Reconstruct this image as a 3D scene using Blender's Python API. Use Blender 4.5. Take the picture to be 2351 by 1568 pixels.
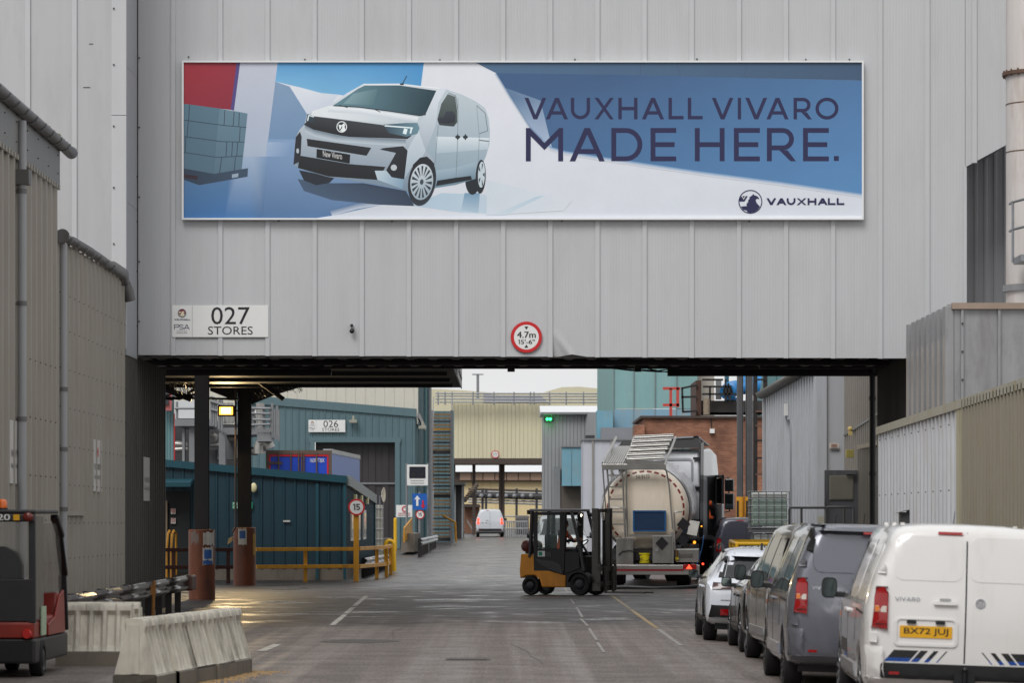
import bpy, bmesh, math, random
from mathutils import Vector, Matrix
from mathutils.bvhtree import BVHTree
R = math.radians
random.seed(7)
sc = bpy.context.scene
col = sc.collection
for _o in list(bpy.data.objects):
    bpy.data.objects.remove(_o)

# ---------------------------------------------------------------- camera
FP, CX, HY, EYE = 8000.0, 1175.5, 1195.0, 1.9      # focal length and horizon of the photograph (2351 px wide), eye height in m
cam = bpy.data.cameras.new('camera')
camo = bpy.data.objects.new('camera', cam)
col.objects.link(camo)
camo.location = (0, 0, EYE)
camo.rotation_euler = (R(90), 0, 0)
cam.sensor_width = 36
cam.lens = 36 * FP / 2351
cam.shift_y = (HY - 784) / 2351
cam.clip_start = 1
cam.clip_end = 6000
cam.dof.use_dof = True
cam.dof.focus_distance = 80
cam.dof.aperture_fstop = 4.4
sc.camera = camo

# ---------------------------------------------------------------- sky (overcast) and sun
SUN_EL, SUN_AZ = 48, 205            # degrees; azimuth: the sun stands behind the camera, a little to the left
w = bpy.data.worlds.new('World')
sc.world = w
w.use_nodes = True
nt = w.node_tree
bg = nt.nodes['Background']
sky = nt.nodes.new('ShaderNodeTexSky')
sky.sky_type = 'NISHITA'
sky.sun_disc = False
sky.sun_elevation = R(SUN_EL)
sky.sun_rotation = R(SUN_AZ)
sky.air_density = 1.5
sky.dust_density = 4
mixn = nt.nodes.new('ShaderNodeMix')
mixn.data_type = 'RGBA'
mixn.inputs[0].default_value = 0.93
tc = nt.nodes.new('ShaderNodeTexCoord')
mp = nt.nodes.new('ShaderNodeMapping')
mp.inputs['Scale'].default_value = (2, 2, 6)
nz = nt.nodes.new('ShaderNodeTexNoise')
nz.inputs['Scale'].default_value = 1.2
nz.inputs['Detail'].default_value = 5
cr = nt.nodes.new('ShaderNodeMapRange')
cr.inputs[1].default_value, cr.inputs[2].default_value = 0.3, 0.7
cr.inputs[3].default_value, cr.inputs[4].default_value = 7.9, 9.7
cc = nt.nodes.new('ShaderNodeCombineColor')
m1 = nt.nodes.new('ShaderNodeMath'); m1.operation = 'MULTIPLY'; m1.inputs[1].default_value = 0.993
m2 = nt.nodes.new('ShaderNodeMath'); m2.operation = 'MULTIPLY'; m2.inputs[1].default_value = 1.01
lk = nt.links.new
lk(tc.outputs['Generated'], mp.inputs[0]); lk(mp.outputs[0], nz.inputs['Vector']); lk(nz.outputs[0], cr.inputs[0])
lk(cr.outputs[0], m1.inputs[0]); lk(cr.outputs[0], m2.inputs[0])
lk(m1.outputs[0], cc.inputs[0]); lk(cr.outputs[0], cc.inputs[1]); lk(m2.outputs[0], cc.inputs[2])
lk(sky.outputs[0], mixn.inputs[6]); lk(cc.outputs[0], mixn.inputs[7])
lk(mixn.outputs[2], bg.inputs[0])
bg.inputs[1].default_value = 0.079
sun = bpy.data.lights.new('sun', 'SUN')
suno = bpy.data.objects.new('sun', sun)
col.objects.link(suno)
sun.energy = 1.5
sun.angle = R(30)
sun.color = (1, 0.99, 0.975)
_az = R(SUN_AZ)
_d = Vector((math.sin(_az) * math.cos(R(SUN_EL)), math.cos(_az) * math.cos(R(SUN_EL)), math.sin(R(SUN_EL))))
suno.rotation_euler = _d.to_track_quat('Z', 'Y').to_euler()
vs = sc.view_settings
vs.view_transform = 'Standard'
vs.look = 'None'
vs.exposure = 0.29
vs.gamma = 1
vs.use_curve_mapping = False

# ---------------------------------------------------------------- helpers
def lin(c):
    return tuple((v / 12.92 if v <= .04045 else ((v + .055) / 1.055) ** 2.4) for v in [x / 255 for x in c])
def P(x, y, d):                      # photo pixel + distance -> world point
    return Vector(((x - CX) * d / FP, d, EYE - (y - HY) * d / FP))
def PX(x, d): return (x - CX) * d / FP
def PZ(y, d): return EYE - (y - HY) * d / FP
def cl(v, a=0., b=1.): return max(a, min(b, v))
def gz(X, Y):                        # ground height
    return .005 * (cl(Y, 90, 300) - 90) - .035 * cl(X - 2.3, 0, 4.7) * cl((80 - Y) / 12)

class MB:
    """collects faces for one mesh object"""
    def __init__(s):
        s.v = []; s.f = []; s.m = []; s.c = []; s.mi = 0; s.col = None
    def add(s, vs_, fs):
        o = len(s.v)
        s.v += [tuple(v) for v in vs_]
        for f in fs:
            s.f.append([i + o for i in f]); s.m.append(s.mi)
        if s.col is not None:
            cf = s.col
            s.c += [(cf(v) if callable(cf) else cf) for v in vs_]
        return s
    def poly(s, pts): return s.add(pts, [list(range(len(pts)))])
    def box(s, x0, x1, y0, y1, z0, z1):
        v = [(x, y, z) for z in (z0, z1) for y in (y0, y1) for x in (x0, x1)]
        return s.add(v, [(0, 2, 3, 1), (4, 5, 7, 6), (0, 1, 5, 4), (2, 6, 7, 3), (0, 4, 6, 2), (1, 3, 7, 5)])
    def bar(s, a, b, wd, h, up=(0, 0, 1)):          # rectangular bar from a to b
        a, b, up = Vector(a), Vector(b), Vector(up)
        t = (b - a).normalized()
        sd = t.cross(up)
        if sd.length < 1e-4: sd = t.cross(Vector((1, 0, 0)))
        sd.normalize(); u = sd.cross(t).normalized()
        v = [p + sd * (sx * wd / 2) + u * (sz * h / 2) for p in (a, b) for sx, sz in ((-1, -1), (1, -1), (1, 1), (-1, 1))]
        return s.add(v, [(0, 1, 2, 3), (7, 6, 5, 4), (0, 4, 5, 1), (1, 5, 6, 2), (2, 6, 7, 3), (3, 7, 4, 0)])
    def cyl(s, a, b, r, r2=None, n=14, caps=True):
        a, b = Vector(a), Vector(b)
        r2 = r if r2 is None else r2
        t = (b - a).normalized()
        q = Vector((0, 0, 1)) if abs(t.z) < .9 else Vector((1, 0, 0))
        u = t.cross(q).normalized(); w_ = t.cross(u)
        v = []
        for p, rr in ((a, r), (b, r2)):
            for i in range(n):
                an = 2 * math.pi * i / n
                v.append(p + u * (rr * math.cos(an)) + w_ * (rr * math.sin(an)))
        fs = [(i, (i + 1) % n, n + (i + 1) % n, n + i) for i in range(n)]
        if caps: fs += [tuple(range(n))[::-1], tuple(range(n, 2 * n))]
        return s.add(v, fs)
    def tube(s, pts, r, n=8):
        pts = [Vector(p) for p in pts]
        k = len(pts)
        rr = r if isinstance(r, (list, tuple)) else [r] * k
        v = []; u = None
        for i, p in enumerate(pts):
            t = (pts[min(i + 1, k - 1)] - pts[max(i - 1, 0)]).normalized()
            if u is None:
                q = Vector((0, 0, 1)) if abs(t.z) < .9 else Vector((1, 0, 0))
                u = t.cross(q).normalized()
            u = (u - t * u.dot(t)).normalized(); w_ = t.cross(u)
            for j in range(n):
                an = 2 * math.pi * j / n
                v.append(p + u * (rr[i] * math.cos(an)) + w_ * (rr[i] * math.sin(an)))
        fs = [(i * n + j, i * n + (j + 1) % n, (i + 1) * n + (j + 1) % n, (i + 1) * n + j) for i in range(k - 1) for j in range(n)]
        fs += [tuple(range(n))[::-1], tuple(range((k - 1) * n, k * n))]
        return s.add(v, fs)
    def prism(s, pts, vec):                          # polygon swept along vec
        n = len(pts); vec = Vector(vec)
        v = [Vector(p) for p in pts] + [Vector(p) + vec for p in pts]
        return s.add(v, [tuple(range(n))[::-1], tuple(range(n, 2 * n))] + [(i, (i + 1) % n, n + (i + 1) % n, n + i) for i in range(n)])
    def lathe(s, prof, o=(0, 0, 0), axis='z', n=24, a0=0, a1=2 * math.pi):
        o = Vector(o); full = abs(a1 - a0 - 2 * math.pi) < 1e-6
        k = n if full else n + 1; v = []
        for i in range(k):
            an = a0 + (a1 - a0) * i / n
            for r, h in prof:
                c_, s_ = r * math.cos(an), r * math.sin(an)
                v.append(o + (Vector((c_, s_, h)) if axis == 'z' else Vector((h, c_, s_)) if axis == 'x' else Vector((c_, h, s_))))
        m = len(prof)
        fs = [(i * m + j, ((i + 1) % k) * m + j, ((i + 1) % k) * m + j + 1, i * m + j + 1) for i in range(n) for j in range(m - 1)]
        return s.add(v, fs)
    def sphere(s, c, r, n=12, m=8, sc_=(1, 1, 1)):
        c = Vector(c)
        v = [c + Vector((r * sc_[0] * math.sin(math.pi * i / m) * math.cos(2 * math.pi * j / n), r * sc_[1] * math.sin(math.pi * i / m) * math.sin(2 * math.pi * j / n), r * sc_[2] * math.cos(math.pi * i / m))) for i in range(m + 1) for j in range(n)]
        return s.add(v, [(i * n + j, i * n + (j + 1) % n, (i + 1) * n + (j + 1) % n, (i + 1) * n + j) for i in range(m) for j in range(n)])
    def grid(s, fn, nu, nv):                         # fn(u, v) -> point, u and v in 0..1
        v = [fn(i / nu, j / nv) for i in range(nu + 1) for j in range(nv + 1)]
        return s.add(v, [(i * (nv + 1) + j, (i + 1) * (nv + 1) + j, (i + 1) * (nv + 1) + j + 1, i * (nv + 1) + j + 1) for i in range(nu) for j in range(nv)])
    def mesh(s, name, off=None):
        me = bpy.data.meshes.new(name)
        vs2 = s.v if off is None else [(a - off[0], b - off[1], c - off[2]) for a, b, c in s.v]
        me.from_pydata(vs2, [], s.f)
        if any(s.m): me.polygons.foreach_set('material_index', s.m)
        if s.c:
            ca = me.color_attributes.new('print', 'FLOAT_COLOR', 'POINT')
            ca.data.foreach_set('color', [x for c in s.c for x in (*c, 1)])
        me.update()
        return me

def link(o, parent=None):
    col.objects.link(o)
    if parent: o.parent = parent
    return o
def tag(o, label, cat, group=None):
    o['label'] = label; o['category'] = cat
    if group: o['group'] = group
    return o
def thing(name, label, cat, loc=(0, 0, 0), rotz=0, group=None, roll=0):
    o = bpy.data.objects.new(name, None)
    o.empty_display_size = .2
    link(o); o.location = loc; o.rotation_euler = (0, roll, rotz)
    return tag(o, label, cat, group)
def finish(me, mats, smooth=None):
    for m in (mats if isinstance(mats, (list, tuple)) else [mats]): me.materials.append(m)
    if smooth:
        me.polygons.foreach_set('use_smooth', [True] * len(me.polygons))
        me.set_sharp_from_angle(angle=R(smooth))
def part(name, mb, mats, parent=None, world=True, smooth=None, bev=0, label=None, stuff=False, fix=False, solid=0):
    """one mesh object; with world=True the geometry is given in world coordinates"""
    off = parent.location if (parent and world) else None
    if parent and world and parent.parent: off = parent.location + parent.parent.location
    me = mb.mesh(name, off)
    if fix:
        b = bmesh.new(); b.from_mesh(me); bmesh.ops.remove_doubles(b, verts=b.verts, dist=1e-5); bmesh.ops.recalc_face_normals(b, faces=b.faces); b.to_mesh(me); b.free()
    finish(me, mats, smooth)
    o = bpy.data.objects.new(name, me)
    link(o, parent)
    if solid:
        m = o.modifiers.new('solid', 'SOLIDIFY'); m.thickness = solid; m.offset = -1
    if bev:
        m = o.modifiers.new('bevel', 'BEVEL'); m.width = bev; m.segments = 2; m.limit_method = 'ANGLE'; m.angle_limit = R(40)
    if label: o['label'] = label
    if stuff: o['kind'] = 'stuff'
    return o
def single(name, mb, mats, label, cat, group=None, loc=None, **k):   # a thing that is one mesh, origin at loc
    if loc is not None:
        l = Vector(loc); mb.v = [(a - l.x, b - l.y, c - l.z) for a, b, c in mb.v]
    o = part(name, mb, mats, None, False, **k)
    if loc is not None: o.location = loc
    return tag(o, label, cat, group)
def struct(name, mb, mats, **k):
    o = part(name, mb, mats, None, False, **k); o['kind'] = 'structure'; return o
def copy_tree(o, parent=None):
    c = o.copy(); col.objects.link(c); c.parent = parent
    for ch in list(o.children): copy_tree(ch, c)
    return c
def repeat(o, locs):                                  # more parts of the same thing sharing one mesh
    for l in locs:
        c = o.copy(); col.objects.link(c); c.location = o.location + Vector(l)

# ---------------------------------------------------------------- materials
MATS = {}
def mat(name, rgb, rough=.6, metal=0., var=.12, vs_=2.5, streak=0., dirt=None, dirt_amt=.5, bump=0., bs=30., coat=0., emis=None, estr=1., spec=.5, rnd=.0, trans=0., wave=0., wavep=8., lin_=False, alpha=1., rvar=0., fixed=False):
    if name in MATS: return MATS[name]
    m = bpy.data.materials.new(name); m.use_nodes = True
    n = m.node_tree; L = n.links.new; b = n.nodes['Principled BSDF']
    c = rgb if lin_ else lin(rgb)
    def N(t, **kw):
        x = n.nodes.new(t)
        for k, v in kw.items(): setattr(x, k, v)
        return x
    def M(op, a, b_):
        x = N('ShaderNodeMath', operation=op)
        for i, q in enumerate((a, b_)):
            if hasattr(q, 'links'): L(q, x.inputs[i])
            else: x.inputs[i].default_value = q
        return x.outputs[0]
    tcd = N('ShaderNodeTexCoord'); oi = N('ShaderNodeObjectInfo')
    off = N('ShaderNodeVectorMath', operation='ADD'); rs = N('ShaderNodeVectorMath', operation='SCALE')
    cmb = N('ShaderNodeCombineXYZ')
    for i in range(3): L(oi.outputs['Random'], cmb.inputs[i])
    rs.inputs[3].default_value = 53.; L(cmb.outputs[0], rs.inputs[0]); L(tcd.outputs['Object'], off.inputs[0]); L(rs.outputs[0], off.inputs[1])
    co = tcd.outputs['Object'] if fixed else off.outputs[0]
    def noise(scale, det=4, mapping=None, ro=.55):
        x = N('ShaderNodeTexNoise'); x.inputs['Scale'].default_value = scale; x.inputs['Detail'].default_value = det; x.inputs['Roughness'].default_value = ro
        if mapping:
            mp_ = N('ShaderNodeMapping'); mp_.inputs['Scale'].default_value = mapping; L(co, mp_.inputs[0]); L(mp_.outputs[0], x.inputs['Vector'])
        else: L(co, x.inputs['Vector'])
        return x.outputs[0]
    f = 1.
    if var: f = M('ADD', M('MULTIPLY', M('SUBTRACT', noise(vs_), .5), var * 2.4), 1.)
    if streak: f = M('MULTIPLY', f, M('ADD', M('MULTIPLY', M('SUBTRACT', noise(1., 5, (5, 5, .22)), .5), streak * 2.4), 1.))
    if rnd: f = M('MULTIPLY', f, M('ADD', M('MULTIPLY', M('SUBTRACT', oi.outputs['Random'], .5), rnd * 2), 1.))
    vm = N('ShaderNodeVectorMath', operation='SCALE'); vm.inputs[0].default_value = c
    if hasattr(f, 'links'): L(f, vm.inputs[3])
    else: vm.inputs[3].default_value = f
    colr = vm.outputs[0]
    if dirt:
        mx = N('ShaderNodeMix', data_type='RGBA'); mr = N('ShaderNodeMapRange')
        mr.inputs[1].default_value, mr.inputs[2].default_value = .5, .72; mr.inputs[4].default_value = dirt_amt
        L(noise(1.3, 7, (1.6, 1.6, .4), .65), mr.inputs[0]); L(mr.outputs[0], mx.inputs[0]); L(colr, mx.inputs[6]); mx.inputs[7].default_value = (*lin(dirt), 1)
        colr = mx.outputs[2]
    L(colr, b.inputs['Base Color'])
    if rvar: L(M('ADD', M('MULTIPLY', M('SUBTRACT', noise(4., 3), .5), rvar * 2), rough), b.inputs['Roughness'])
    else: b.inputs['Roughness'].default_value = rough
    b.inputs['Metallic'].default_value = metal
    b.inputs['Specular IOR Level'].default_value = spec
    if coat: b.inputs['Coat Weight'].default_value = coat; b.inputs['Coat Roughness'].default_value = .06
    if trans: b.inputs['Transmission Weight'].default_value = trans
    if alpha < 1: b.inputs['Alpha'].default_value = alpha
    if emis: b.inputs['Emission Color'].default_value = (*lin(emis), 1); b.inputs['Emission Strength'].default_value = estr
    if bump or wave:
        bp = N('ShaderNodeBump'); bp.inputs['Distance'].default_value = .01
        if wave:
            wv = N('ShaderNodeTexWave', bands_direction='X'); wv.inputs['Scale'].default_value = wavep; L(tcd.outputs['Object'], wv.inputs['Vector'])
            bp.inputs['Strength'].default_value = wave; L(wv.outputs['Fac'], bp.inputs['Height'])
        else:
            bp.inputs['Strength'].default_value = bump; L(noise(bs, 4), bp.inputs['Height'])
        L(bp.outputs[0], b.inputs['Normal'])
    MATS[name] = m
    return m

# ---------------------------------------------------------------- lettering
def text_polys(s):
    cu = bpy.data.curves.new('t', 'FONT'); cu.body = s; cu.resolution_u = 3
    o = bpy.data.objects.new('t', cu); col.objects.link(o)
    dg = bpy.context.evaluated_depsgraph_get(); dg.update()
    me = bpy.data.meshes.new_from_object(o.evaluated_get(dg))
    v = [tuple(x.co[:2]) for x in me.vertices]; f = [list(p.vertices) for p in me.polygons]
    bpy.data.objects.remove(o); bpy.data.curves.remove(cu); bpy.data.meshes.remove(me)
    x0, x1 = min(a[0] for a in v), max(a[0] for a in v); y0, y1 = min(a[1] for a in v), max(a[1] for a in v)
    return [((a - x0) / (x1 - x0), (b - y0) / (y1 - y0)) for a, b in v], f
def text_on(mb, s, o, u, v, bold=0.):
    """text filling the parallelogram with lower left corner o and edge vectors u (right), v (up)"""
    o, u, v = Vector(o), Vector(u), Vector(v)
    pv, pf = text_polys(s)
    nn = u.cross(v).normalized()
    for k in ([0] if not bold else [0, 1]):
        mb.add([o + u * (a + k * bold) + v * b + nn * (k * .0012) for a, b in pv], pf)
    return mb
def glyph(ch, w_, t):
    """polygons of a geometric capital, cap height 1, width w_, stroke t"""
    q = []
    def ring(cx, cy, rx, ry, a0, a1, n, tt=t):
        for i in range(n):
            b0, b1 = a0 + (a1 - a0) * i / n, a0 + (a1 - a0) * (i + 1) / n
            q.append([(cx + rx * math.cos(b0), cy + ry * math.sin(b0)), (cx + rx * math.cos(b1), cy + ry * math.sin(b1)), (cx + (rx - tt) * math.cos(b1), cy + (ry - tt) * math.sin(b1)), (cx + (rx - tt) * math.cos(b0), cy + (ry - tt) * math.sin(b0))])
    def rc(x0, x1, y0, y1): q.append([(x0, y0), (x1, y0), (x1, y1), (x0, y1)])
    e = t * 1.12; pi = math.pi
    if ch in 'VA':
        dp = t * 2.6
        pts = [(0, 1), (e, 1), (w_ / 2, dp * .52), (w_ - e, 1), (w_, 1), (w_ / 2 + e / 2, 0), (w_ / 2 - e / 2, 0)]
        if ch == 'A':
            pts = [(a, 1 - b) for a, b in pts][::-1]
            ap = 1 - dp * .52
            xi = lambda y: e + (w_ / 2 - e) * y / ap
            q.append([(xi(.22), .22), (w_ - xi(.22), .22), (w_ - xi(.22 + t), .22 + t), (xi(.22 + t), .22 + t)])
        q.append(pts)
    elif ch == 'I': rc(0, w_, 0, 1)
    elif ch == 'L': rc(0, t, 0, 1); rc(t, w_, 0, t)
    elif ch == 'E': rc(0, t, 0, 1); rc(t, w_, 0, t); rc(t, w_ * .94, .5 - t / 2, .5 + t / 2); rc(t, w_, 1 - t, 1)
    elif ch == 'H': rc(0, t, 0, 1); rc(w_ - t, w_, 0, 1); rc(t, w_ - t, .5 - t / 2, .5 + t / 2)
    elif ch == 'U':
        r = w_ / 2; rc(0, t, r, 1); rc(w_ - t, w_, r, 1); ring(r, r, r, r, pi, 2 * pi, 12)
    elif ch == 'O': ring(w_ / 2, .5, w_ / 2, .51, 0, 2 * pi, 32)
    elif ch == 'X':
        h_ = e / 2; m_ = .5; g = .5 * e / max(w_ - e, .1) * 1.0
        q.append([(0, 1), (e, 1), (w_ / 2, .5 + g), (w_ - e, 1), (w_, 1), (w_ / 2 + h_, .5), (w_, 0), (w_ - e, 0), (w_ / 2, .5 - g), (e, 0), (0, 0), (w_ / 2 - h_, .5)])
    elif ch == 'M':
        d_ = t * 1.25
        q.append([(0, 0), (t, 0), (t, 1 - 2.2 * t), (w_ / 2, .3), (w_ / 2, .3 - d_ * .6 + .02), (t, .62), (t, .62)][:3] + [(t, 1 - d_ * 1.35), (w_ / 2, .2 + d_ * .75), (w_ - t, 1 - d_ * 1.35), (w_ - t, 0), (w_, 0), (w_, 1), (w_ - t * .85, 1), (w_ / 2, .2 + d_ * 1.6 + .06), (t * .85, 1), (0, 1)])
    elif ch == 'D':
        r = .5; rc(0, t, 0, 1); c0 = w_ - r
        if c0 > t: rc(t, c0, 0, t); rc(t, c0, 1 - t, 1)
        ring(max(c0, t), .5, w_ - max(c0, t), .5, -pi / 2, pi / 2, 16)
    elif ch == 'R':
        rc(0, t, 0, 1); r = .335; c0 = w_ * .93 - r
        rc(t, c0, 1 - t, 1); rc(t, c0, 1 - 2 * r, 1 - 2 * r + t)
        ring(c0, 1 - r, r, r, -pi / 2, pi / 2, 14)
        q.append([(c0 - .1, 1 - 2 * r), (c0 + t * 1.0, 1 - 2 * r), (w_, 0), (w_ - e, 0)])
    elif ch == 'S':
        r = .27; ring(w_ / 2, 1 - r, w_ / 2, r, pi * .12, pi * 1.5, 12); ring(w_ / 2, r, w_ / 2, r, -pi * .88, pi * .5, 12)
    elif ch == 'P':
        rc(0, t, 0, 1); r = .3; c0 = w_ - r; rc(t, c0, 1 - t, 1); rc(t, c0, 1 - 2 * r, 1 - 2 * r + t); ring(c0, 1 - r, r, r, -pi / 2, pi / 2, 10)
    elif ch == '.': rc(0, w_, 0, 1)
    elif ch == '1':
        rc(w_ - t, w_, 0, 1); q.append([(0, .70), (w_ - t, .86), (w_ - t, 1), (w_ - t * 1.5, 1), (0, .82)])
    elif ch == '5':
        rc(.1 * w_, .93 * w_, 1 - t, 1); rc(.1 * w_, .1 * w_ + t, .47, 1 - t); ring(.48 * w_, .325, .52 * w_, .325, R(-150), R(145), 18)
    return q

# ================================================================ ground
def ground_material():
    m = bpy.data.materials.new('wet_asphalt'); m.use_nodes = True
    n = m.node_tree; L = n.links.new; b = n.nodes['Principled BSDF']
    def N(t, **kw):
        x = n.nodes.new(t)
        for k, v in kw.items(): setattr(x, k, v)
        return x
    tcd = N('ShaderNodeTexCoord')
    def noise(s, det=5, ms=(1, 1, 1), ro=.6):
        mp_ = N('ShaderNodeMapping'); mp_.inputs['Scale'].default_value = ms
        x = N('ShaderNodeTexNoise'); x.inputs['Scale'].default_value = s; x.inputs['Detail'].default_value = det; x.inputs['Roughness'].default_value = ro
        L(tcd.outputs['Object'], mp_.inputs[0]); L(mp_.outputs[0], x.inputs['Vector']); return x.outputs[0]
    def rng(i, a, b_, c=0., d=1.):
        x = N('ShaderNodeMapRange'); x.interpolation_type = 'SMOOTHSTEP'
        L(i, x.inputs[0])
        for k, v in enumerate((a, b_, c, d)): x.inputs[k + 1].default_value = v
        return x.outputs[0]
    def M(op, a, b_):
        x = N('ShaderNodeMath', operation=op)
        for i, q in enumerate((a, b_)):
            if hasattr(q, 'links'): L(q, x.inputs[i])
            else: x.inputs[i].default_value = q
        return x.outputs[0]
    sep = N('ShaderNodeSeparateXYZ'); L(tcd.outputs['Object'], sep.inputs[0])
    big = noise(.35, 6, (1, .6, 1)); fine = noise(26, 5, (1, .14, 1), .7); mid = noise(1.1, 7, (1, 1, 1), .68); trk_ = noise(1.3, 3, (1, .012, 1))
    yw = M('ADD', sep.outputs[1], M('MULTIPLY', M('SUBTRACT', big, .5), 22.))
    wet = rng(yw, 60, 69)                               # rain-wet from the bridge onwards, drier in front of it
    pud = rng(noise(.42, 7, (1, .9, 1), .66), .52, .66)   # standing water
    grain = rng(fine, .3, .7, .62, 1.38)
    dry = N('ShaderNodeVectorMath', operation='SCALE'); dry.inputs[0].default_value = (.152, .127, .114)
    L(M('MULTIPLY', M('MULTIPLY', grain, rng(trk_, .35, .65, .82, 1.1)), rng(mid, .3, .7, .84, 1.14)), dry.inputs[3])
    wc = N('ShaderNodeVectorMath', operation='SCALE'); wc.inputs[0].default_value = (.038, .032, .029)
    L(M('MULTIPLY', M('MULTIPLY', grain, rng(trk_, .35, .65, .75, 1.2)), rng(mid, .3, .7, .7, 1.3)), wc.inputs[3])
    mx = N('ShaderNodeMix', data_type='RGBA'); L(wet, mx.inputs[0]); L(dry.outputs[0], mx.inputs[6]); L(wc.outputs[0], mx.inputs[7])
    L(mx.outputs[2], b.inputs['Base Color'])
    farw = rng(yw, 84, 112)
    rw = M('ADD', M('SUBTRACT', rng(mid, .25, .75, .42, .24), M('MULTIPLY', pud, .17)), M('MULTIPLY', M('SUBTRACT', 1., farw), M('MULTIPLY', M('SUBTRACT', 1., pud), .22)))
    rd = M('SUBTRACT', rng(mid, .3, .7, .80, .62), rng(trk_, .45, .62, .0, .24))
    rr = N('ShaderNodeMix', data_type='FLOAT'); L(wet, rr.inputs[0]); L(rd, rr.inputs[2]); L(rw, rr.inputs[3])
    L(rr.outputs[0], b.inputs['Roughness'])
    b.inputs['Specular IOR Level'].default_value = .5
    bp = N('ShaderNodeBump'); bp.inputs['Distance'].default_value = .012
    L(M('MULTIPLY', M('SUBTRACT', 1., M('MULTIPLY', wet, M('ADD', .45, M('MULTIPLY', pud, .35)))), .8), bp.inputs['Strength'])
    L(M('ADD', fine, M('MULTIPLY', mid, .6)), bp.inputs['Height']); L(bp.outputs[0], b.inputs['Normal'])
    return m
GROUND = ground_material()
g = MB()
gx = [-900, -300, -100, -40, -20, -12, -8, -4, -2, 0, 1, 2, 2.3, 2.6, 3, 4, 5, 6, 7, 10, 14, 20, 40, 100, 300, 900]
gy = [-60, -20, 0, 20, 40, 50, 60, 68, 72, 76, 80, 85, 90, 110, 140, 180, 220, 260, 300, 400, 700, 1500, 4500]
g.add([(x, y, gz(x, y)) for x in gx for y in gy], [(i * len(gy) + j, (i + 1) * len(gy) + j, (i + 1) * len(gy) + j + 1, i * len(gy) + j + 1) for i in range(len(gx) - 1) for j in range(len(gy) - 1)])
struct('ground', g, GROUND)

PAINT = mat('worn_white_paint', (176, 173, 166), .5, var=.35, vs_=6, dirt=(84, 79, 74), dirt_amt=.95)
PAINTF = mat('ghost_white_paint', (138, 134, 129), .5, var=.4, vs_=5, dirt=(84, 79, 74), dirt_amt=1.)
PAINTY = mat('worn_yellow_paint', (150, 124, 74), .5, var=.35, vs_=6, dirt=(84, 78, 70), dirt_amt=.95)
PATCH = mat('tar_patch', (70, 66, 64), .5, var=.3, vs_=5)
def marking(pts, wdt, m=PAINT, lift=.006, cuts=1):
    """painted line through ground points (x, y), broken into worn runs"""
    for k in range(len(pts) - 1):
        (x0, y0), (x1, y1) = pts[k], pts[k + 1]
        L_ = math.hypot(x1 - x0, y1 - y0); nseg = max(1, int(L_ / 1.5))
        nx, ny = -(y1 - y0) / L_ * wdt / 2, (x1 - x0) / L_ * wdt / 2
        b = MB(); prev = None
        for i in range(nseg + 1):
            t = i / nseg; X = x0 + (x1 - x0) * t; Y = y0 + (y1 - y0) * t
            j1, j2 = random.uniform(.8, 1.1), random.uniform(.8, 1.1)
            a = (X + nx * j1, Y + ny * j1, gz(X, Y) + lift); c = (X - nx * j2, Y - ny * j2, gz(X, Y) + lift)
            if prev: b.poly([prev[0], prev[1], c, a])
            prev = (a, c)
        struct('road_marking', b, m)
for (ya, yb) in ((62.8, 70), (70.6, 76), (77, 87)): marking([(-3.24 - (ya - 62.8) * .0166, ya), (-3.24 - (yb - 62.8) * .0166, yb)], .12)
marking([(-3.62, 50.5), (-3.58, 53.2)], .16)
for (ya, yb) in ((50, 54), (55, 61), (62.5, 67), (68, 76), (79, 84), (92, 97), (104, 112), (120, 132), (150, 165)): marking([(1.33 + (ya - 53) * .003, ya), (1.30 + (yb - 53) * .004 + random.uniform(-.05, .05), yb)], .05, PAINTF)
for (ya, yb) in ((53, 61), (61.3, 74), (74.5, 87)): marking([(2.57 - (ya - 53) * .002, ya), (2.57 - (yb - 53) * .002, yb)], .085, PAINTY if ya > 60 else PAINTF)
for (xa, xb, yy) in ((905, 955, 112.5), (990, 1045, 112), (1075, 1120, 111.5), (1010, 1047, 133), (1075, 1100, 133), (930, 965, 134), (1120, 1190, 150), (1000, 1070, 168), (1440, 1510, 80), (1500, 1600, 70.5), (1470, 1560, 65.5)):
    marking([(PX(xa, yy), yy), (PX(xb, yy), yy + .2)], .5 if yy > 100 else .16)
CRK = mat('tar_crack', (78, 71, 67), .6, var=.2)
for (x_, y_, dx_, dy_, n_) in ((.4, 46, -.12, 1.9, 5), (-1.9, 56, .15, 1.8, 5)):
    pts_ = [(x_, y_)]
    for k in range(n_): pts_.append((pts_[-1][0] + dx_ * random.uniform(-.6, 1.2), pts_[-1][1] + dy_ * random.uniform(.5, 1.2)))
    cb_ = MB()
    for (xa_, ya_), (xb_, yb_) in zip(pts_, pts_[1:]):
        w_ = random.uniform(.008, .018); cb_.poly([(xa_ - w_, ya_, gz(xa_, ya_) + .003), (xa_ + w_, ya_, gz(xa_, ya_) + .003), (xb_ + w_, yb_, gz(xb_, yb_) + .003), (xb_ - w_, yb_, gz(xb_, yb_) + .003)])
    struct('road_crack', cb_, CRK)
for (x_, y_) in ((-.6, 47.5), (.9, 72.)):
    db_ = MB(); db_.box(x_ - .3, x_ + .3, y_ - .3, y_ + .3, -.02, .008); struct('manhole_frame', db_, mat('cast_iron', (62, 58, 55), .4, .5, var=.2))
    db_ = MB(); db_.box(x_ - .26, x_ + .26, y_ - .26, y_ + .26, -.02, .011); struct('manhole_cover', db_, mat('cast_iron_cover', (74, 69, 65), .5, .4, var=.25, vs_=12))
b = MB()                                              # tarred patches in the road surface
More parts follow.
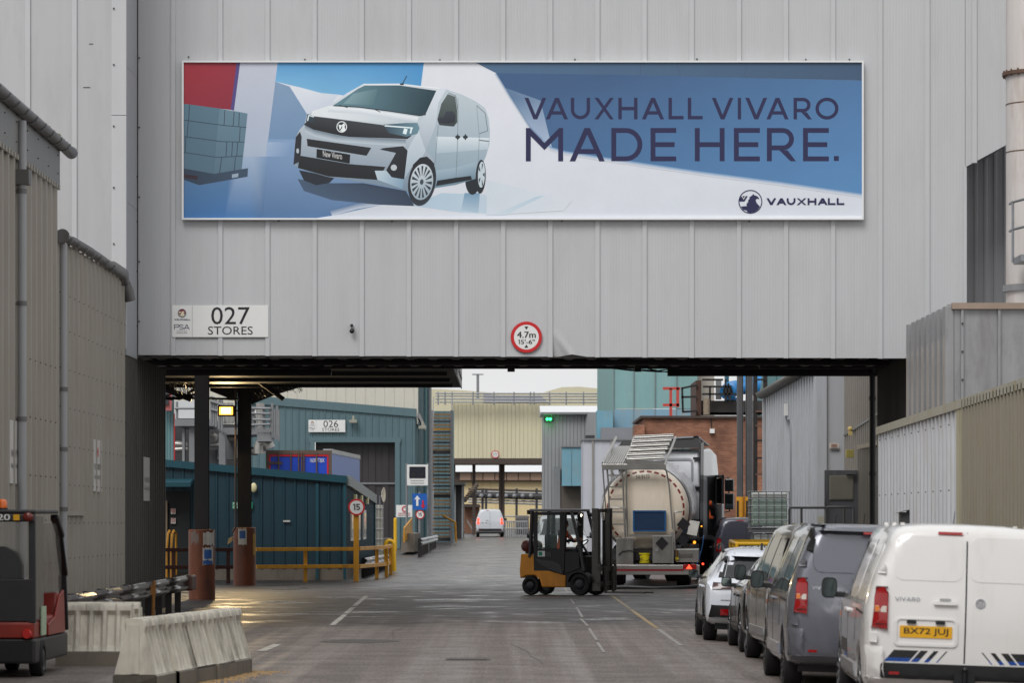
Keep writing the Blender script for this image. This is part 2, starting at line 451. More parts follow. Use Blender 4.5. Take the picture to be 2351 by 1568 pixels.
for (px, d, rx, ry) in ((825, 54.6, .62, .85), (1240, 86, 2.2, 1.6)):
    b = MB(); c = (PX(px, d), d)
    b.poly([(c[0] + rx * math.cos(a) * random.uniform(.85, 1.1), c[1] + ry * math.sin(a) * random.uniform(.85, 1.1), .004) for a in [i * math.pi / 12 for i in range(24)]])
    struct('road_patch', b, PATCH)

# ================================================================ cladding builders
CLAD = mat('pale_grey_cladding', (187, 188, 190), .5, var=.025, vs_=.5, streak=.05, rnd=.02, dirt=(172, 170, 167), dirt_amt=.3, wave=.16, wavep=5.2)
CLAD2 = mat('pale_grey_cladding_left', (182, 182, 184), .5, var=.03, vs_=.5, streak=.06, rnd=.02, dirt=(168, 166, 166), dirt_amt=.5)
STRIP = mat('pale_grey_cover_strip', (190, 191, 193), .45, var=.04, vs_=1.5, streak=.05)
RETURN = mat('grey_return_flashing', (168, 170, 174), .5, var=.05, streak=.05)
SCREW = mat('dark_fixings', (66, 62, 58), .6, var=.2)
BLACKST = mat('blackened_steel', (26, 24, 24), .62, var=.25, dirt=(52, 40, 32), dirt_amt=.5)
LIFTDECK = mat('lightened_underside_sheet', (158, 153, 147), .6, var=.2, streak=.2)  # sheet tone lifted to make up for the dim light below the deck
GALV = mat('galvanised_steel', (140, 142, 145), .42, .55, var=.18, vs_=5)
BLACKP = mat('black_plastic', (24, 24, 26), .5, var=.15)
RUBBER = mat('tyre_rubber', (27, 26, 27), .75, var=.2, vs_=9)
WHITEP = mat('white_sign_face', (226, 226, 224), .4, var=.03)
INK = mat('black_ink', (28, 27, 32), .5, var=0)

def corr_wall(parent, a, b, z0, z1a, z1b, pitch, depth, m, side, sheet=1., ratio=.45, name='cladding_sheet', z0b=None):
    """corrugated sheets from ground point a to b, ribs standing out on the given side (+1 left, -1 right of a->b)"""
    a, b = Vector((*a, 0)), Vector((*b, 0)); L_ = (b - a).length; t = (b - a) / L_
    nn = Vector((-t.y, t.x, 0)) * side; ns = max(1, round(L_ / sheet)); z0b = z0 if z0b is None else z0b
    first = None
    flat = abs(z1a - z1b) < 1e-6 and abs(z0 - z0b) < 1e-6
    for k in range(ns):
        s0, s1 = L_ * k / ns, L_ * (k + 1) / ns
        if flat and first:                            # share the mesh
            c = first.copy(); col.objects.link(c); c.location = first.location + t * s0; continue
        pr = []; np_ = max(1, round((s1 - s0) / pitch)); pp = (s1 - s0) / np_
        for i in range(np_):
            s_ = s0 + i * pp
            for fr, h in ((0, 0), ((1 - ratio) * .5, 0), ((1 - ratio) * .5 + ratio * .25, depth), (1 - (1 - ratio) * .5 - ratio * .25, depth), (1 - (1 - ratio) * .5, 0)): pr.append((s_ + fr * pp, h))
        pr.append((s1, 0))
        mb = MB(); vv = []
        for s_, h in pr:
            f = s_ / L_; p = a + t * s_ + nn * h
            vv += [(p.x, p.y, z0 + (z0b - z0) * f), (p.x, p.y, z1a + (z1b - z1a) * f)]
        fs = [(2 * i, 2 * i + 2, 2 * i + 3, 2 * i + 1) for i in range(len(pr) - 1)]
        if side > 0: fs = [f[::-1] for f in fs]
        mb.add(vv, fs)
        o = part(name, mb, m, parent, smooth=None)
        if first is None: first = o
    return first
def screws(parent, pts, r=.018, n=(0, -1, 0), m=None):
    mb = MB()
    for p in pts:
        p = Vector(p); mb.cyl(p, p + Vector(n) * .02, r, n=6)
    return part('screw_heads', mb, m or SCREW, parent, stuff=True)

# ================================================================ bridge building over the road
BD = 70.0
ZB = PZ(819, BD)                                       # underside of the cladding
XL = PX(317, BD)
bridge = thing('bridge_building', 'pale grey clad bridge building spanning the road beneath the long billboard', 'building', (0, BD, 0))
seams = [398 + 108.2 * k for k in range(18)]
edges = [317] + seams[:17] + [2216]
for i in range(len(edges) - 1):
    x0, x1 = PX(edges[i], BD), PX(edges[i + 1], BD)
    dent = edges[i] < 1275 < edges[i + 1]
    mb = MB()
    za = PZ(815 + 8 * (edges[i] - 290) / 1805, BD)
    mb.box(x0 + .004, x1 - .004, BD, BD + .12, za, 17)
    if dent:                                           # the knocked and folded corner of this panel
        mb = MB()
        def fn(u, v, x0=x0, x1=x1, za=za):
            X = x0 + .004 + (x1 - x0 - .008) * u; Z = za + (2.2) * (v ** 1.6)
            dx, dz = (u - .02) * (x1 - x0), Z - za
            k = max(0, 1 - (dx / .55 + dz / .5)) ** 1.5; e_ = cl(1 - abs(dx - .38 + dz * .62) / .14); r2 = e_ * e_ * (3 - 2 * e_) * cl(1 - dz / .6)
            return (X, BD + k * .07 - r2 * .035, Z + .05 * max(0, 1 - abs(dx - .42) / .3) * (1 - v))
        mb.grid(fn, 64, 60); mb.box(x0 + .004, x1 - .004, BD, BD + .12, za + 2.2, 17)
    part('panel', mb, CLAD, bridge, fix=True)
mb = MB(); x0, x1, x2 = PX(2216, BD), PX(2312, BD), PX(2560, BD)
mb.prism([(x0 + .004, BD, PZ(383, BD)), (x1, BD, PZ(331, BD)), (x1, BD, 17), (x0 + .004, BD, 17)], (0, .12, 0)); part('panel', mb, CLAD, bridge)
mb = MB(); mb.box(x1 + .004, x2, BD, BD + .12, ZB, 17); part('panel', mb, CLAD, bridge)
for k, s_ in enumerate(seams):
    za = PZ(815 + 8 * (s_ - 290) / 1805, BD) - .01 if s_ < 2216 else PZ(374, BD)
    mb = MB(); x = PX(s_, BD); mb.box(x - .045, x + .045, BD - .034, BD - .001, za, 17); mb.box(x - .052, x + .052, BD - .012, BD - .0005, za, 17)
    part('cover_strip', mb, STRIP, bridge, bev=.006)
mb = MB(); mb.box(XL, PX(2500, BD), BD + .02, BD + .1, ZB - .03, ZB + .0); part('drip_edge', mb, BLACKST, bridge)
mb = MB(); mb.box(PX(2213, BD), PX(2219, BD), BD - .03, BD + .16, PZ(705, BD), PZ(383, BD)); part('opening_trim', mb, STRIP, bridge)
# recess in the wall on the right
rec = mat('recess_grey', (172, 173, 176), .55, var=.06, streak=.12, rnd=.05)
corr_wall(bridge, (PX(2190, BD), BD + 2.0), (PX(2420, BD), BD + 2.0), ZB, PZ(300, BD), PZ(300, BD), .2, .02, rec, -1, 1.0)
mb = MB(); mb.poly([(PX(2216, BD), BD + .12, ZB), (PX(2216, BD), BD + .12, PZ(383, BD)), (PX(2216, BD), BD + 2, PZ(383, BD)), (PX(2216, BD), BD + 2, ZB)]); mb.poly([(PX(2214, BD), BD + .12, PZ(383, BD) + .02), (PX(2314, BD), BD + .12, PZ(331, BD) + .02), (PX(2314, BD), BD + 2, PZ(331, BD) + .02), (PX(2214, BD), BD + 2, PZ(383, BD) + .02)])
part('recess_lining', mb, mat('recess_lining_grey', (150, 150, 152), .6), bridge, fix=True)
# block behind the cladding, deck and beams
mb = MB(); mb.box(XL, PX(2560, BD), BD + 2.2, BD + 8.4, ZB + .55, 17); mb.box(XL, PX(2185, BD), BD + .14, BD + 2.19, ZB + .55, 17); part('inner_core', mb, mat('inner_core_grey', (120, 120, 120)), bridge)
deckx = [XL + .02 + i * .12 for i in range(int((PX(2300, BD) - XL) / .12))]
mb = MB(); vv = []
for i, x in enumerate(deckx):
    h = .0 if i % 4 < 2 else .05
    vv += [(x, BD + .13, ZB + .12 + h), (x, BD + 8.2, ZB + .12 + h)]
mb.add(vv, [(2 * i, 2 * i + 1, 2 * i + 3, 2 * i + 2) for i in range(len(deckx) - 1)]); part('underside_deck', mb, LIFTDECK, bridge, fix=True)
for (xa, xb, yb_, d) in ((300, 2060, 846, 77.2), (370, 760, 862, 78.2), (1533, 2040, 863, 78.2), (300, 2060, 838, 74)):
    mb = MB(); X0, X1 = PX(xa, d), PX(xb, d); z = PZ(yb_, d)
    mb.box(X0, X1, d, d + .25, z, z + .07); mb.box(X0, X1, d + .1, d + .15, z + .07, ZB + .5); mb.box(X0, X1, d, d + .25, ZB + .32, ZB + .5)
    part('cross_beam', mb, BLACKST, bridge)
for (xa, xb, yb_, d) in ((1165, 1182, 853, 75), (1457, 1472, 853, 75), (872, 884, 845, 74.5), (1745, 1757, 846, 74.5)):
    mb = MB(); mb.box(PX(xa, d), PX(xb, d), d, d + .2, PZ(yb_, d), ZB + .3); part('hanger_bracket', mb, BLACKST, bridge)
mb = MB(); mb.box(PX(1452, 74), PX(1490, 74), 73.4, 74.1, PZ(828, 74), ZB + .14); part('deck_light_housing', mb, BLACKST, bridge, bev=.02)
mb = MB()
for k in range(5):                                     # slack cables under the deck
    xa, xb = random.uniform(330, 1500), 0; xb = xa + random.uniform(150, 420); d = 73 + k * .7; za = ZB + .06
    mb.tube([(PX(xa + (xb - xa) * t / 10, d), d, za - .16 * math.sin(math.pi * t / 10) * random.uniform(.8, 1.1)) for t in range(11)], .012, 5)
mb.tube([P(1157, 822, 74.6), P(1158, 833, 74.6), P(1163, 846, 74.6)], .01, 5)
part('cables', mb, BLACKP, bridge, stuff=True)
# side walls of the passage
DARKWALL = mat('shade_dark_cladding', (74, 70, 64), .6, var=.1, streak=.25, dirt=(48, 45, 42), dirt_amt=.7)  # beige-grey sheet darkened; the shade under the bridge is in its colour
XS = -7.6
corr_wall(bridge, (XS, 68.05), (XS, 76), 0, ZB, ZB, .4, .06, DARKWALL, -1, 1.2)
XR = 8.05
corr_wall(bridge, (XR, 70.1), (XR, 76.6), -.1, ZB + .1, ZB + .1, .2, .03, mat('near_black_cladding', (46, 45, 46), .7, var=.2, streak=.2), 1, 1.0)  # near-black tone with random streaks
mb = MB(); mb.cyl((8.1, 78.3, -.1), (8.1, 78.3, ZB + .2), .07, n=14)
for z in (.6, 1.2, 2.9, 4.6): mb.cyl((8.1, 78.3, z), (8.1, 78.3, z + .09), .085, n=14)
part('black_drainpipe', mb, BLACKP, bridge, smooth=40)
screws(bridge, [(XL + PX(CX + 3, BD), BD - .002, z) for z in (5.9, 7.1, 8.4, 9.8, 11.2)] + [P(x, y, BD) for x, y in ((433, 130), (700, 136), (1010, 137), (1320, 136), (1600, 135), (1850, 136), (1950, 136), (640, 507), (900, 508), (1290, 507), (1720, 508))])

# ---- stepped building on the left
LD = 68.0
lb = thing('stepped_building', 'tall pale grey panelled building rising behind the beige sheds', 'building', (-9, LD, 0))
xe = [-60, 64, 171, 257]
for i in range(3):
    x0, x1 = PX(xe[i], LD), PX(xe[i + 1], LD)
    mb = MB(); mb.box(x0 + .004, x1 - .004, LD, LD + .1, 0, 17); part('panel', mb, CLAD2, lb)
for s_ in xe[1:3]:
    mb = MB(); x = PX(s_, LD); mb.box(x - .05, x + .05, LD - .035, LD - .001, 0, 17); part('cover_strip', mb, STRIP, lb, bev=.006)
XC = PX(290, LD)
for za, zb_ in ((5.25, PZ(265, LD)), (PZ(265, LD) + .01, 17)):
    mb = MB(); mb.box(PX(256, LD), XC, LD - .012, LD + .1, za, zb_); part('corner_flashing', mb, STRIP, lb, bev=.004)
yy = [815, 462, 150, -400]
for i in range(3):
    mb = MB(); mb.box(XC - .1, XC - .001, LD + .101, BD - .001, PZ(yy[i], LD) + .006, PZ(yy[i + 1], LD)); part('return_flashing', mb, RETURN, lb, bev=.004)
mb = MB(); mb.box(PX(-60, LD), XC - .11, LD + .11, BD + 8, 5.3, 17); part('inner_core', mb, mat('inner_core_grey', (120, 120, 120)), lb)
for (xa, xb, y) in ((205, 214, 99), (191, 207, 199)):
    mb = MB(); mb.box(PX(xa, LD), PX(xb, LD), LD - .006, LD - .001, PZ(y + 2, LD), PZ(y, LD)); part('slot', mb, SCREW, lb)
screws(lb, [(PX(258, LD) + .03, LD - .014, z) for z in (6, 7.3, 8.4, 9.6, 10.8, 11.9)] + [(XC - .0, LD + 1.9, z) for z in (5.8, 6.9, 7.9, 8.8)])

# ================================================================ billboard
FONTM = mat('billboard_navy', (34, 34, 78), .45, var=0)
def print_material():
    m = bpy.data.materials.new('billboard_print'); m.use_nodes = True
    n = m.node_tree; b = n.nodes['Principled BSDF']; a = n.nodes.new('ShaderNodeAttribute'); a.attribute_name = 'print'
    tc_ = n.nodes.new('ShaderNodeTexCoord'); nz_ = n.nodes.new('ShaderNodeTexNoise'); nz_.inputs['Scale'].default_value = 1.1; nz_.inputs['Detail'].default_value = 9; nz_.inputs['Roughness'].default_value = .75
    mr_ = n.nodes.new('ShaderNodeMapRange'); mr_.inputs[1].default_value, mr_.inputs[2].default_value, mr_.inputs[3].default_value, mr_.inputs[4].default_value = .3, .7, .96, 1.03
    vm_ = n.nodes.new('ShaderNodeVectorMath'); vm_.operation = 'SCALE'
    n.links.new(tc_.outputs['Object'], nz_.inputs['Vector']); n.links.new(nz_.outputs[0], mr_.inputs[0]); n.links.new(a.outputs['Color'], vm_.inputs[0]); n.links.new(mr_.outputs[0], vm_.inputs[3]); n.links.new(vm_.outputs[0], b.inputs['Base Color']); b.inputs['Roughness'].default_value = .45
    return m
PRINT = print_material()
D0 = BD - .10
bb = thing('billboard', 'long billboard printed with a silver van and large navy capitals', 'billboard', P(1200, 503, D0))
mb = MB(); X0, X1, Z0, Z1 = PX(418, D0), PX(1982.5, D0), PZ(504.5, D0), PZ(139, D0)
mb.box(X0 + .05, X1 - .05, D0 + .001, BD - .036, Z0 + .05, Z1 - .05); part('backing_board', mb, WHITEP, bb)
fm = mat('white_frame', (228, 229, 230), .35, var=.02)
for (a0, a1, c0, c1) in ((X0, X1, Z0, Z0 + .035), (X0, X1, Z1 - .035, Z1), (X0, X0 + .035, Z0 + .036, Z1 - .036), (X1 - .035, X1, Z0 + .036, Z1 - .036)):
    mb = MB(); mb.box(a0, a1, D0 - .05, BD - .037, c0, c1); part('frame_rail', mb, fm, bb)
pr = MB(); layer = [0]
def z7(x, y): return ((700 + x / 1.8085) / 1.7006, (200 + y / 1.8085) / 1.7006)
def z8(x, y): return ((1900 + x / 1.5673) / 1.7006, (200 + y / 1.5673) / 1.7006)
KP = 1.06
def ink(pts, c0, c1=None, ax=None, zf=z7, new=True):
    """one printed area; colour runs from c0 to c1 along the line ax = (x0, y0, x1, y1)"""
    if new: layer[0] += 1
    d = D0 - layer[0] * .00004
    a = lin(c0); b_ = lin(c1) if c1 else a
    vv = []; cs = []
    for (x, y) in pts:
        X, Y = zf(x, y); q = P(X, Y, D0)
        q = Vector((cl(q.x, X0 + .034, X1 - .034), d, cl(q.z, Z0 + .034, Z1 - .034))); vv.append(q)
        t = 0
        if ax: t = ((x - ax[0]) * (ax[2] - ax[0]) + (y - ax[1]) * (ax[3] - ax[1])) / ((ax[2] - ax[0]) ** 2 + (ax[3] - ax[1]) ** 2)
        t = cl(t); cs.append(tuple((a[i] + (b_[i] - a[i]) * t) * KP for i in range(3)))
    o = len(pr.v); pr.v += [tuple(v) for v in vv]; pr.c += cs; pr.f.append([o + i for i in range(len(vv))]); pr.m.append(0)
def ell(cx, cy, rx, ry, n=28, rot=0., a0=0, a1=2 * math.pi):
    c_, s_ = math.cos(rot), math.sin(rot); o = []
    for i in range(n):
        a = a0 + (a1 - a0) * i / (n if a1 - a0 > 6.28 else n - 1); x, y = rx * math.cos(a), ry * math.sin(a)
        o.append((cx + x * c_ - y * s_, cy + x * s_ + y * c_))
    return o
def stroke(p, q, t, c):
    dx, dy = q[0] - p[0], q[1] - p[1]; l = math.hypot(dx, dy); nx, ny = -dy / l * t / 2, dx / l * t / 2
    ink([(p[0] + nx, p[1] + ny), (q[0] + nx, q[1] + ny), (q[0] - nx, q[1] - ny), (p[0] - nx, p[1] - ny)], c)
def soft(edge, off, c0, c1, zf):
    """a soft edge: quads along a polyline fading from c0 to c1"""
    layer[0] += 1
    d = D0 - layer[0] * .00004
    cv = lambda c: [tuple(v * KP for v in lin(q)) for q in (c if isinstance(c, list) else [c] * len(edge))]
    a, b_ = cv(c0), cv(c1)
    for i in range(len(edge) - 1):
        o = len(pr.v)
        for (x, y), c in ((edge[i], a[i]), (edge[i + 1], a[i + 1]), ((edge[i + 1][0] + off[0], edge[i + 1][1] + off[1]), b_[i + 1]), ((edge[i][0] + off[0], edge[i][1] + off[1]), b_[i])):
            X, Y = zf(x, y); q = P(X, Y, D0); pr.v.append((cl(q.x, X0 + .034, X1 - .034), d, cl(q.z, Z0 + .034, Z1 - .034))); pr.c.append(c)
        pr.f.append([o, o + 1, o + 2, o + 3]); pr.m.append(0)
# background
ink([(10, 60), (6000, 60), (6000, 1250), (10, 1250)], (226, 229, 236), (214, 219, 228), (1700, 100, 1700, 1200))
ink([(10, 60), (405, 60), (362, 412), (10, 372)], (168, 44, 60), (138, 38, 58), (60, 80, 340, 380))
ink([(405, 60), (430, 60), (386, 418), (362, 412)], (84, 70, 130))
ink([(430, 60), (695, 60), (612, 745), (440, 745), (386, 418)], (196, 200, 214), (170, 184, 204), (560, 90, 540, 740))
ink([(695, 60), (1727, 60), (1704, 262), (1180, 312), (1120, 304), (1000, 292), (850, 252), (678, 212)], (70, 146, 204), (122, 182, 222), (1100, 80, 1050, 310))
ink([(678, 212), (780, 247), (910, 455), (845, 640), (625, 640)], (132, 158, 188), (112, 144, 180), (740, 230, 720, 620))
ink([(780, 247), (850, 252), (1000, 292), (1125, 304), (1060, 385), (910, 455)], (226, 230, 238), (205, 214, 228), (900, 270, 960, 420))
ink([(10, 790), (440, 742), (612, 742), (625, 620), (845, 620), (1000, 700), (1750, 1000), (1640, 1090), (1430, 1083), (1080, 1160), (960, 1250), (10, 1250)], (132, 160, 196), (72, 110, 154), (700, 640, 620, 1190))
ink([(10, 790), (470, 790), (380, 1250), (10, 1250)], (92, 128, 164), (60, 112, 168), (240, 800, 200, 1190))
layer[0] += 1
ink([(440, 742), (520, 742), (480, 1250), (390, 1250)], (160, 180, 204), (66, 116, 170), (470, 745, 430, 1230))
soft([(520, 742), (480, 1250)], (110, 0), [(160, 180, 204), (66, 116, 170)], [(121, 151, 188), (70, 108, 152)], z7)
soft([(440, 742), (390, 1250)], (-70, 0), [(160, 180, 204), (66, 116, 170)], [(94, 130, 166), (60, 112, 168)], z7)
soft([(1080, 1160), (1260, 1112), (1430, 1083)], (-20, -40), (196, 205, 218), (76, 112, 154), z7)
soft([(625, 640), (612, 742)], (170, 0), [(160, 182, 210), (150, 174, 206)], [(131, 159, 195), (121, 151, 188)], z7)
ink([(1080, 1160), (1430, 1083), (1640, 1095), (2000, 1140), (6000, 1160), (6000, 1250), (960, 1250)], (206, 212, 222), (222, 226, 232), (1300, 1150, 2300, 1170))
ink([(1640, 1090), (1850, 1000), (2150, 1010), (2600, 1110), (2300, 1150), (2000, 1140)], (176, 200, 218), (208, 218, 228), (1750, 1050, 2500, 1110))
ink([(835, 900), (1000, 930), (1300, 930), (1600, 985), (1660, 1092), (1400, 1082), (1080, 1050), (880, 985)], (48, 62, 82), (72, 92, 118), (1300, 960, 1250, 1080))
ink([(2015, 1000), (2122, 1000), (2112, 1142), (1990, 1122)], (120, 156, 184), (176, 198, 214), (2060, 1000, 2050, 1130))
# concrete blocks on a pallet
ink([(10, 368), (285, 402), (330, 410), (482, 437), (470, 560), (440, 838), (245, 864), (10, 826)], (92, 124, 142), (82, 108, 126), (100, 390, 420, 800))
ink([(285, 402), (330, 410), (482, 437), (470, 560), (440, 838), (245, 864), (262, 640)], (104, 134, 150), (88, 116, 134), (300, 420, 420, 820))
dk = (42, 60, 76)
for p, q in (((10, 484), (318, 522)), ((318, 522), (474, 536)), ((10, 600), (300, 636)), ((300, 636), (462, 640)), ((10, 712), (270, 748)), ((270, 748), (448, 738)), ((72, 376), (66, 488)), ((64, 492), (54, 606)), ((46, 606), (42, 716)), ((322, 412), (316, 520)), ((388, 424), (380, 528)), ((424, 430), (420, 530)), ((430, 536), (424, 640)), ((336, 640), (330, 745)), ((376, 640), (370, 742)), ((412, 640), (406, 740)), ((300, 748), (284, 858)), ((396, 744), (388, 846))): stroke(p, q, 5, dk)
ink([(10, 826), (245, 864), (485, 824), (482, 884), (140, 944), (10, 905)], (46, 62, 82), (58, 78, 98), (40, 850, 440, 860))
ink([(372, 868), (418, 860), (416, 886), (372, 894)], (150, 168, 186)); ink([(30, 866), (130, 880), (128, 906), (30, 890)], (52, 34, 46))
# printed van
ink([(845, 838), (1100, 888), (1060, 928), (965, 944), (880, 910)], (34, 42, 52))
ink(ell(2074, 890, 56, 122, 28, .04), (28, 36, 44))
SIL = [(1300, 228), (1560, 226), (1840, 258), (1885, 266), (2000, 306), (2095, 352), (2160, 400), (2184, 470), (2194, 560), (2188, 660), (2165, 740), (2090, 900), (1950, 942), (1805, 965), (1640, 1000), (1580, 978), (1380, 937), (1050, 886), (850, 828), (806, 800), (814, 700), (820, 610), (850, 550), (884, 515), (900, 452), (940, 420), (1060, 380), (1180, 296)]
ink(SIL, (216, 224, 232), (118, 138, 156), (1300, 300, 1240, 960))
ink([(1885, 266), (2000, 306), (2095, 352), (2160, 400), (2184, 470), (2194, 560), (2188, 660), (2165, 740), (2090, 900), (1950, 942), (1805, 965), (1800, 760), (1740, 700), (1810, 520), (1830, 360)], (192, 204, 212), (136, 160, 176), (1950, 330, 1900, 940))
ink([(1815, 600), (2188, 610), (2180, 690), (1815, 720)], (218, 228, 234), (172, 190, 202), (1980, 610, 1980, 720))
ink([(940, 420), (1060, 380), (1270, 392), (1500, 422), (1700, 452), (1740, 448), (1690, 500), (1440, 516), (1060, 468), (930, 452)], (228, 234, 238), (194, 206, 214), (1100, 390, 1400, 520))
ink([(1640, 640), (1690, 560), (1740, 700), (1720, 740), (1650, 800), (1590, 900), (1610, 700)], (208, 218, 226), (164, 182, 196), (1660, 600, 1640, 880))
soft([(830, 800), (1050, 868), (1380, 920), (1580, 960)], (0, -60), (120, 142, 162), (176, 190, 202), z7)
ink([(1322, 234), (1560, 240), (1815, 276), (1740, 440), (1700, 450), (1500, 420), (1270, 390), (1088, 380), (1180, 318), (1262, 262)], (98, 134, 146), (34, 60, 72), (1180, 300, 1720, 430))
ink([(1230, 296), (1400, 262), (1370, 380), (1160, 368)], (128, 160, 168), (84, 116, 126), (1240, 300, 1380, 370))
ink([(1895, 300), (1948, 318), (1962, 420), (1962, 500), (1938, 530), (1836, 520), (1822, 480), (1850, 370)], (92, 104, 102), (54, 62, 66), (1900, 310, 1900, 520))
ink([(1884, 424), (1930, 420), (1950, 450), (1944, 500), (1890, 508), (1828, 502), (1828, 466), (1866, 466)], (58, 64, 76), (36, 40, 50), (1880, 430, 1900, 505))
for p, q in (((1088, 382), (1270, 393)), ((1270, 393), (1500, 423)), ((1500, 423), (1700, 453)), ((1700, 453), (1742, 444))): stroke(p, q, 7, (30, 40, 48))
soft([(1060, 392), (1280, 404), (1500, 436), (1690, 464)], (-10, 34), (238, 242, 246), (206, 216, 224), z7)
soft([(1805, 962), (1950, 940), (2088, 900)], (4, -120), (112, 138, 156), (160, 182, 196), z7)
soft([(886, 520), (960, 556), (1110, 590), (1400, 612), (1600, 622)], (0, 46), (112, 128, 142), (196, 208, 218), z7)
soft([(1300, 228), (1560, 227), (1840, 258)], (0, 12), (250, 252, 252), (200, 210, 216), z7)
for p, q in (((1900, 292), (1952, 312)), ((1952, 312), (1968, 420)), ((1968, 420), (1966, 506)), ((2100, 380), (2160, 436)), ((2160, 436), (2178, 560)), ((2178, 560), (2118, 580))): stroke(p, q, 4, (84, 100, 108))
for p, q in (((1130, 378), (1190, 396)), ((1380, 408), (1420, 428))): stroke(p, q, 5, (36, 46, 52))
ink([(935, 456), (1060, 470), (1430, 518), (1640, 596), (1610, 618), (1200, 602), (1100, 586), (950, 552), (880, 516)], (58, 62, 68), (22, 24, 30), (1100, 470, 1080, 590))
ink([(1440, 516), (1600, 504), (1682, 504), (1697, 540), (1682, 580), (1605, 602), (1480, 576)], (52, 72, 88), (110, 146, 160), (1450, 570, 1690, 520))
for p, q, t in (((1450, 524), (1650, 540), 9), ((1600, 545), (1590, 582), 26), ((1640, 544), (1632, 578), 12)): stroke(p, q, t, (232, 246, 250))
ink([(906, 440), (952, 458), (944, 502), (894, 494)], (46, 62, 74)); stroke((915, 448), (906, 490), 8, (226, 240, 244)); stroke((915, 450), (950, 462), 7, (226, 240, 244))
ink([(900, 616), (1356, 680), (1322, 736), (906, 668)], (40, 42, 48), (26, 28, 34), (1100, 640, 1090, 700))
ink([(850, 735), (970, 755), (1200, 795), (1456, 815), (1402, 907), (1050, 882), (838, 822)], (34, 36, 42), (22, 24, 30), (1100, 780, 1090, 890))
ink([(1416, 692), (1440, 682), (1580, 668), (1612, 700), (1588, 902), (1490, 888), (1462, 838), (1530, 716)], (40, 42, 50), (26, 30, 38), (1500, 690, 1560, 880))
ink([(852, 566), (864, 600), (858, 720), (846, 780), (806, 800), (814, 700), (822, 606)], (38, 40, 48))
ink([(1380, 842), (1462, 842), (1500, 888), (1590, 904), (1576, 972), (1400, 906)], (190, 208, 218), (130, 160, 184), (1420, 850, 1540, 950))
ink(ell(1515, 820, 22, 22, 14), (190, 198, 204)); ink(ell(836, 702, 10, 18, 12), (180, 190, 198))
ink([(970, 688), (1207, 728), (1203, 792), (968, 750)], (18, 20, 28))
stroke((1828, 520), (1806, 790), 3, (110, 128, 134)); stroke((1968, 330), (1966, 620), 3, (110, 128, 134)); stroke((1966, 620), (1952, 930), 3, (110, 128, 134)); stroke((2100, 380), (2118, 600), 3, (130, 150, 156)); stroke((2118, 600), (2112, 780), 3, (120, 140, 146)); stroke((2116, 626), (2188, 634), 6, (70, 90, 98))
for hx in (1966, 2020): ink(ell(hx, 604, 18, 12, 12), (40, 50, 56)); ink(ell(hx, 604, 7, 22, 10), (40, 50, 56))
ink([(1822, 912), (1950, 892), (2060, 878), (2066, 906), (1812, 950)], (26, 32, 40))
ink([(1650, 800), (1700, 750), (1750, 742), (1800, 790), (1810, 900), (1790, 960), (1640, 900)], (40, 48, 58))
ink(ell(1714, 918, 97, 174, 36, .16), (26, 30, 38), (44, 52, 62), (1640, 800, 1780, 1040))
ink(ell(1712, 922, 80, 128, 36, .12), (206, 216, 222), (150, 168, 180), (1660, 820, 1760, 1030))
for k in range(5):
    a = 2 * math.pi * k / 5 + .2
    for da, rr_ in ((.18, 1.), (.62, 1.), (1.05, 1.)):
        pp = []
        for dd, r_ in ((-.10, .9), (.10, .9), (.06, .36), (-.06, .36)):
            x, y = 80 * r_ * math.cos(a + da + dd), 128 * r_ * math.sin(a + da + dd)
            pp.append((1712 + x * math.cos(.12) - y * math.sin(.12), 922 + x * math.sin(.12) + y * math.cos(.12)))
        ink(pp, (44, 54, 66), new=(k == 0 and da < .2))
ink(ell(1712, 922, 13, 20, 14, .12), (60, 70, 82))
ink(ell(2128, 884, 36, 120, 30, .04), (30, 38, 46)); ink(ell(2134, 870, 25, 92, 26, .04), (196, 210, 218))
for k in range(5):
    a = 2 * math.pi * k / 5; ink([(2134 + 25 * r_ * math.cos(a + q), 870 + 92 * r_ * math.sin(a + q)) for q, r_ in ((-.2, .9), (.2, .9), (.1, .4), (-.1, .4))], (44, 54, 66), new=(k == 0))
stroke((1572, 234), (1606, 172), 5, (30, 36, 44)); ink(ell(1572, 230, 16, 6, 10), (36, 42, 50))
ink(ell(1147, 532, 37, 40, 28), (236, 242, 244)); ink(ell(1147, 532, 31, 34, 28), (44, 50, 56))
ink([(1124, 516), (1150, 520), (1140, 544), (1132, 552)], (236, 242, 244)); ink([(1150, 516), (1164, 506), (1172, 520), (1166, 530), (1174, 552), (1158, 566), (1134, 562), (1150, 540)], (236, 242, 244))
# right hand half: blue shade on a white studio wall
ink([(-65, 40), (2400, 40), (2400, 176), (780, 141), (60, 132), (-8, 98)], (76, 106, 138), (62, 88, 116), (300, 70, 2200, 160), z8)
ink([(60, 132), (780, 141), (2400, 177), (2400, 872), (1300, 735), (720, 650), (480, 612), (390, 585), (270, 465), (150, 280)], (60, 92, 132), (88, 138, 188), (1300, 150, 1500, 800), z8)
ink([(110, 220), (330, 300), (400, 590), (270, 465), (150, 280)], (92, 122, 156), (170, 188, 212), (200, 260, 330, 540), z8)
soft([(270, 462), (390, 582), (480, 609), (720, 647), (1300, 732), (1800, 797), (2400, 869)], (0, 24), (100, 144, 186), (222, 226, 234), z8)
soft([(60, 132), (150, 280), (270, 465), (340, 540)], (-14, 4), (92, 124, 160), (220, 225, 234), z8)
for (a, b_) in (((1160, 72), (1185, 150)), ((1590, 72), (1572, 160)), ((2110, 72), (2020, 170)), ((940, 72), (938, 145))):
    ink([(a[0], a[1]), (a[0] + 3, a[1]), (b_[0] + 3, b_[1]), (b_[0], b_[1])], (62, 84, 108), zf=z8)
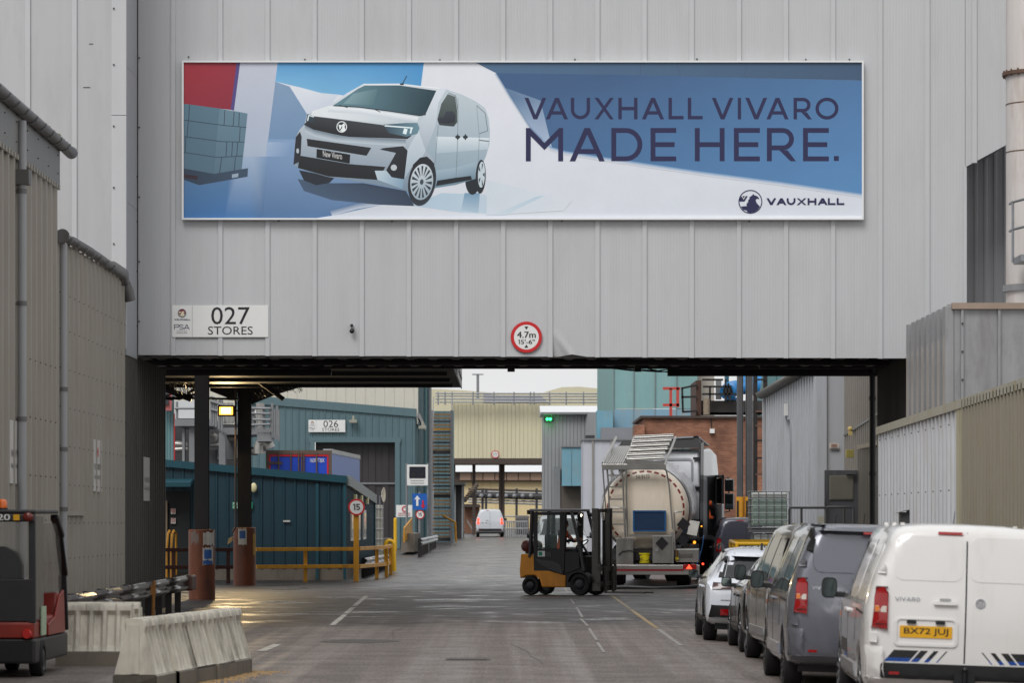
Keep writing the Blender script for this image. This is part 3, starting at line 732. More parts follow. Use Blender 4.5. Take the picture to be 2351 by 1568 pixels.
ink([(0, 785), (520, 915), (470, 975), (60, 1000), (0, 1000)], (208, 218, 228), (216, 222, 230), (0, 800, 450, 950), z8)
ink([(300, 890), (360, 880), (120, 1000), (40, 1000)], (184, 206, 222), (206, 218, 228), (330, 885, 80, 1000), z8)
part('print', pr, PRINT, bb)
DL = D0 - layer[0] * .00004 - .0006
def letters(mb, items, y0, y1, t, zf, d=None):
    for ch, xa, xb in items:
        (Xa, Ya), (Xb, Yb) = zf(xa, y1), zf(xb, y0)
        p0, p1 = P(Xa, Ya, D0), P(Xb, Yb, D0); hh = p1.z - p0.z; ww = (p1.x - p0.x) / hh; tt = t / (y1 - y0)
        for q in glyph(ch, ww, tt): mb.poly([(p0.x + a * hh, d or DL, p0.z + b_ * hh) for a, b_ in q])
mb = MB()
letters(mb, [('V', 232, 365), ('A', 362, 498), ('U', 515, 633), ('X', 660, 778), ('H', 806, 923), ('A', 950, 1086), ('L', 1113, 1205), ('L', 1231, 1322), ('V', 1378, 1510), ('I', 1537, 1557), ('V', 1583, 1717), ('A', 1712, 1848), ('R', 1878, 1990), ('O', 2012, 2153)], 283, 415, 21, z8)
part('lettering', mb, FONTM, bb); mb = MB()
letters(mb, [('M', 240, 468), ('A', 508, 723), ('D', 763, 953), ('E', 1003, 1160)], 468, 672, 30, z8)
part('lettering', mb, FONTM, bb); mb = MB()
letters(mb, [('H', 1274, 1456), ('E', 1513, 1672), ('R', 1715, 1893), ('E', 1936, 2094)], 468, 672, 30, z8)
part('lettering', mb, FONTM, bb); mb = MB(); letters(mb, [('.', 2125, 2155)], 640, 670, 30, z8); part('full_stop', mb, FONTM, bb); mb = MB()
xx = 1712
for ch, w_ in zip('VAUXHALL', (60, 62, 54, 60, 54, 62, 47, 47)): letters(mb, [(ch, xx, xx + w_)], 898, 940, 12, z8); xx += w_ + (1 if ch in 'VA' else 7)
part('lettering', mb, FONTM, bb)
# emblem: ring, griffin head and flag
def emblem(mb, cx, cz, r, d, n=30, ring=True):
    W = lambda pts, k=0: [(cx + a * r, d - k * .0012, cz + b_ * r) for a, b_ in pts]
    if ring:
        for i in range(n):
            a, b_ = 2 * math.pi * i / n, 2 * math.pi * (i + 1) / n
            mb.poly(W([(math.cos(a), math.sin(a)), (math.cos(b_), math.sin(b_)), (.92 * math.cos(b_), .92 * math.sin(b_)), (.92 * math.cos(a), .92 * math.sin(a))]))
    mb.poly(W([(.12, .52), (.26, .66), (.32, .55), (.46, .52), (.60, .44), (.72, .33), (.71, .2), (.60, .26), (.50, .24), (.44, .12), (.52, -.1), (.66, -.25), (.80, -.40), (.62, -.66), (.36, -.85), (0, -.92), (-.25, -.87), (-.30, -.74), (-.62, -.66), (-.80, -.40), (-.30, -.36), (-.34, -.2), (-.18, .0), (-.20, .12), (-.06, .26), (-.10, .36)]))
    mb.poly(W([(-.92, .28), (-.30, .50), (-.10, .50), (-.40, .02), (-.92, .02)][:1] + [(-.86, .36), (-.66, .48), (-.22, .48), (-.50, .02), (-.90, .02)]))
mb = MB(); X_, Y_ = z8(1614, 920); q = P(X_, Y_, D0); rr_ = 73 / 1.5673 / 1.7006 * D0 / FP; emblem(mb, q.x, q.z, rr_, DL); part('emblem', mb, FONTM, bb)
mb = MB(); X_, Y_ = z8(1572, 897); q = P(X_, Y_, D0); text_on(mb, 'V', (q.x - rr_ * .17, DL - .003, q.z - rr_ * .13), (rr_ * .36, 0, 0), (0, 0, rr_ * .3)); part('emblem_letter', mb, WHITEP, bb)
mb = MB(); a = z7(1015, 742); b_ = z7(1150, 762); p0, p1 = P(*a, D0), P(*b_, D0); text_on(mb, 'New Vivaro', (p0.x, DL, p0.z), (p1.x - p0.x, 0, p1.z - p0.z), (-.004, 0, .125)); part('plate_lettering', mb, WHITEP, bb)

# ---- small signs on the bridge
DS = BD - .05
def plate_sign(x0, x1, y0, y1, d, name, label, cat='sign', m=WHITEP, th=.012):
    s = thing(name, label, cat, P((x0 + x1) / 2, y1, d))
    mb = MB(); mb.box(PX(x0, d), PX(x1, d), d, d + th, PZ(y1, d), PZ(y0, d)); part('plate', mb, m, s); return s
def stxt(s, txt, x0, x1, y0, y1, d, m=INK, bold=0., name='lettering'):
    mb = MB(); text_on(mb, txt, (PX(x0, d), d - .004, PZ(y1, d)), (PX(x1, d) - PX(x0, d), 0, 0), (0, 0, PZ(y0, d) - PZ(y1, d)), bold); return part(name, mb, m, s)
MAROON = mat('emblem_maroon', (120, 40, 62), .4, var=0); CHROME = mat('chrome', (200, 202, 206), .15, .9, var=.05)
def stores_sign(x0, y0, k, d, num, label):
    """number plate sign; x0, y0 upper left corner in photo pixels, k photo pixels per pixel of the enlargement"""
    X = lambda v: x0 + (v - 108) * k; Y = lambda v: y0 + (v - 103) * k
    s = plate_sign(X(108), X(2068), Y(103), Y(755), d, 'building_number_sign', label)
    stxt(s, num, X(905), X(1690), Y(140), Y(495), d); stxt(s, 'STORES', X(838), X(1752), Y(537), Y(705), d)
    stxt(s, 'GROUPE', X(200), X(412), Y(656), Y(678), d); mb = MB()
    mb.box(PX(X(515), d), PX(X(519), d), d - .003, d - .001, PZ(Y(752), d), PZ(Y(105), d)); mb.box(PX(X(200), d), PX(X(412), d), d - .003, d - .001, PZ(Y(631), d), PZ(Y(627), d)); part('rule', mb, INK, s)
    mb = MB(); xx = 152
    def let(items, ya, yb, t):
        for ch, xa, xb in items:
            p0, p1 = (PX(X(xa), d), PZ(Y(yb), d)), (PX(X(xb), d), PZ(Y(ya), d)); hh = p1[1] - p0[1]
            for q in glyph(ch, (p1[0] - p0[0]) / hh, t / (yb - ya)): mb.poly([(p0[0] + a * hh, d - .004, p0[1] + b_ * hh) for a, b_ in q])
    for ch, w_ in zip('VAUXHALL', (44, 44, 38, 42, 38, 44, 33, 33)): let([(ch, xx, xx + w_)], 380, 415, 9); xx += w_ + (0 if ch in 'VA' else 3)
    part('brand_lettering', mb, FONTM, s); mb = MB()
    let([('P', 147, 255), ('S', 245, 345), ('A', 345, 465)], 497, 600, 13); part('brand_lettering', mb, FONTM, s)
    r = PX(X(398), d) - PX(X(311), d); cx_, cz_ = PX(X(311), d), PZ(Y(262), d)
    mb = MB(); mb.cyl((cx_, d - .012, cz_), (cx_, d - .001, cz_), r, n=28); part('emblem_disc', mb, CHROME, s)
    mb = MB(); mb.cyl((cx_, d - .014, cz_ + r * .1), (cx_, d - .0125, cz_ + r * .1), r * .78, n=24); part('emblem_field', mb, MAROON, s)
    mb = MB(); emblem(mb, cx_, cz_ - r * .05, r * .8, d - .016, ring=False); part('emblem_figure', mb, mat('emblem_cream', (226, 214, 186), .4, var=0), s)
    return s
stores_sign(395.3, 700.5, .11254, DS, '027', 'white 027 STORES sign at the left foot of the bridge')
def round_sign(cx, cy, r, d, name, label, texts, tri=False, rim=.79, lean=0):
    s = thing(name, label, 'sign', P(cx, cy + r, d))
    c = P(cx, cy, d); rr = r * d / FP
    mb = MB(); mb.lathe([(0, 0), (rr * rim, 0), (rr * rim, -.004), (rr * .985, -.004), (rr, .002), (rr, .02), (0, .02)], c, 'y', 40); part('rim', mb, RED, s, smooth=40)
    mb = MB(); mb.cyl(c + Vector((0, -.003, 0)), c + Vector((0, -.0005, 0)), rr * rim, n=40); part('face', mb, WHITEP, s)
    for t, xa, xb, ya, yb in texts:
        mb = MB()
        if t in ('15', '1'):
            h_ = (yb - ya) * rr; x_ = xa * rr; wt_ = (xb - xa) * rr
            for ch, fw in (('1', .34), ('5', .58)) if t == '15' else (('1', 1.),):
                for g_ in glyph(ch, wt_ * fw / h_, .19): mb.poly([(c.x + x_ + a * h_, c.y - .006, c.z + ya * rr + b_ * h_) for a, b_ in g_])
                x_ += wt_ * (fw + .08)
        else: text_on(mb, t, c + Vector((xa * rr, -.006, ya * rr)), ((xb - xa) * rr, 0, 0), (0, 0, (yb - ya) * rr), .022)
        part('lettering', mb, INK, s)
    if tri:
        for sg in (1, -1):
            mb = MB(); mb.poly([c + Vector((-.13 * rr, -.006, sg * .68 * rr)), c + Vector((.13 * rr, -.006, sg * .68 * rr)), c + Vector((0, -.006, sg * .47 * rr))]); part('arrow_head', mb, INK, s)
    return s
RED = mat('sign_red', (196, 30, 36), .4, var=.04)
round_sign(1208.5, 774, 36, DS, 'height_limit_sign', 'round red-rimmed 4.7m 15\'-6" height limit sign low on the bridge', [('4.7m', -.6, .58, -.05, .36), ('5\'-6"', -.36, .52, -.44, -.16), ('1', -.52, -.41, -.44, -.16)], True)
s = thing('wall_camera', 'small dark wall-mounted camera on the bridge cladding', 'camera', P(808, 752, BD))
mb = MB(); mb.cyl(P(808, 748, BD), P(808, 748, BD - .1), .03); mb.cyl(P(808, 747, BD - .1), P(808, 757, BD - .1), .018); part('bracket', mb, GALV, s)
mb = MB(); mb.sphere(P(808, 760, BD - .11), .05); mb.box(PX(805, BD), PX(811, BD), BD - .16, BD - .08, PZ(750, BD), PZ(745, BD)); part('housing', mb, BLACKP, s, smooth=40)

# ================================================================ beige sheds on the left
BEIGE = mat('beige_sheet', (156, 150, 140), .5, var=.05, vs_=1.2, streak=.09, rnd=.03, dirt=(140, 132, 118), dirt_amt=.35)
GUTTER = mat('grey_plastic_gutter', (112, 110, 110), .4, var=.12, vs_=5, dirt=(70, 66, 60), dirt_amt=.6)
PIPEG = mat('pale_grey_downpipe', (162, 163, 166), .35, var=.05, streak=.08)
MOSS = mat('gutter_moss', (110, 106, 62), .9, var=.4, vs_=30)
def gutter(parent, pts, r, m=GUTTER, name='gutter'):
    mb = MB(); pts = [Vector(p) for p in pts]
    vv = []; k = 9
    for i, p in enumerate(pts):
        t = (pts[min(i + 1, len(pts) - 1)] - pts[max(i - 1, 0)]).normalized(); sd = t.cross(Vector((0, 0, 1))).normalized(); up = sd.cross(t)
        for j in range(k):
            a = math.pi + math.pi * j / (k - 1); vv.append(p + sd * (r * math.cos(a)) + up * (r * math.sin(a)))
    fs = [(i * k + j, (i + 1) * k + j, (i + 1) * k + j + 1, i * k + j + 1) for i in range(len(pts) - 1) for j in range(k - 1)]
    mb.add(vv, fs); return part(name, mb, m, parent, smooth=50, solid=.012)
def brackets(parent, p0, p1, n, r, m=GUTTER):
    p0, p1 = Vector(p0), Vector(p1)
    for i in range(n):
        c = p0.lerp(p1, (i + .5) / n); t = (p1 - p0).normalized()
        mb = MB(); mb.lathe([(r * 1.04, -.03), (r * 1.13, -.03), (r * 1.13, .03), (r * 1.04, .03)], c, 'y', 12, math.pi, 2 * math.pi); part('gutter_joint', mb, m, parent)
def downpipe(parent, x, y, z0, z1, r, bands, m=PIPEG):
    mb = MB(); mb.cyl((x, y, z0), (x, y, z1), r, n=16); o = part('downpipe', mb, m, parent, smooth=40)
    for z in bands:
        mb = MB(); mb.cyl((x, y, z), (x, y, z + .07), r * 1.18, n=16); mb.box(x - .16, x - r, y - .03, y + .03, z + .01, z + .05); part('pipe_clip', mb, GUTTER, parent, smooth=40)
    return o
X1 = -7.55
s1 = thing('corrugated_shed', 'tall beige corrugated shed with grey fascia at the left edge', 'building', (X1, 48, 0))
corr_wall(s1, (X1, 6.5), (X1, 57.5), 0, 7.4, 7.4, .6, .08, BEIGE, -1, 1.2)  # unseen stretch towards the camera added to darken van reflections and fill light
mb = MB(); mb.box(X1 - .02, X1 + .09, 6.5, 57.5, 7.39, 8.1); part('fascia', mb, mat('fascia_grey', (128, 127, 124), .5, var=.06, streak=.1), s1)
mb = MB()
for i in range(63): mb.box(X1 + .085, X1 + .115, 38.6 + i * .3, 38.75 + i * .3, 7.34, 7.42)
part('drip_flashing', mb, BEIGE, s1, stuff=True)
mb = MB(); mb.poly([(X1, 6.5, 8.1), (X1, 57.5, 8.1), (X1 - 6, 57.5, 9), (X1 - 6, 6.5, 9)]); mb.poly([(X1, 57.5, 0), (X1 - 6, 57.5, 0), (X1 - 6, 57.5, 9), (X1, 57.5, 8.1)]); part('roof', mb, DARKWALL, s1)
gutter(s1, [(X1 + .16, 6.5, 8.14), (X1 + .16, 50, 8.13), (X1 + .16, 57.2, 8.1), (X1 + .18, 58.3, 8.06)], .11)
brackets(s1, (X1 + .16, 38.5, 8.14), (X1 + .16, 57.8, 8.1), 20, .11)
mb = MB(); mb.cyl((X1 + .18, 58.28, 8.06), (X1 + .18, 58.31, 8.06), .10); part('gutter_end', mb, GUTTER, s1)
downpipe(s1, X1 + .14, 52.7, .0, 7.95, .066, (3.4, 5.15, 6.85))
mb = MB(); mb.prism([(X1 + .02, 52.58, 6.98), (X1 + .02, 52.82, 6.98), (X1 + .02, 52.86, 7.2), (X1 + .02, 52.54, 7.2)], (.24, 0, 0)); part('hopper', mb, mat('hopper_grey', (104, 102, 100), .5), s1)
screws(s1, [(X1 + .075, 53.4 + k * .6, z) for k in range(7) for z in (4.4, 3.5, 2.6, 1.9, 1.2)] + [(X1 + .088, 50 + i * 1.2, z) for i in range(7) for z in (7.6, 7.9)], .011, (1, 0, 0))
s2 = thing('corrugated_shed', 'lower beige corrugated shed dotted with fixings beside the bridge corner', 'building', (XS, 60, 0))
corr_wall(s2, (XS, 57.6), (XS, 68), 0, 6.6, 6.6, .65, .08, BEIGE, -1, 1.3)
mb = MB(); mb.poly([(XS, 57.6, 6.6), (XS, 67.9, 6.6), (XS - 6, 67.9, 7.1), (XS - 6, 57.6, 7.1)]); part('roof', mb, DARKWALL, s2)
mb = MB(); mb.box(XS, XS + .05, 67.86, 67.99, 0, 6.5); part('corner_trim', mb, BEIGE, s2)
gpts = [P(150, 543, 58.4), P(185, 566, 60.7), P(215, 588, 62.8), P(245, 612, 65), P(268, 628, 66.8), P(284, 645, 67.7), P(294, 668, 67.75), P(299, 690, 67.8)]
gpts = [Vector((XS + .15, p.y, p.z)) for p in gpts[:5]] + gpts[5:]
gutter(s2, [(XS + .15, 57.7, 6.62)] + gpts[:4], .105)
mb = MB(); mb.tube(gpts[3:], [.105, .105, .108, .11, .11], 14); part('gutter_end_pipe', mb, GUTTER, s2, smooth=50)
brackets(s2, (XS + .15, 57.7, 6.62), gpts[3], 7, .105); mpts = gpts
downpipe(s2, XS + .13, 58.0, 0, 6.5, .068, (2.05, 3.05, 4.05))
mb = MB(); c = (XS + .15, 57.72, 6.62); mb.cyl(c, (c[0], c[1] + .05, c[2] - .01), .12); part('gutter_outlet', mb, GUTTER, s2)
screws(s2, [(XS + .075, 57.6 + .325 + k * .65, z) for k in range(16) for z in (1.25, 1.85, 2.5, 3.15, 3.8, 4.45, 5.1, 5.7)], .010, (1, 0, 0))
mb = MB(); mb.box(XS + .03, XS + .12, 58.4, 61.2, 1.98, 2.06); part('ledge_flashing', mb, BEIGE, s2)
mb = MB()
for k in range(34):
    q = gpts[0].lerp(gpts[3], random.random()) if k % 2 else Vector((X1 + .16, random.uniform(55, 58), 8.12)); x, y, z = q.x, q.y, q.z - .01
    mb.sphere((x + random.uniform(-.05, .05), y, z + .03), random.uniform(.02, .05), 5, 4)
part('gutter_moss', mb, MOSS, s2, stuff=True)
# notices on the shed walls (seen edge-on)
SIGNG = mat('weathered_notice', (202, 200, 196), .45, var=.06, dirt=(150, 148, 140), dirt_amt=.4)
GREYINK = mat('faded_ink', (96, 92, 96), .5, var=0)
def edge_notice(xw, y0, y1, z0, z1, label, red=True):
    s = thing('wall_notice', label, 'sign', (xw, y0, z0))
    mb = MB(); mb.box(xw, xw + .012, y0, y1, z0, z1); part('plate', mb, SIGNG, s)
    h = z1 - z0; w_ = y1 - y0
    for txt, a, b_ in (('NO PARKING', .42, .54), ('NO WAITING', .24, .32)):
        mb = MB(); text_on(mb, txt, (xw + .015, y0 + .08 * w_, z0 + a * h), (0, .84 * w_, 0), (0, 0, (b_ - a) * h)); part('lettering', mb, GREYINK, s)
    if red:
        mb = MB(); mb.cyl((xw + .013, y0 + w_ / 2, z0 + .76 * h), (xw + .016, y0 + w_ / 2, z0 + .76 * h), .1 * h, n=20); part('symbol', mb, RED, s)
edge_notice(XS + .06, 62.7, 64.0, 2.42, 3.36, 'curled pale notice with a red symbol on the beige shed wall')
edge_notice(XS + .06, 71.3, 72.4, 2.3, 3.2, 'dull notice plate on the dark wall just inside the bridge', False)
edge_notice(X1 + .06, 51.9, 53.6, 2.45, 3.4, 'pale notice half hidden behind the downpipe of the tall shed', False)

# ================================================================ crash barriers, left
def wbeam(name, label, p0, p1, ztop, zg, step=2.0, m=None, postm=None):
    """steel W-beam barrier from p0 to p1 (ground x, y)"""
    m = m or GALV; p0, p1 = Vector((*p0, 0)), Vector((*p1, 0)); L_ = (p1 - p0).length; t = (p1 - p0) / L_; sd = Vector((t.y, -t.x, 0))
    s = thing(name, label, 'crash barrier', (p0.x, p0.y, zg))
    prof = [(0, 0), (.015, -.02), (.075, -.06), (.075, -.10), (.01, -.14), (.01, -.18), (.075, -.22), (.075, -.26), (.015, -.30), (0, -.32)]
    n = max(1, round(L_ / 4.))
    for k in range(n):
        a, b_ = p0 + t * (L_ * k / n), p0 + t * (L_ * (k + 1) / n); mb = MB(); vv = []
        for q in (a - t * .08, b_ + t * .08): vv += [q + sd * (o + .003 * (k % 2)) + Vector((0, 0, ztop + z)) for o, z in prof]
        kk = len(prof); mb.add(vv, [(i, i + 1, kk + i + 1, kk + i) for i in range(kk - 1)]); part('rail', mb, m, s, smooth=50, solid=.006)
    for k in range(int(L_ / step) + 1):
        c = p0 + t * (k * step + .3); mb = MB(); mb.box(c.x - .06, c.x + .0, c.y - .06, c.y + .06, zg - .05, ztop - .02); mb.box(c.x - .001, c.x + .06, c.y - .02, c.y + .02, zg - .05, ztop - .04) if False else None
        c2 = c - sd * .07; mb = MB(); mb.box(c2.x - .06, c2.x + .06, c2.y - .05, c2.y + .05, zg - .05, ztop - .0); part('post', mb, postm or BLACKST, s)
    return s
WETST = mat('wet_dark_steel', (86, 82, 80), .25, .7, var=.3, vs_=4, dirt=(66, 48, 36), dirt_amt=.5)
wbeam('crash_barrier', 'dark wet steel crash barrier along the beige shed wall', (-6.75, 48), (-6.75, 72), .76, 0, 1.9, WETST)
mb = MB(); mb.box(-6.86, -6.62, 72.1, 73.1, .44, .76); single('barrier_terminal', mb, mat('rust_brown_steel', (92, 58, 48), .5, var=.3), 'rust-brown end piece closing the steel crash barrier', 'barrier end', loc=(-6.74, 72.6, .44), bev=.04)
mb = MB(); mb.cyl((-6.5, 63, 0), (-6.47, 63, .8), .03, n=8); mb.box(-6.53, -6.44, 62.97, 63.03, .55, .72)
single('marker_stake', mb, mat('rusty_yellow', (140, 92, 40), .7, var=.4, vs_=9), 'thin rusty yellow stake standing against the crash barrier', 'stake', loc=(-6.5, 63, 0))
BARR = mat('dirty_white_plastic', (208, 202, 188), .55, var=.2, vs_=5, streak=.12, dirt=(84, 76, 64), dirt_amt=.9, bump=.15)
BARRB = mat('muddy_barrier_base', (122, 114, 102), .7, var=.2, vs_=4, dirt=(70, 62, 52), dirt_amt=.8, bump=.2)
def barrier_mesh():
    L_ = .98; prof = [(.25, 0), (.25, .17), (.235, .19), (.195, .34), (.15, .50), (.115, .62), (.105, .66), (.095, .78), (.075, .81)]
    nu = 50
    def fl(u, z):                                     # vertical flutes
        if z < .2 or z > .66: return 0 if z <= .66 else .02 * (1 if math.sin(u * 2 * math.pi * 2.5) > 0 else 0)
        ph = (u * 5.5) % 1; return -.055 * cl((.36 - abs(ph - .5)) / .1)
    def fn(u, v, sg):
        i = min(int(v * (len(prof) - 1)), len(prof) - 2); f = v * (len(prof) - 1) - i
        x = prof[i][0] + (prof[i + 1][0] - prof[i][0]) * f; z = prof[i][1] + (prof[i + 1][1] - prof[i][1]) * f
        return ((x + fl(u, z)) * sg, (u - .5) * L_, z)
    body = MB(); base = MB()
    for sg in (1, -1):
        for lo, hi, mb in ((1 / 8, 1, body), (0, 1 / 8, base)):
            k = 14 if mb is body else 1
            n0 = len(mb.v); mb.grid(lambda u, v: fn(u, lo + (hi - lo) * v, sg), nu, k)
    body.grid(lambda u, v: ((v * 2 - 1) * .075, (u - .5) * L_, .81), 4, 2)
    for e in (-.5, .5):
        pts = [(x, e * L_, z) for x, z in prof] + [(-x, e * L_, z) for x, z in prof[::-1]]
        body.poly(pts)
        body.box(-.05, .05, e * L_ - .02, e * L_ + .02, .2, .74)
    base = MB(); base.prism([(-.25, -L_ / 2, 0), (.25, -L_ / 2, 0), (.25, -L_ / 2, .17), (.235, -L_ / 2, .19), (-.235, -L_ / 2, .19), (-.25, -L_ / 2, .17)], (0, L_, 0))
    return body, base
_bb, _bs = barrier_mesh()
bar0 = None
def put_barrier(x, y, rz, label, z=0):
    global bar0
    if bar0 is None:
        bar0 = thing('traffic_barrier', label, 'barrier', (x, y, z), rz, 'dirty white traffic barriers')
        part('shell', _bb, BARR, bar0, False, smooth=30, fix=True); part('base', _bs, BARRB, bar0, False)
        return bar0
    c = copy_tree(bar0); c.location = (x, y, z); c.rotation_euler = (0, 0, rz); c['label'] = label; return c
put_barrier(PX(219, 45.6), 45.6, R(90), 'dirty white barrier standing broadside beside the tow tractor')
put_barrier(PX(300, 46.4) - .36, 46.4, R(92), 'dirty white barrier mostly hidden behind the broadside one')
_an = math.atan2(-.70, 4.85)
for k, nm in enumerate(('nearest barrier of the slanting row, its blunt end facing the camera', 'second barrier of the slanting row, counted from the blunt end', 'middle barrier of the slanting row of dirty white ones', 'fourth barrier of the slanting row, counted from the blunt end', 'farthest barrier of the slanting row, out towards the road')):
    t = (k + .5) / 5; put_barrier(-4.17 + .70 * t + (.012 if k % 2 else -.012), 38.55 + 4.85 * t, _an + R(random.uniform(-1.5, 1.5)), nm)
mb = MB()
for k in range(900):
    t = random.random(); X = -3.85 + .60 * t + abs(random.gauss(0, .2)); Y = 39.5 + 4.3 * t; z = gz(X, Y); r = random.uniform(.008, .022); a = random.uniform(0, 6.3)
    mb.add([(X + r * math.cos(a), Y + r * math.sin(a), z + .003), (X + r * math.cos(a + 2.1), Y + r * math.sin(a + 2.1), z + .003), (X + r * math.cos(a + 4.2), Y + r * math.sin(a + 4.2), z + .003), (X, Y, z + r * .9)], [(0, 1, 3), (1, 2, 3), (2, 0, 3)])
o = single('sawdust', mb, mat('sawdust_tan', (170, 140, 98), .9, var=.3, vs_=40), 'tan sawdust scattered along the foot of the slanting barriers', 'sawdust'); o['kind'] = 'stuff'

# ================================================================ right-hand fence, duct and chimney
FENW = mat('white_grey_sheet', (194, 196, 200), .42, var=.05, streak=.12, rnd=.05, dirt=(166, 160, 146), dirt_amt=.4)
FENB = mat('beige_fence_sheet', (138, 131, 117), .5, var=.05, streak=.1, rnd=.04, dirt=(128, 122, 92), dirt_amt=.5)
CAPP = mat('algae_capping', (160, 158, 146), .5, var=.1, vs_=2, dirt=(140, 132, 84), dirt_amt=.8)
XF = 7.4
fence = thing('sheet_fence', 'high fence of corrugated sheets, pale grey then beige, behind the parked vans', 'fence', (XF, 60, 0))
corr_wall(fence, (XF, 70), (XF, 56.9), -.2, 3.74, 3.84, .55, .06, FENW, -1, 1.1)
corr_wall(fence, (XF - .04, 56.8), (XF - .04, 14), -.2, 3.86, 3.95, .36, .05, FENB, -1, 1.1)  # near stretch runs on out of view, added for darker reflections and contrast
mb = MB(); mb.box(XF - .07, XF - .035, 56.75, 57.5, -.2, 3.8); part('stained_sheet', mb, mat('algae_streaked_sheet', (172, 166, 140), .5, var=.1, streak=.4, dirt=(112, 106, 60), dirt_amt=.8), fence)
for k in range(25):
    y0 = 70.05 - k * 2.2; y1 = y0 - 2.18; z0, z1 = 3.74 + (70 - y0) * .0085, 3.74 + (70 - y1) * .0085
    mb = MB(); mb.prism([(XF - .09, y0, z0 - .12), (XF + .06, y0, z0 - .02), (XF + .06, y0, z0 + .05), (XF - .09, y0, z0 + .03)], (0, y1 - y0, z1 - z0)); part('capping', mb, CAPP, fence)
mb = MB(); mb.box(XF - .045, XF + .03, 69.98, 70.06, -.2, 3.74); part('corner_trim', mb, FENW, fence)
screws(fence, [(XF - .062, 69.45 - k * 1.1, z) for k in range(11) for z in (2.4, 3.5)], .012, (-1, 0, 0))
mb = MB(); mb.box(XF - .2, XF - .03, 64.6, 64.9, 1.75, 2.05); mb.poly([(XF - .26, 64.5, 2.03), (XF - .02, 64.5, 2.10), (XF - .02, 65, 2.10), (XF - .26, 65, 2.03)])
single('vent_hood', mb, mat('vent_grey', (70, 70, 70), .5), 'small dark vent hood low on the pale grey fence', 'vent', loc=(XF - .1, 64.7, 1.75))
DUCT = mat('weathered_duct_steel', (152, 152, 154), .42, .35, var=.12, vs_=1.1, streak=.12, dirt=(104, 100, 96), dirt_amt=.6)
duct = thing('ribbed_duct', 'large grey steel duct box with ribbed flank above the fence', 'duct', (8.8, 62, 2.5))
XD = 7.87; ZD = 5.71
mb = MB(); mb.box(XD, 13, 62, 68, 2.2, ZD); part('casing', mb, DUCT, duct)
for k in range(8):
    y = 62.0 + k * .82; mb = MB(); mb.box(XD - .16, XD - .001, y + .02, y + .42, 2.2, ZD - .02 + .03); part('rib', mb, DUCT, duct, bev=.008)
    if k < 7:
        mb = MB(); mb.cyl((XD - .05, y + .3, ZD), (XD - .05, y + .42, ZD), .06, n=10) if k in (0, 2) else None
        if k in (0, 2): part('lifting_eye', mb, DUCT, duct)
for x in (XD + .11, PX(2290, 62) , PX(2360, 62)):
    mb = MB(); mb.box(x, x + .05, 61.93, 61.999, 2.2, ZD - .05); part('seam_flange', mb, DUCT, duct, bev=.006)
mb = MB(); mb.box(XD - .05, 13, 61.9, 62.05, ZD - .05, ZD + .06); part('top_flange', mb, mat('rusting_flange', (150, 132, 118), .6, var=.25, vs_=1.5), duct)
screws(duct, [(XD + .135, 61.925, z) for z in (2.9, 3.4, 3.9, 4.4, 4.9, 5.4)], .022)
PIPE = mat('stained_white_pipe', (206, 200, 196), .5, var=.06, vs_=1, streak=.14, dirt=(150, 118, 96), dirt_amt=.45)
PCX, PCY, PR = PX(2310, 66) + .62, 66, .62
pip = thing('exhaust_stack', 'thick off-white exhaust stack with rusty flanges at the right edge', 'chimney', (PCX, PCY, 5.5))
mb = MB(); mb.cyl((PCX, PCY, 5.4), (PCX, PCY, PZ(172, 66)), PR, n=36); mb.cyl((PCX, PCY, PZ(168, 66)), (PCX, PCY, 15), PR * 1.0, n=36); part('shaft', mb, PIPE, pip, smooth=40)
RUSTF = mat('rusty_flange', (96, 72, 58), .7, var=.3, vs_=8)
mb = MB(); mb.cyl((PCX, PCY, PZ(174, 66)), (PCX, PCY, PZ(166, 66)), PR + .07, n=36)
for k in range(24): mb.cyl((PCX + (PR + .04) * math.cos(k * .2618), PCY + (PR + .04) * math.sin(k * .2618), PZ(178, 66)), (PCX + (PR + .04) * math.cos(k * .2618), PCY + (PR + .04) * math.sin(k * .2618), PZ(162, 66)), .018, n=6)
part('bolted_flange', mb, RUSTF, pip, smooth=30)
for y in (240, 350): mb = MB(); mb.cyl((PCX, PCY, PZ(y + 1.2, 66)), (PCX, PCY, PZ(y - 1.2, 66)), PR + .006, n=36); part('weld_band', mb, RUSTF, pip, smooth=40)
mb = MB(); mb.cyl((PCX, PCY, PZ(670, 66)), (PCX, PCY, PZ(655, 66)), PR + .06, n=36); part('base_collar', mb, DUCT, pip, smooth=40)
plat = thing('stack_platform', 'small galvanised platform with handrails clamped round the stack', 'platform', (PCX, 65, PZ(605, 65)))
zt = PZ(605, 65); x0 = PX(2322, 65)
mb = MB(); mb.box(x0 + .08, x0 + 1.6, 64.3, 65.3, zt, zt + .12); part('deck', mb, GALV, plat)
for i, x in enumerate((x0, x0 + .3, x0 + .75, x0 + 1.3)): mb = MB(); mb.cyl((x, 64.3 + (.5 if i == 0 else 0), zt), (x, 64.3 + (.5 if i == 0 else 0), zt + 1.15 + i * .04), .025, n=8); part('stanchion', mb, GALV, plat)
for z in (.62, 1.13): mb = MB(); mb.tube([(x0, 65.2, zt + z), (x0, 64.8, zt + z), (x0 + .3, 64.3, zt + z + .05), (x0 + 1.5, 64.3, zt + z + .1)], .025, 8); part('handrail', mb, GALV, plat)

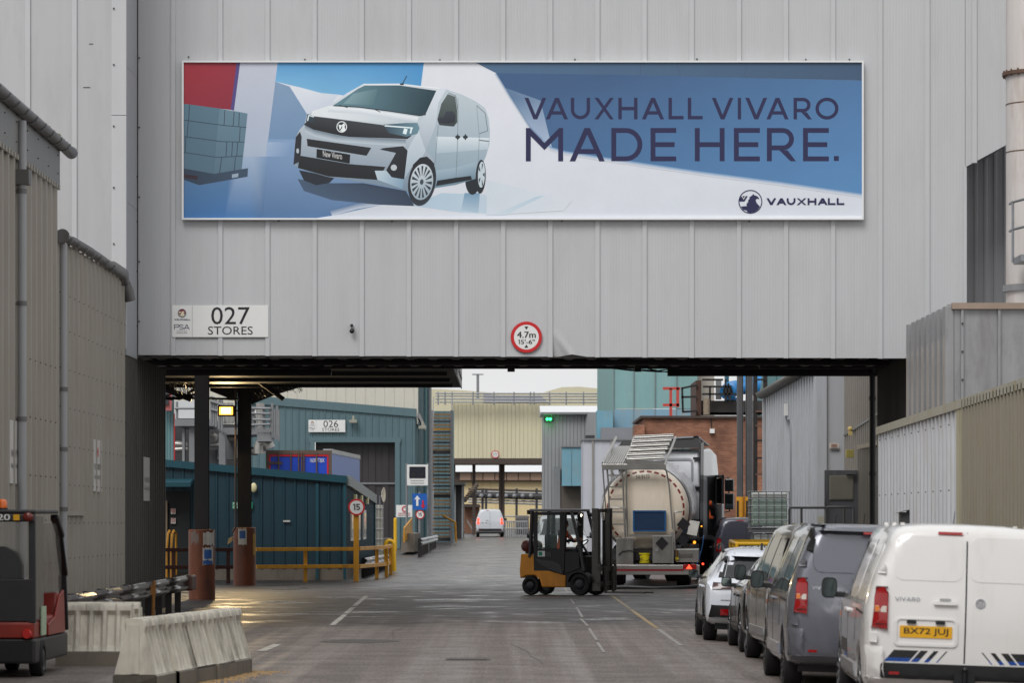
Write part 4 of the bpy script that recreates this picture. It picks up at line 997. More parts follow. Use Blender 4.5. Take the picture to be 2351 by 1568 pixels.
# ================================================================ canopy on rust-red columns, flood light
RUSTR = mat('rust_red_column', (112, 56, 26), .45, var=.3, vs_=3, dirt=(50, 27, 20), dirt_amt=.8, streak=.15)  # rust red darkened to carry the canopy's shade, dirt patches on top
def column(x, d, w_, label, zt, zsteel):
    s = thing('column', label, 'column', (x, d, 0)); r = .32
    mb = MB(); mb.lathe([(0, 0), (r, 0), (r, zt - .02), (r - .02, zt), (0, zt)], (x, d, 0), 'z', 32); part('protective_sleeve', mb, RUSTR, s, smooth=40)
    h = w_ / 2; mb = MB(); mb.box(x - h, x + h, d - h, d - h + .03, zt, zsteel); mb.box(x - h, x + h, d + h - .03, d + h, zt, zsteel); mb.box(x - .02, x + .02, d - h + .03, d + h - .03, zt, zsteel); part('steel_shaft', mb, BLACKST, s)
    return s
ZC = PZ(890, 100.5)
C1 = (PX(463.5, 83.5), 83.5); C2 = (PX(561.5, 99.3), 99.3)
c1 = column(*C1, .33, 'nearer rust-red sleeved column under the canopy, torn posters on it', 1.68, ZC)
c2 = column(*C2, .37, 'farther rust-red sleeved column beside the lit flood light', 1.70, ZC)
POST = [mat('poster_white', (190, 188, 182), .6, var=.12, dirt=(120, 96, 80), dirt_amt=.8), mat('poster_blue', (40, 86, 150), .5, var=.15, vs_=20)]
def poster(parent, cx_, d, r, a0, a1, z0, z1, m, tear=.02, rr=.005):
    mb = MB(); n = 8; vv = []
    for i in range(n + 1):
        a = R(a0 + (a1 - a0) * i / n)
        vv += [(cx_ + (r + rr) * math.sin(a), d - (r + rr) * math.cos(a), z0 + random.uniform(-tear, tear)), (cx_ + (r + rr) * math.sin(a), d - (r + rr) * math.cos(a), z1 + random.uniform(-tear, tear))]
    mb.add(vv, [(2 * i, 2 * i + 2, 2 * i + 3, 2 * i + 1) for i in range(n)]); part('poster', mb, m, parent)
poster(c1, *C1, .32, 8, 62, .84, 1.25, POST[0], .03); poster(c1, *C1, .32, 15, 50, .98, 1.2, POST[1], .01, .009); poster(c1, *C1, .32, 10, 55, .84, .94, POST[1], .02, .009)
poster(c1, *C1, .32, 10, 70, 1.3, 1.64, POST[0], .05); poster(c1, *C1, .32, -50, -8, 1.35, 1.62, mat('poster_grey', (112, 96, 88), .6, var=.2), .06)
poster(c2, *C2, .32, -30, 15, 1.2, 1.66, POST[0], .03); poster(c2, *C2, .32, -22, 8, 1.38, 1.6, POST[1], .01, .009); poster(c2, *C2, .32, 50, 80, .9, 1.5, mat('poster_yellow', (170, 132, 50), .6, var=.3), .05)
mb = MB(); q = P(527, 1243, 98.9); mb.add([q + Vector((-.07, 0, -.1)), q + Vector((.06, 0, -.02)), q + Vector((.1, 0, .14)), q + Vector((-.03, 0, .08))], [(0, 1, 2, 3)]); mb.box(q.x + .0, q.x + .14, 98.92, 98.96, q.z + .02, q.z + .05)
part('hanging_tag', mb, mat('tag_tan', (196, 168, 120), .6), c2, solid=.01)
can = thing('canopy', 'dark loading canopy with a bolted end plate on the rust-red columns', 'canopy', (-6, 91, ZC))
mb = MB(); mb.box(-13, PX(1058, 100.5), 84, 100.5, ZC, ZC + .9); part('roof_slab', mb, mat('canopy_black', (30, 29, 29), .7, var=.2), can)
xe_ = PX(1058, 100.5); mb = MB(); mb.prism([(xe_ + .002, 92.5, ZC - .01), (xe_ + .002, 100.6, ZC - .03), (xe_ + .002, 100.6, ZC + 1.0), (xe_ + .002, 93, ZC + 1.0)], (.03, 0, 0)); part('end_plate', mb, mat('end_plate_grey', (150, 150, 148), .5, var=.15, dirt=(90, 84, 78), dirt_amt=.6), can)
for k in range(4):
    for z in (.2, .6): mb = MB(); mb.cyl((xe_ + .033, 94 + k * 1.6, ZC + z), (xe_ + .06, 94 + k * 1.6, ZC + z), .05, n=8); part('bolt', mb, SCREW, can)
for y in (86, 90, 94, 98): mb = MB(); mb.box(-12.9, xe_ - .2, y, y + .2, ZC - .09, ZC - .001); part('purlin', mb, BLACKST, can)
d_ = 99.1
for pts in ([(483, 898), (543, 922), (546, 880), (483, 880)], [(578, 928), (633, 906), (688, 889), (640, 880), (578, 880)]):
    mb = MB(); mb.prism([(PX(x, d_), d_ - .1, PZ(y, d_)) for x, y in pts], (0, .25, 0)); part('haunch_plate', mb, BLACKST, can)
for a, b_, r in (((584, 868), (651, 917), .07), ((375, 891), (440, 917), .09), ((375, 914), (548, 916), .03), ((395, 872), (398, 905), .05), ((430, 905), (450, 890), .04), ((480, 914), (540, 918), .025)):
    mb = MB(); mb.cyl(P(*a, 97.5), P(*b_, 97.5), r, n=10); part('brace', mb, BLACKST, can, smooth=40)
mb = MB()                                              # torn bird netting hanging from the canopy
for k in range(26):
    xa = random.uniform(578, 690); ya = 893 - (xa - 690) * .0 + max(0, (640 - xa) * .3); 
    mb.tube([P(xa + j * 3 + random.uniform(-2, 2), min(ya - 8 + j * 5 + random.uniform(-3, 3), 921), 98 + random.uniform(-.3, .3)) for j in range(4)], .008, 4)
for k in range(34):
    xa = random.uniform(376, 448); mb.tube([P(xa + j * 4 + random.uniform(-4, 4), 868 + j * 13 + random.uniform(-5, 5), 97 + random.uniform(-.4, .4)) for j in range(4)], .008, 4)
for k in range(9):
    mb.tube([P(376 + j * 18, 912 + 6 * math.sin(k + j) + random.uniform(-3, 3), 96.6) for j in range(5)], .012, 4)
part('bird_netting', mb, BLACKP, can, stuff=True)
mb = MB(); mb.tube([P(541, 890, 98.85), P(541, 1210, 98.85), P(534, 1222, 98.85)], .03, 8); single('lamp_conduit', mb, mat('conduit_brown', (76, 62, 52), .5), 'thin conduit running down beside the farther column', 'conduit', loc=P(541, 1210, 98.85))
lamp = thing('flood_light', 'lit warm flood light fixed beside the farther column', 'lamp', P(519, 952, 98.7))
q = P(519, 943, 98.7); mb = MB(); mb.box(q.x - .24, q.x + .24, q.y + .01, q.y + .16, q.z - .16, q.z + .15); part('housing', mb, BLACKP, lamp, bev=.02)
mb = MB(); mb.box(q.x - .19, q.x + .19, q.y - .015, q.y + .008, q.z - .115, q.z + .105); part('lit_lens', mb, mat('lit_lens', (255, 200, 110), .4, var=0, emis=(255, 168, 60), estr=3), lamp); mb = MB(); mb.box(q.x - .13, q.x + .13, q.y - .028, q.y - .016, q.z - .075, q.z + .07); part('lamp_core', mb, mat('lamp_core', (255, 226, 160), .4, var=0, emis=(255, 214, 140), estr=14), lamp)
mb = MB(); mb.bar((q.x + .2, q.y + .1, q.z), (q.x + .36, q.y + .12, q.z), .04, .04); part('bracket', mb, BLACKST, lamp)
ll = bpy.data.lights.new('flood_light_glow', 'AREA'); ll.shape = 'RECTANGLE'; ll.size = .38; ll.size_y = .22; ll.energy = 170; ll.color = (1, .72, .36)
lo = bpy.data.objects.new('flood_light_glow', ll); link(lo, lamp); lo.location = (0, -.06, .06); lo.rotation_euler = (R(-66), 0, 0)

# ================================================================ blue shed and its rails
TEAL = mat('shade_dark_teal_sheet', (23, 54, 66), .45, var=.08, streak=.1, rnd=.05)  # teal darkened; the canopy's shade is put into the colour
TEALT = mat('teal_trim', (30, 74, 86), .4, var=.08, streak=.1)
CONC = mat('stained_concrete', (112, 104, 94), .8, var=.2, vs_=1.5, dirt=(58, 52, 46), dirt_amt=.8, bump=.2)  # base tone darkened for the shade around the shed; stains are dirt
shed = thing('blue_shed', 'low dark teal sheet-clad shed with sloping eave on a concrete plinth', 'building', (PX(560, 106), 106, 0))
xa, xb = PX(330, 106), PX(793, 106); zl, zr = PZ(1051, 106), PZ(1093, 106)
corr_wall(shed, (xa, 106), (xb, 106), .46, zl - .05, zr - .05, .345, .035, TEAL, -1, 1.035, .3)
mb = MB(); mb.box(xa, xb, 106.02, 106.3, -.05, .47); part('plinth', mb, CONC, shed)
mb = MB(); mb.prism([(xa, 105.86, zl - .22), (xb + .05, 105.86, zr - .22), (xb + .05, 105.86, zr), (xa, 105.86, zl)], (0, .13, 0)); part('eave_fascia', mb, TEALT, shed)
ys = 127.; zs = PZ(1138, ys)
corr_wall(shed, (xb, 106), (xb, ys), .46, zr - .05, zs - .05, .345, .035, TEAL, -1, 1.5, .3)
mb = MB(); mb.box(xb - .3, xb - .02, 106.31, ys, 0, .47); part('plinth', mb, CONC, shed)
mb = MB(); mb.prism([(xb - .02, 106, zr - .3), (xb - .02, ys, zs - .3), (xb - .02, ys, zs + .02), (xb - .02, 106, zr + .01)], (.16, 0, 0)); part('verge_trim', mb, mat('pale_verge', (132, 140, 138), .5, var=.1), shed)
mb = MB(); mb.poly([(xa, 105.9, zl), (xb + .05, 105.9, zr), (xb + .05, ys, zs), (xa, ys, zl)]); part('roof', mb, TEALT, shed)
for x in (xb - .06, xb - .9): mb = MB(); mb.box(x, x + .09, 105.93, 105.96, .1, zr - .24); part('corner_trim', mb, TEALT, shed)
mb = MB(); mb.box(xb + .0, xb + .1, ys - .1, ys, .0, zs); part('corner_post', mb, TEALT, shed)
for k, y in enumerate((108.5, 113, 117.6)):
    mb = MB(); mb.box(xb + .03, xb + .06, y, y + 2.2, 1.25, 2.25); w0 = part('window', mb, mat('white_window_frame', (196, 196, 192), .5), shed)
    mb = MB(); mb.box(xb + .061, xb + .07, y + .2, y + 2.0, 1.35, 2.15); part('pane', mb, mat('dark_glass', (26, 32, 36), .08, var=.05), w0)
    mb = MB(); mb.box(xb + .04, xb + .14, y + 1.8, y + 2.4, 2.45, 2.72); part('bulkhead_lamp', mb, mat('cream_lamp', (212, 204, 160), .4), shed, bev=.02)
# doorway and hood on the left
x0, x1 = PX(372, 105.9), PX(436, 105.9)
mb = MB(); mb.box(x0, x1, 105.9, 105.95, .3, PZ(1128, 106)); part('doorway', mb, mat('doorway_dark', (22, 26, 28), .7), shed)
mb = MB(); mb.prism([(x0 - .1, 105.0, PZ(1118, 105)), (x1 + .1, 105.0, PZ(1118, 105)), (x1 + .1, 105.0, PZ(1108, 105)), (x0 - .1, 105.0, PZ(1108, 105))], (0, .92, .12)); part('door_hood', mb, TEALT, shed)
mb = MB(); mb.box(PX(374, 105.8), PX(384, 105.8), 105.8, 105.88, .3, PZ(1150, 106)); part('door_leaf', mb, mat('door_tan', (120, 104, 84), .6), shed)
for y in (1168, 1190):
    mb = MB(); mb.box(PX(392, 105.8), PX(403, 105.8), 105.84, 105.88, PZ(y + 13, 105.8), PZ(y, 105.8)); n_ = part('door_notice', mb, POST[0], shed)
    mb = MB(); mb.lathe([(.04, 0), (.055, 0), (.055, .004), (.04, .004)], (PX(397.5, 105.8), 105.835, PZ(y + 5, 105.8)), 'y', 16); part('ban_ring', mb, RED, n_)
GREEN = mat('exit_green', (20, 132, 100), .45, var=.05)
s = plate_sign(533, 580, 1153, 1168.5, 105.9, 'fire_exit_sign', 'green fire exit sign behind the farther column on the teal shed', m=GREEN)
stxt(s, 'FIRE', 535, 550, 1154.5, 1160, 105.9, WHITEP); stxt(s, 'EXIT', 535, 550, 1162, 1167.5, 105.9, WHITEP)
mb = MB(); mb.poly([P(570, 1154.5, 105.88), P(570, 1167, 105.88), P(578, 1161, 105.88)]); part('arrow', mb, WHITEP, s)
mb = MB(); q = P(582.5, 1120, 105.85); mb.sphere(q, .1, 12, 8, (1, .6, 1.5)); single('bulkhead_light', mb, mat('cream_lamp', (212, 204, 160), .4), 'small oval cream bulkhead light on the teal shed wall', 'lamp', loc=q, smooth=60)
mb = MB(); mb.box(PX(650, 105.9), PX(666, 105.9), 105.92, 105.95, PZ(1199, 105.9), PZ(1195, 105.9)); single('wall_label', mb, POST[0], 'small torn pale label on the front of the teal shed', 'label', loc=P(658, 1199, 105.9))
YEL = mat('weathered_yellow_paint', (206, 146, 34), .5, var=.15, vs_=3, dirt=(112, 66, 28), dirt_amt=.6)
REDB = mat('rust_brown_rail', (66, 32, 24), .6, var=.25, vs_=4)
def rail_run(name, label, pts, m, z_top, z_mid, posts, th=.11, zg=0):
    s = thing(name, label, 'railing', (pts[0][0], pts[0][1], zg))
    for k in range(len(pts) - 1):
        for z in (z_top, z_mid):
            mb = MB(); mb.bar((*pts[k], zg + z), (*pts[k + 1], zg + z), th, th); part('rail', mb, m, s, bev=.008)
    for (x, y) in posts:
        mb = MB(); mb.box(x - th / 2, x + th / 2, y + th / 2 + .001, y + th * 1.4, zg - .05, zg + z_top); part('post', mb, m, s, bev=.008)
    return s
DR = 103.
zt_, zm_ = PZ(1262, DR), PZ(1302, DR)
rail_run('yellow_railing', 'yellow steel railing in front of the teal shed', [(PX(588, DR), DR), (PX(815, 104.6), 104.6)], YEL, zt_, zm_, [(PX(697, DR), DR + .8)])
rail_run('yellow_railing', 'short yellow railing turning away at the speed limit post', [(PX(823, 104.6), 104.7), (PX(884, 110), 110), (PX(898, 116), 116)], YEL, PZ(1260, 105), PZ(1301, 105), [(PX(866, 109), 108.6), (PX(887, 110), 110), (PX(897, 114), 114)])
rail_run('brown_railing', 'rust-brown railing half hidden behind the rust-red columns', [(PX(372, 101), 101), (PX(535, 101.5), 101.5)], REDB, PZ(1263, 101), PZ(1303, 101), [(PX(398, 101), 101), (PX(524, 101.5), 101.4)])
st = thing('step_handrail', 'worn yellow tubular handrails at the shed doorway', 'handrail', (PX(392, 103.5), 103.5, 0))
for x in (386, 396): mb = MB(); mb.tube([P(x - 3, 1330, 103.5), P(x - 3, 1262, 103.5), P(x, 1225, 103.6), P(x + 3, 1219, 104), P(x + 8, 1225, 104.8), P(x + 8, 1320, 104.8)], .035, 8); part('rail', mb, YEL, st, smooth=60)
post = thing('speed_limit_post', 'yellow square post carrying the round 15 limit sign by the teal shed', 'post', (PX(818, 104.6), 104.6, 0))
mb = MB(); mb.box(PX(812, 104.6), PX(824, 104.6), 104.5, 104.66, -.05, PZ(1150, 104.6)); part('shaft', mb, YEL, post, bev=.01)
s = round_sign(818.5, 1165, 19.3, 104.45, 'speed_limit_sign', 'round red-rimmed 15 speed sign on the yellow post', [('15', -.42, .42, -.36, .4)], rim=.8)
wbeam('crash_barrier', 'short silver crash barrier along the side of the teal shed', (PX(838, 109), 109), (PX(888, 124), 124), .72, .08, 1.5, mat('bright_galvanised', (186, 188, 190), .3, .6, var=.15))
hoop = thing('hoop_barrier', 'round yellow tubular hoop at the corner past the teal shed', 'barrier', (PX(898, 118), 118, .1))
for d, xs in ((117, (886, 905)), (121, (884, 903))):
    mb = MB(); a, b_ = xs; mb.tube([P(a, 1300, d), P(a, 1252, d), P(a + 3, 1244, d), P(a + 8, 1241, d), P(b_ - 4, 1243, d), P(b_, 1250, d), P(b_ + 1, 1312, d)], .06, 10); part('tube', mb, mat('bright_yellow_paint', (222, 172, 28), .45, var=.1), hoop, smooth=60)
# grey tote and dish behind the shed corner
GRTOTE = mat('dirty_translucent_plastic', (168, 166, 150), .5, var=.15, vs_=4)
tt = thing('old_tote', 'dirty grey caged tote behind the corner of the teal shed', 'tote', (PX(866, 140), 140, gz(-5, 140)))
x0, x1 = PX(850, 140), PX(880, 140); mb = MB(); mb.box(x0 + .04, x1 - .04, 140, 140.6, .3, PZ(1160, 140)); part('bottle', mb, GRTOTE, tt, bev=.04)
for k in range(5): mb = MB(); x = x0 + (x1 - x0) * k / 4; mb.cyl((x, 139.96, .25), (x, 139.96, PZ(1157, 140)), .015, n=6); part('cage_bar', mb, GALV, tt)
for k in range(6): mb = MB(); z = .3 + k * .42; mb.cyl((x0, 139.94, z), (x1, 139.94, z), .015, n=6); part('cage_bar', mb, GALV, tt)
dsh = thing('satellite_dish', 'pale satellite dish tilted on a short pole above the grey tote', 'satellite dish', P(872, 1157, 139))
mb = MB(); mb.cyl(P(872, 1158, 139), P(872, 1138, 139), .03); part('mast', mb, GALV, dsh)
mb = MB(); c = P(876, 1137, 138.9)
for i in range(8):
    pass
mb.grid(lambda u, v: c + Vector((.09 * (u * 1.0) ** 2 - .12 * u * math.cos(v * 6.2832) * .6, -.1 * u * math.cos(v * 6.2832), .3 * u * math.sin(v * 6.2832))), 5, 18); part('reflector', mb, mat('dish_cream', (206, 198, 180), .5, var=.1), dsh, smooth=60, solid=.01)

# ================================================================ far left: steel platform, trailer, 026 building
STEELG = mat('grey_painted_steel', (128, 130, 132), .5, .1, var=.12, vs_=3)
DARKT = mat('dark_grey_plant', (52, 52, 54), .6, var=.25)  # even dark grey for machinery, pipes and treads
LTEAL = mat('pale_teal_sheet', (104, 140, 144), .5, var=.08, streak=.12, rnd=.05)
def z4(x, y): return (620 + x / 3.734) / 1.7006, (1440 + y / 3.734) / 1.7006      # pixel of an enlargement -> photo pixel
DP = 132.
zg = gz(-10, DP)
pf = thing('steel_platform', 'grey steel process platform with handrails above the teal shed roof', 'platform', (PX(500, DP), DP, zg))
def pbox(name, xa, xb, ya, yb, d, dd, m, parent, bev=0):
    X0_, Y0_ = z4(xa, ya); X1_, Y1_ = z4(xb, yb); mb = MB(); mb.box(PX(X0_, d), PX(X1_, d), d, d + dd, PZ(Y1_, d), PZ(Y0_, d)); return part(name, mb, m, parent, bev=bev)
pbox('deck_beam', 230, 760, 735, 835, DP, 5, STEELG, pf); pbox('deck_beam', 930, 1640, 860, 960, DP + 1, 4, STEELG, pf); pbox('deck_beam', 1430, 1640, 925, 1060, DP - 1, 1.5, STEELG, pf)
mb = MB(); a, b_, c, e = z4(760, 780), z4(935, 880), z4(935, 940), z4(760, 850); mb.prism([P(*a, DP + 3), P(*b_, DP), P(*c, DP), P(*e, DP + 3)], (0, .2, 0)); part('deck_edge', mb, STEELG, pf)
mb = MB(); a, b_, c, e = z4(1340, 900), z4(1760, 1000), z4(1760, 1055), z4(1340, 970); mb.prism([P(*z4(1640, 940), DP - 1.1), P(*z4(1760, 985), DP + 2), P(*z4(1760, 1055), DP + 2), P(*z4(1640, 1000), DP - 1.1)], (0, .2, 0)); part('deck_edge', mb, STEELG, pf)
for (xa, xb, ya) in ((430, 515, 850), (865, 960, 930), (330, 365, 870)):
    X0_, _ = z4(xa, 0); X1_, _ = z4(xb, 0); _, Y0_ = z4(0, ya); mb = MB(); mb.box(PX(X0_, DP), PX(X1_, DP), DP + .3, DP + .8, zg, PZ(Y0_, DP)); part('support_post', mb, STEELG, pf)
pbox('cabinet', 235, 520, 470, 725, DP + 1, 2, mat('white_panel', (200, 202, 204), .5, var=.05), pf)
for (xa, ya, xb, yb) in ((235, 578, 545, 578), (760, 590, 935, 640), (750, 470, 935, 530), (1350, 575, 1620, 580), (1350, 650, 1620, 655), (1370, 740, 1620, 745), (1620, 580, 1745, 650), (1620, 740, 1745, 810), (1345, 820, 1620, 810)):
    mb = MB(); mb.cyl(P(*z4(xa, ya), DP - 1.2), P(*z4(xb, yb), DP - 1.2 + (2.5 if xb > 1700 else 0)), .045, n=8); part('handrail', mb, STEELG, pf)
for x, ya, yb in ((265, 480, 730), (765, 400, 790), (800, 410, 820), (835, 420, 850), (880, 430, 880), (920, 440, 900), (1345, 540, 930), (1380, 560, 900), (1530, 570, 900), (1625, 560, 920), (1655, 500, 930), (1690, 600, 940), (1725, 540, 970), (1745, 600, 985)):
    mb = MB(); mb.cyl(P(*z4(x, ya), DP - 1.1), P(*z4(x, yb), DP - 1.1), .05, n=8); part('stanchion', mb, STEELG, pf)
plant = thing('process_plant', 'grey tanks and lagged pipes under the steel platform', 'plant', (PX(500, DP + 4), DP + 4, zg))
mb = MB(); mb.cyl(P(*z4(1050, 1330), DP + 3), P(*z4(1050, 1050), DP + 3), .55, .42, 20); mb.sphere(P(*z4(1050, 1050), DP + 3), .42, 16, 8); part('vessel', mb, STEELG, plant, smooth=40)
mb = MB(); mb.cyl(P(*z4(700, 1400), DP + 3.5), P(*z4(700, 1200), DP + 3.5), .6, .6, 20); mb.sphere(P(*z4(700, 1200), DP + 3.5), .6, 16, 8, (1, 1, .5)); part('vessel', mb, STEELG, plant, smooth=40)
INOX = mat('lagged_pipe', (164, 162, 158), .3, .6, var=.15, vs_=4)
for pts, r in (([(1030, 1010), (1110, 1015), (1150, 1040), (1155, 1300)], .13), ([(1350, 1200), (1440, 1205)], .16), ([(1470, 1240), (1470, 1120), (1490, 1080), (1550, 1080), (1590, 1110), (1620, 1170)], .22), ([(1480, 860), (1480, 500)], .16), ([(1360, 680), (1420, 680)], .28), ([(760, 960), (830, 990), (850, 1040)], .1), ([(240, 1100), (420, 1110)], .12), ([(240, 1180), (420, 1170)], .1), ([(760, 1110), (980, 1110)], .1), ([(1010, 500), (1020, 800)], .2), ([(1090, 560), (1095, 780)], .14)):
    mb = MB(); mb.tube([P(*z4(*q), DP - .4 if r > .2 else DP + 2) for q in pts], r, 12); part('pipe', mb, INOX, plant, smooth=50)
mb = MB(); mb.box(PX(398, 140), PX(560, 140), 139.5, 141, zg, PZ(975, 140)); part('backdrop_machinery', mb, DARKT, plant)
tl = thing('teal_annexe', 'narrow pale teal clad building with a red panel beyond the passage', 'building', (PX(385, 135), 135, gz(-13, 135)))
corr_wall(tl, (PX(330, 135), 135), (PX(400, 135), 135), gz(-13, 135), PZ(870, 135), PZ(870, 135), .12, .03, LTEAL, -1, 1.2)
mb = MB(); mb.box(PX(399.5, 134.9), PX(402, 134.9), 134.85, 135, gz(-13, 135), PZ(950, 135)); part('red_edge', mb, RED, tl)
mb = MB(); mb.box(PX(371, 134.5), PX(394, 134.5), 134.4, 134.7, PZ(943, 134.5), PZ(885, 134.5)); part('red_panel', mb, mat('faded_red_panel', (176, 96, 96), .6, var=.12), tl)
mb = MB(); mb.box(PX(371, 134.3), PX(387, 134.3), 134.3, 134.39, PZ(930, 134.5), PZ(900, 134.5)); part('panel_window', mb, DARKT, tl)

BLUE = mat('trailer_blue', (28, 72, 190), .4, var=.06); BLUEL = mat('trailer_side_blue', (104, 128, 190), .45, var=.06, streak=.06)
RSTST = mat('rusty_frame_steel', (94, 78, 68), .6, var=.2, vs_=6)
tr = thing('box_trailer', 'blue box trailer with red door edging behind the teal shed', 'trailer', (PX(762, 136), 136, .4))
DT = 136.; xl_, xr_ = PX(611, DT), PX(762, DT); zt_ = PZ(1034, DT)
mb = MB(); mb.box(xl_ + .03, xr_ - .03, DT + .02, DT + 13.4, .6, zt_ - .06); o = part('box', mb, BLUE, tr)
mb = MB(); mb.prism([(xr_ - .02, DT + .05, .6), (xr_ + .5, DT + 13.4, .6), (xr_ + .5, DT + 13.4, zt_ - .1), (xr_ - .02, DT + .05, zt_ - .1)], (-.3, .0, 0)); part('side_panel', mb, BLUEL, tr)
mb = MB(); mb.prism([(xr_ - .0, DT + .05, zt_ - .12), (xr_ + .53, DT + 13.4, zt_ - .12), (xr_ + .53, DT + 13.4, zt_ + .05), (xr_, DT + .05, zt_ + .05)], (-.35, 0, 0)); part('roof_rail', mb, mat('pale_roof_rail', (176, 176, 176), .5), tr)
for (xa, xb, za, zb_) in ((xl_, xr_, zt_ - .16, zt_), (xl_, xl_ + .1, .6, zt_ - .161), (xr_ - .12, xr_, .6, zt_ - .161)): mb = MB(); mb.box(xa, xb, DT - .03, DT + .019, za, zb_); part('door_frame', mb, RSTST, tr)
for (xa, xb, za, zb_) in ((xl_ + .11, xr_ - .13, zt_ - .24, zt_ - .17), (xl_ + .11, xl_ + .17, .7, zt_ - .241), (xr_ - .19, xr_ - .13, .7, zt_ - .241)): mb = MB(); mb.box(xa, xb, DT - .015, DT + .018, za, zb_); part('red_edging', mb, RED, tr)
for x in (640, 668, 686, 693, 698, 727): mb = MB(); mb.cyl((PX(x, DT), DT - .05, .7), (PX(x, DT), DT - .05, zt_ - .1), .03, n=8); part('lock_rod', mb, RSTST, tr)
for x in (622, 640): mb = MB(); mb.box(PX(x, DT) - .14, PX(x, DT) + .14, DT - .06, DT - .02, zt_ - .55, zt_ - .45); part('hinge', mb, RSTST, tr)
mb = MB(); text_on(mb, '16089TBX', (PX(712, DT), DT - .022, PZ(1062, DT)), (PX(745, DT) - PX(712, DT), 0, 0), (0, 0, .16)); part('lettering', mb, WHITEP, tr)
for y in (DT + 1.2, DT + 11): mb = MB(); mb.cyl((xl_ + .1, y, gz(-8, y) + .5), (xr_ - .1, y, gz(-8, y) + .5), .5, n=20); part('wheel_pair', mb, RUBBER, tr)

TEAL2 = mat('teal_store_sheet', (86, 111, 117), .45, var=.06, streak=.09, rnd=.04)
CREAM = mat('cream_sheet', (204, 200, 188), .55, var=.04, streak=.05)
D6 = 181.
def z6(x, y): return 588. + .3 * x, 823.2 + .3 * y
st6 = thing('store_building', 'teal clad store building with cream upper wall and a tall dark doorway', 'building', (PX(840, D6), D6, gz(-8, D6)))
g6 = gz(-6, D6)
xl_, xr_ = PX(540, D6), PX(952.5, D6); zl, zr = PZ(919, D6), PZ(953, D6)
xd0, xd1, zd = PX(723, D6), PX(907, D6), PZ(1015, D6)
fz = lambda x: zl + (zr - zl) * (x - xl_) / (xr_ - xl_)
corr_wall(st6, (xl_, D6), (xd0, D6), g6, fz(xl_), fz(xd0), .36, .04, TEAL2, -1, 1.08, .3)
corr_wall(st6, (xd0, D6), (xd1, D6), zd, fz(xd0), fz(xd1), .36, .04, TEAL2, -1, 1.08, .3)
corr_wall(st6, (xd1, D6), (xr_, D6), g6, fz(xd1), fz(xr_), .36, .04, TEAL2, -1, 1.08, .3)
mb = MB(); mb.prism([(xl_, D6 - .12, fz(xl_) - .1), (xr_ + .1, D6 - .12, fz(xr_) - .1), (xr_ + .1, D6 - .12, fz(xr_) + .32), (xl_, D6 - .12, fz(xl_) + .32)], (0, .11, 0)); part('fascia', mb, TEAL2, st6)
mb = MB(); mb.box(xd0 - .3, xd1 + .3, D6 - .14, D6 - .05, zd - .02, zd + .25); part('door_lintel', mb, TEAL2, st6)
for x in (xd0 - .25, xd1 - .0): mb = MB(); mb.box(x, x + .25, D6 - .14, D6 - .05, g6, zd - .021); part('door_jamb', mb, TEAL2, st6)
CURT = mat('dark_strip_curtain', (54, 50, 52), .5, var=.15, vs_=1.2)
nst = 12
for k in range(nst):
    xa = xd0 + (xd1 - xd0) * k / nst; mb = MB(); mb.box(xa + .005, xa + (xd1 - xd0) / nst - .005, D6 + .5 + .05 * (k % 2), D6 + .53 + .05 * (k % 2), g6, zd); part('curtain_strip', mb, CURT, st6)
mb = MB(); mb.box(xd0, xd1, D6 + .44, D6 + .48, PZ(1112, D6), PZ(1108, D6)); part('curtain_bar', mb, GALV, st6)
mb = MB(); mb.box(xd0, xd1, D6 + .7, D6 + .75, g6, zd); part('inner_black_sheet', mb, mat('doorway_sheet_black', (26, 24, 26)), st6)  # near-black sheet closing the dark doorway behind the strips
mb = MB(); mb.box(PX(946, 184), PX(961, 184), 184.05, 184.3, g6, 12.5); part('corner_panel', mb, TEAL2, st6)
corr_wall(st6, (xl_ - 6, 183.9), (PX(960, 183.9), 183.9), zr - .4, 12.5, 12.5, .5, .03, CREAM, -1, 1.5, .2, 'upper_sheet')
corr_wall(st6, (PX(960, 183.9), 183.9), (PX(960, 183.9) + .03, 204), g6, 12.5, 12.5, .36, .04, TEAL2, -1, 2, .3)
corr_wall(st6, (xr_, 181), (xr_, 183.8), g6, zr, zr, .36, .04, TEAL2, -1, 1., .3)
for x in (977.5, 986): mb = MB(); mb.cyl((PX(x, 186), 186, g6), (PX(x, 186), 186, 12), .12, n=10); part('downpipe', mb, LTEAL if x < 980 else GALV, st6)
mb = MB(); mb.prism([P(958, 960, 181), P(962, 960, 181), P(977, 990, 184), P(974, 992, 184)], (0, .3, .3)); part('gutter_end', mb, GUTTER, st6)
stores_sign(708.2, 964.2, .0431, D6 - .16, '026', 'white 026 STORES sign over the teal store doorway')
for (x, y, lb_) in ((811, 968, 'boxy lamp beside the 026 sign'), (970, 982, 'small lamp arm at the corner of the teal store')):
    mb = MB(); q = P(x, y, D6 - .3); mb.box(q.x - .2, q.x + .2, q.y - .25, q.y + .12, q.z - .08, q.z + .08); mb.box(q.x - .06, q.x + .06, q.y, q.y + .1, q.z + .08, q.z + .3); single('wall_lamp', mb, mat('lamp_grey', (150, 148, 136), .5), lb_, 'lamp', loc=q, bev=.02)
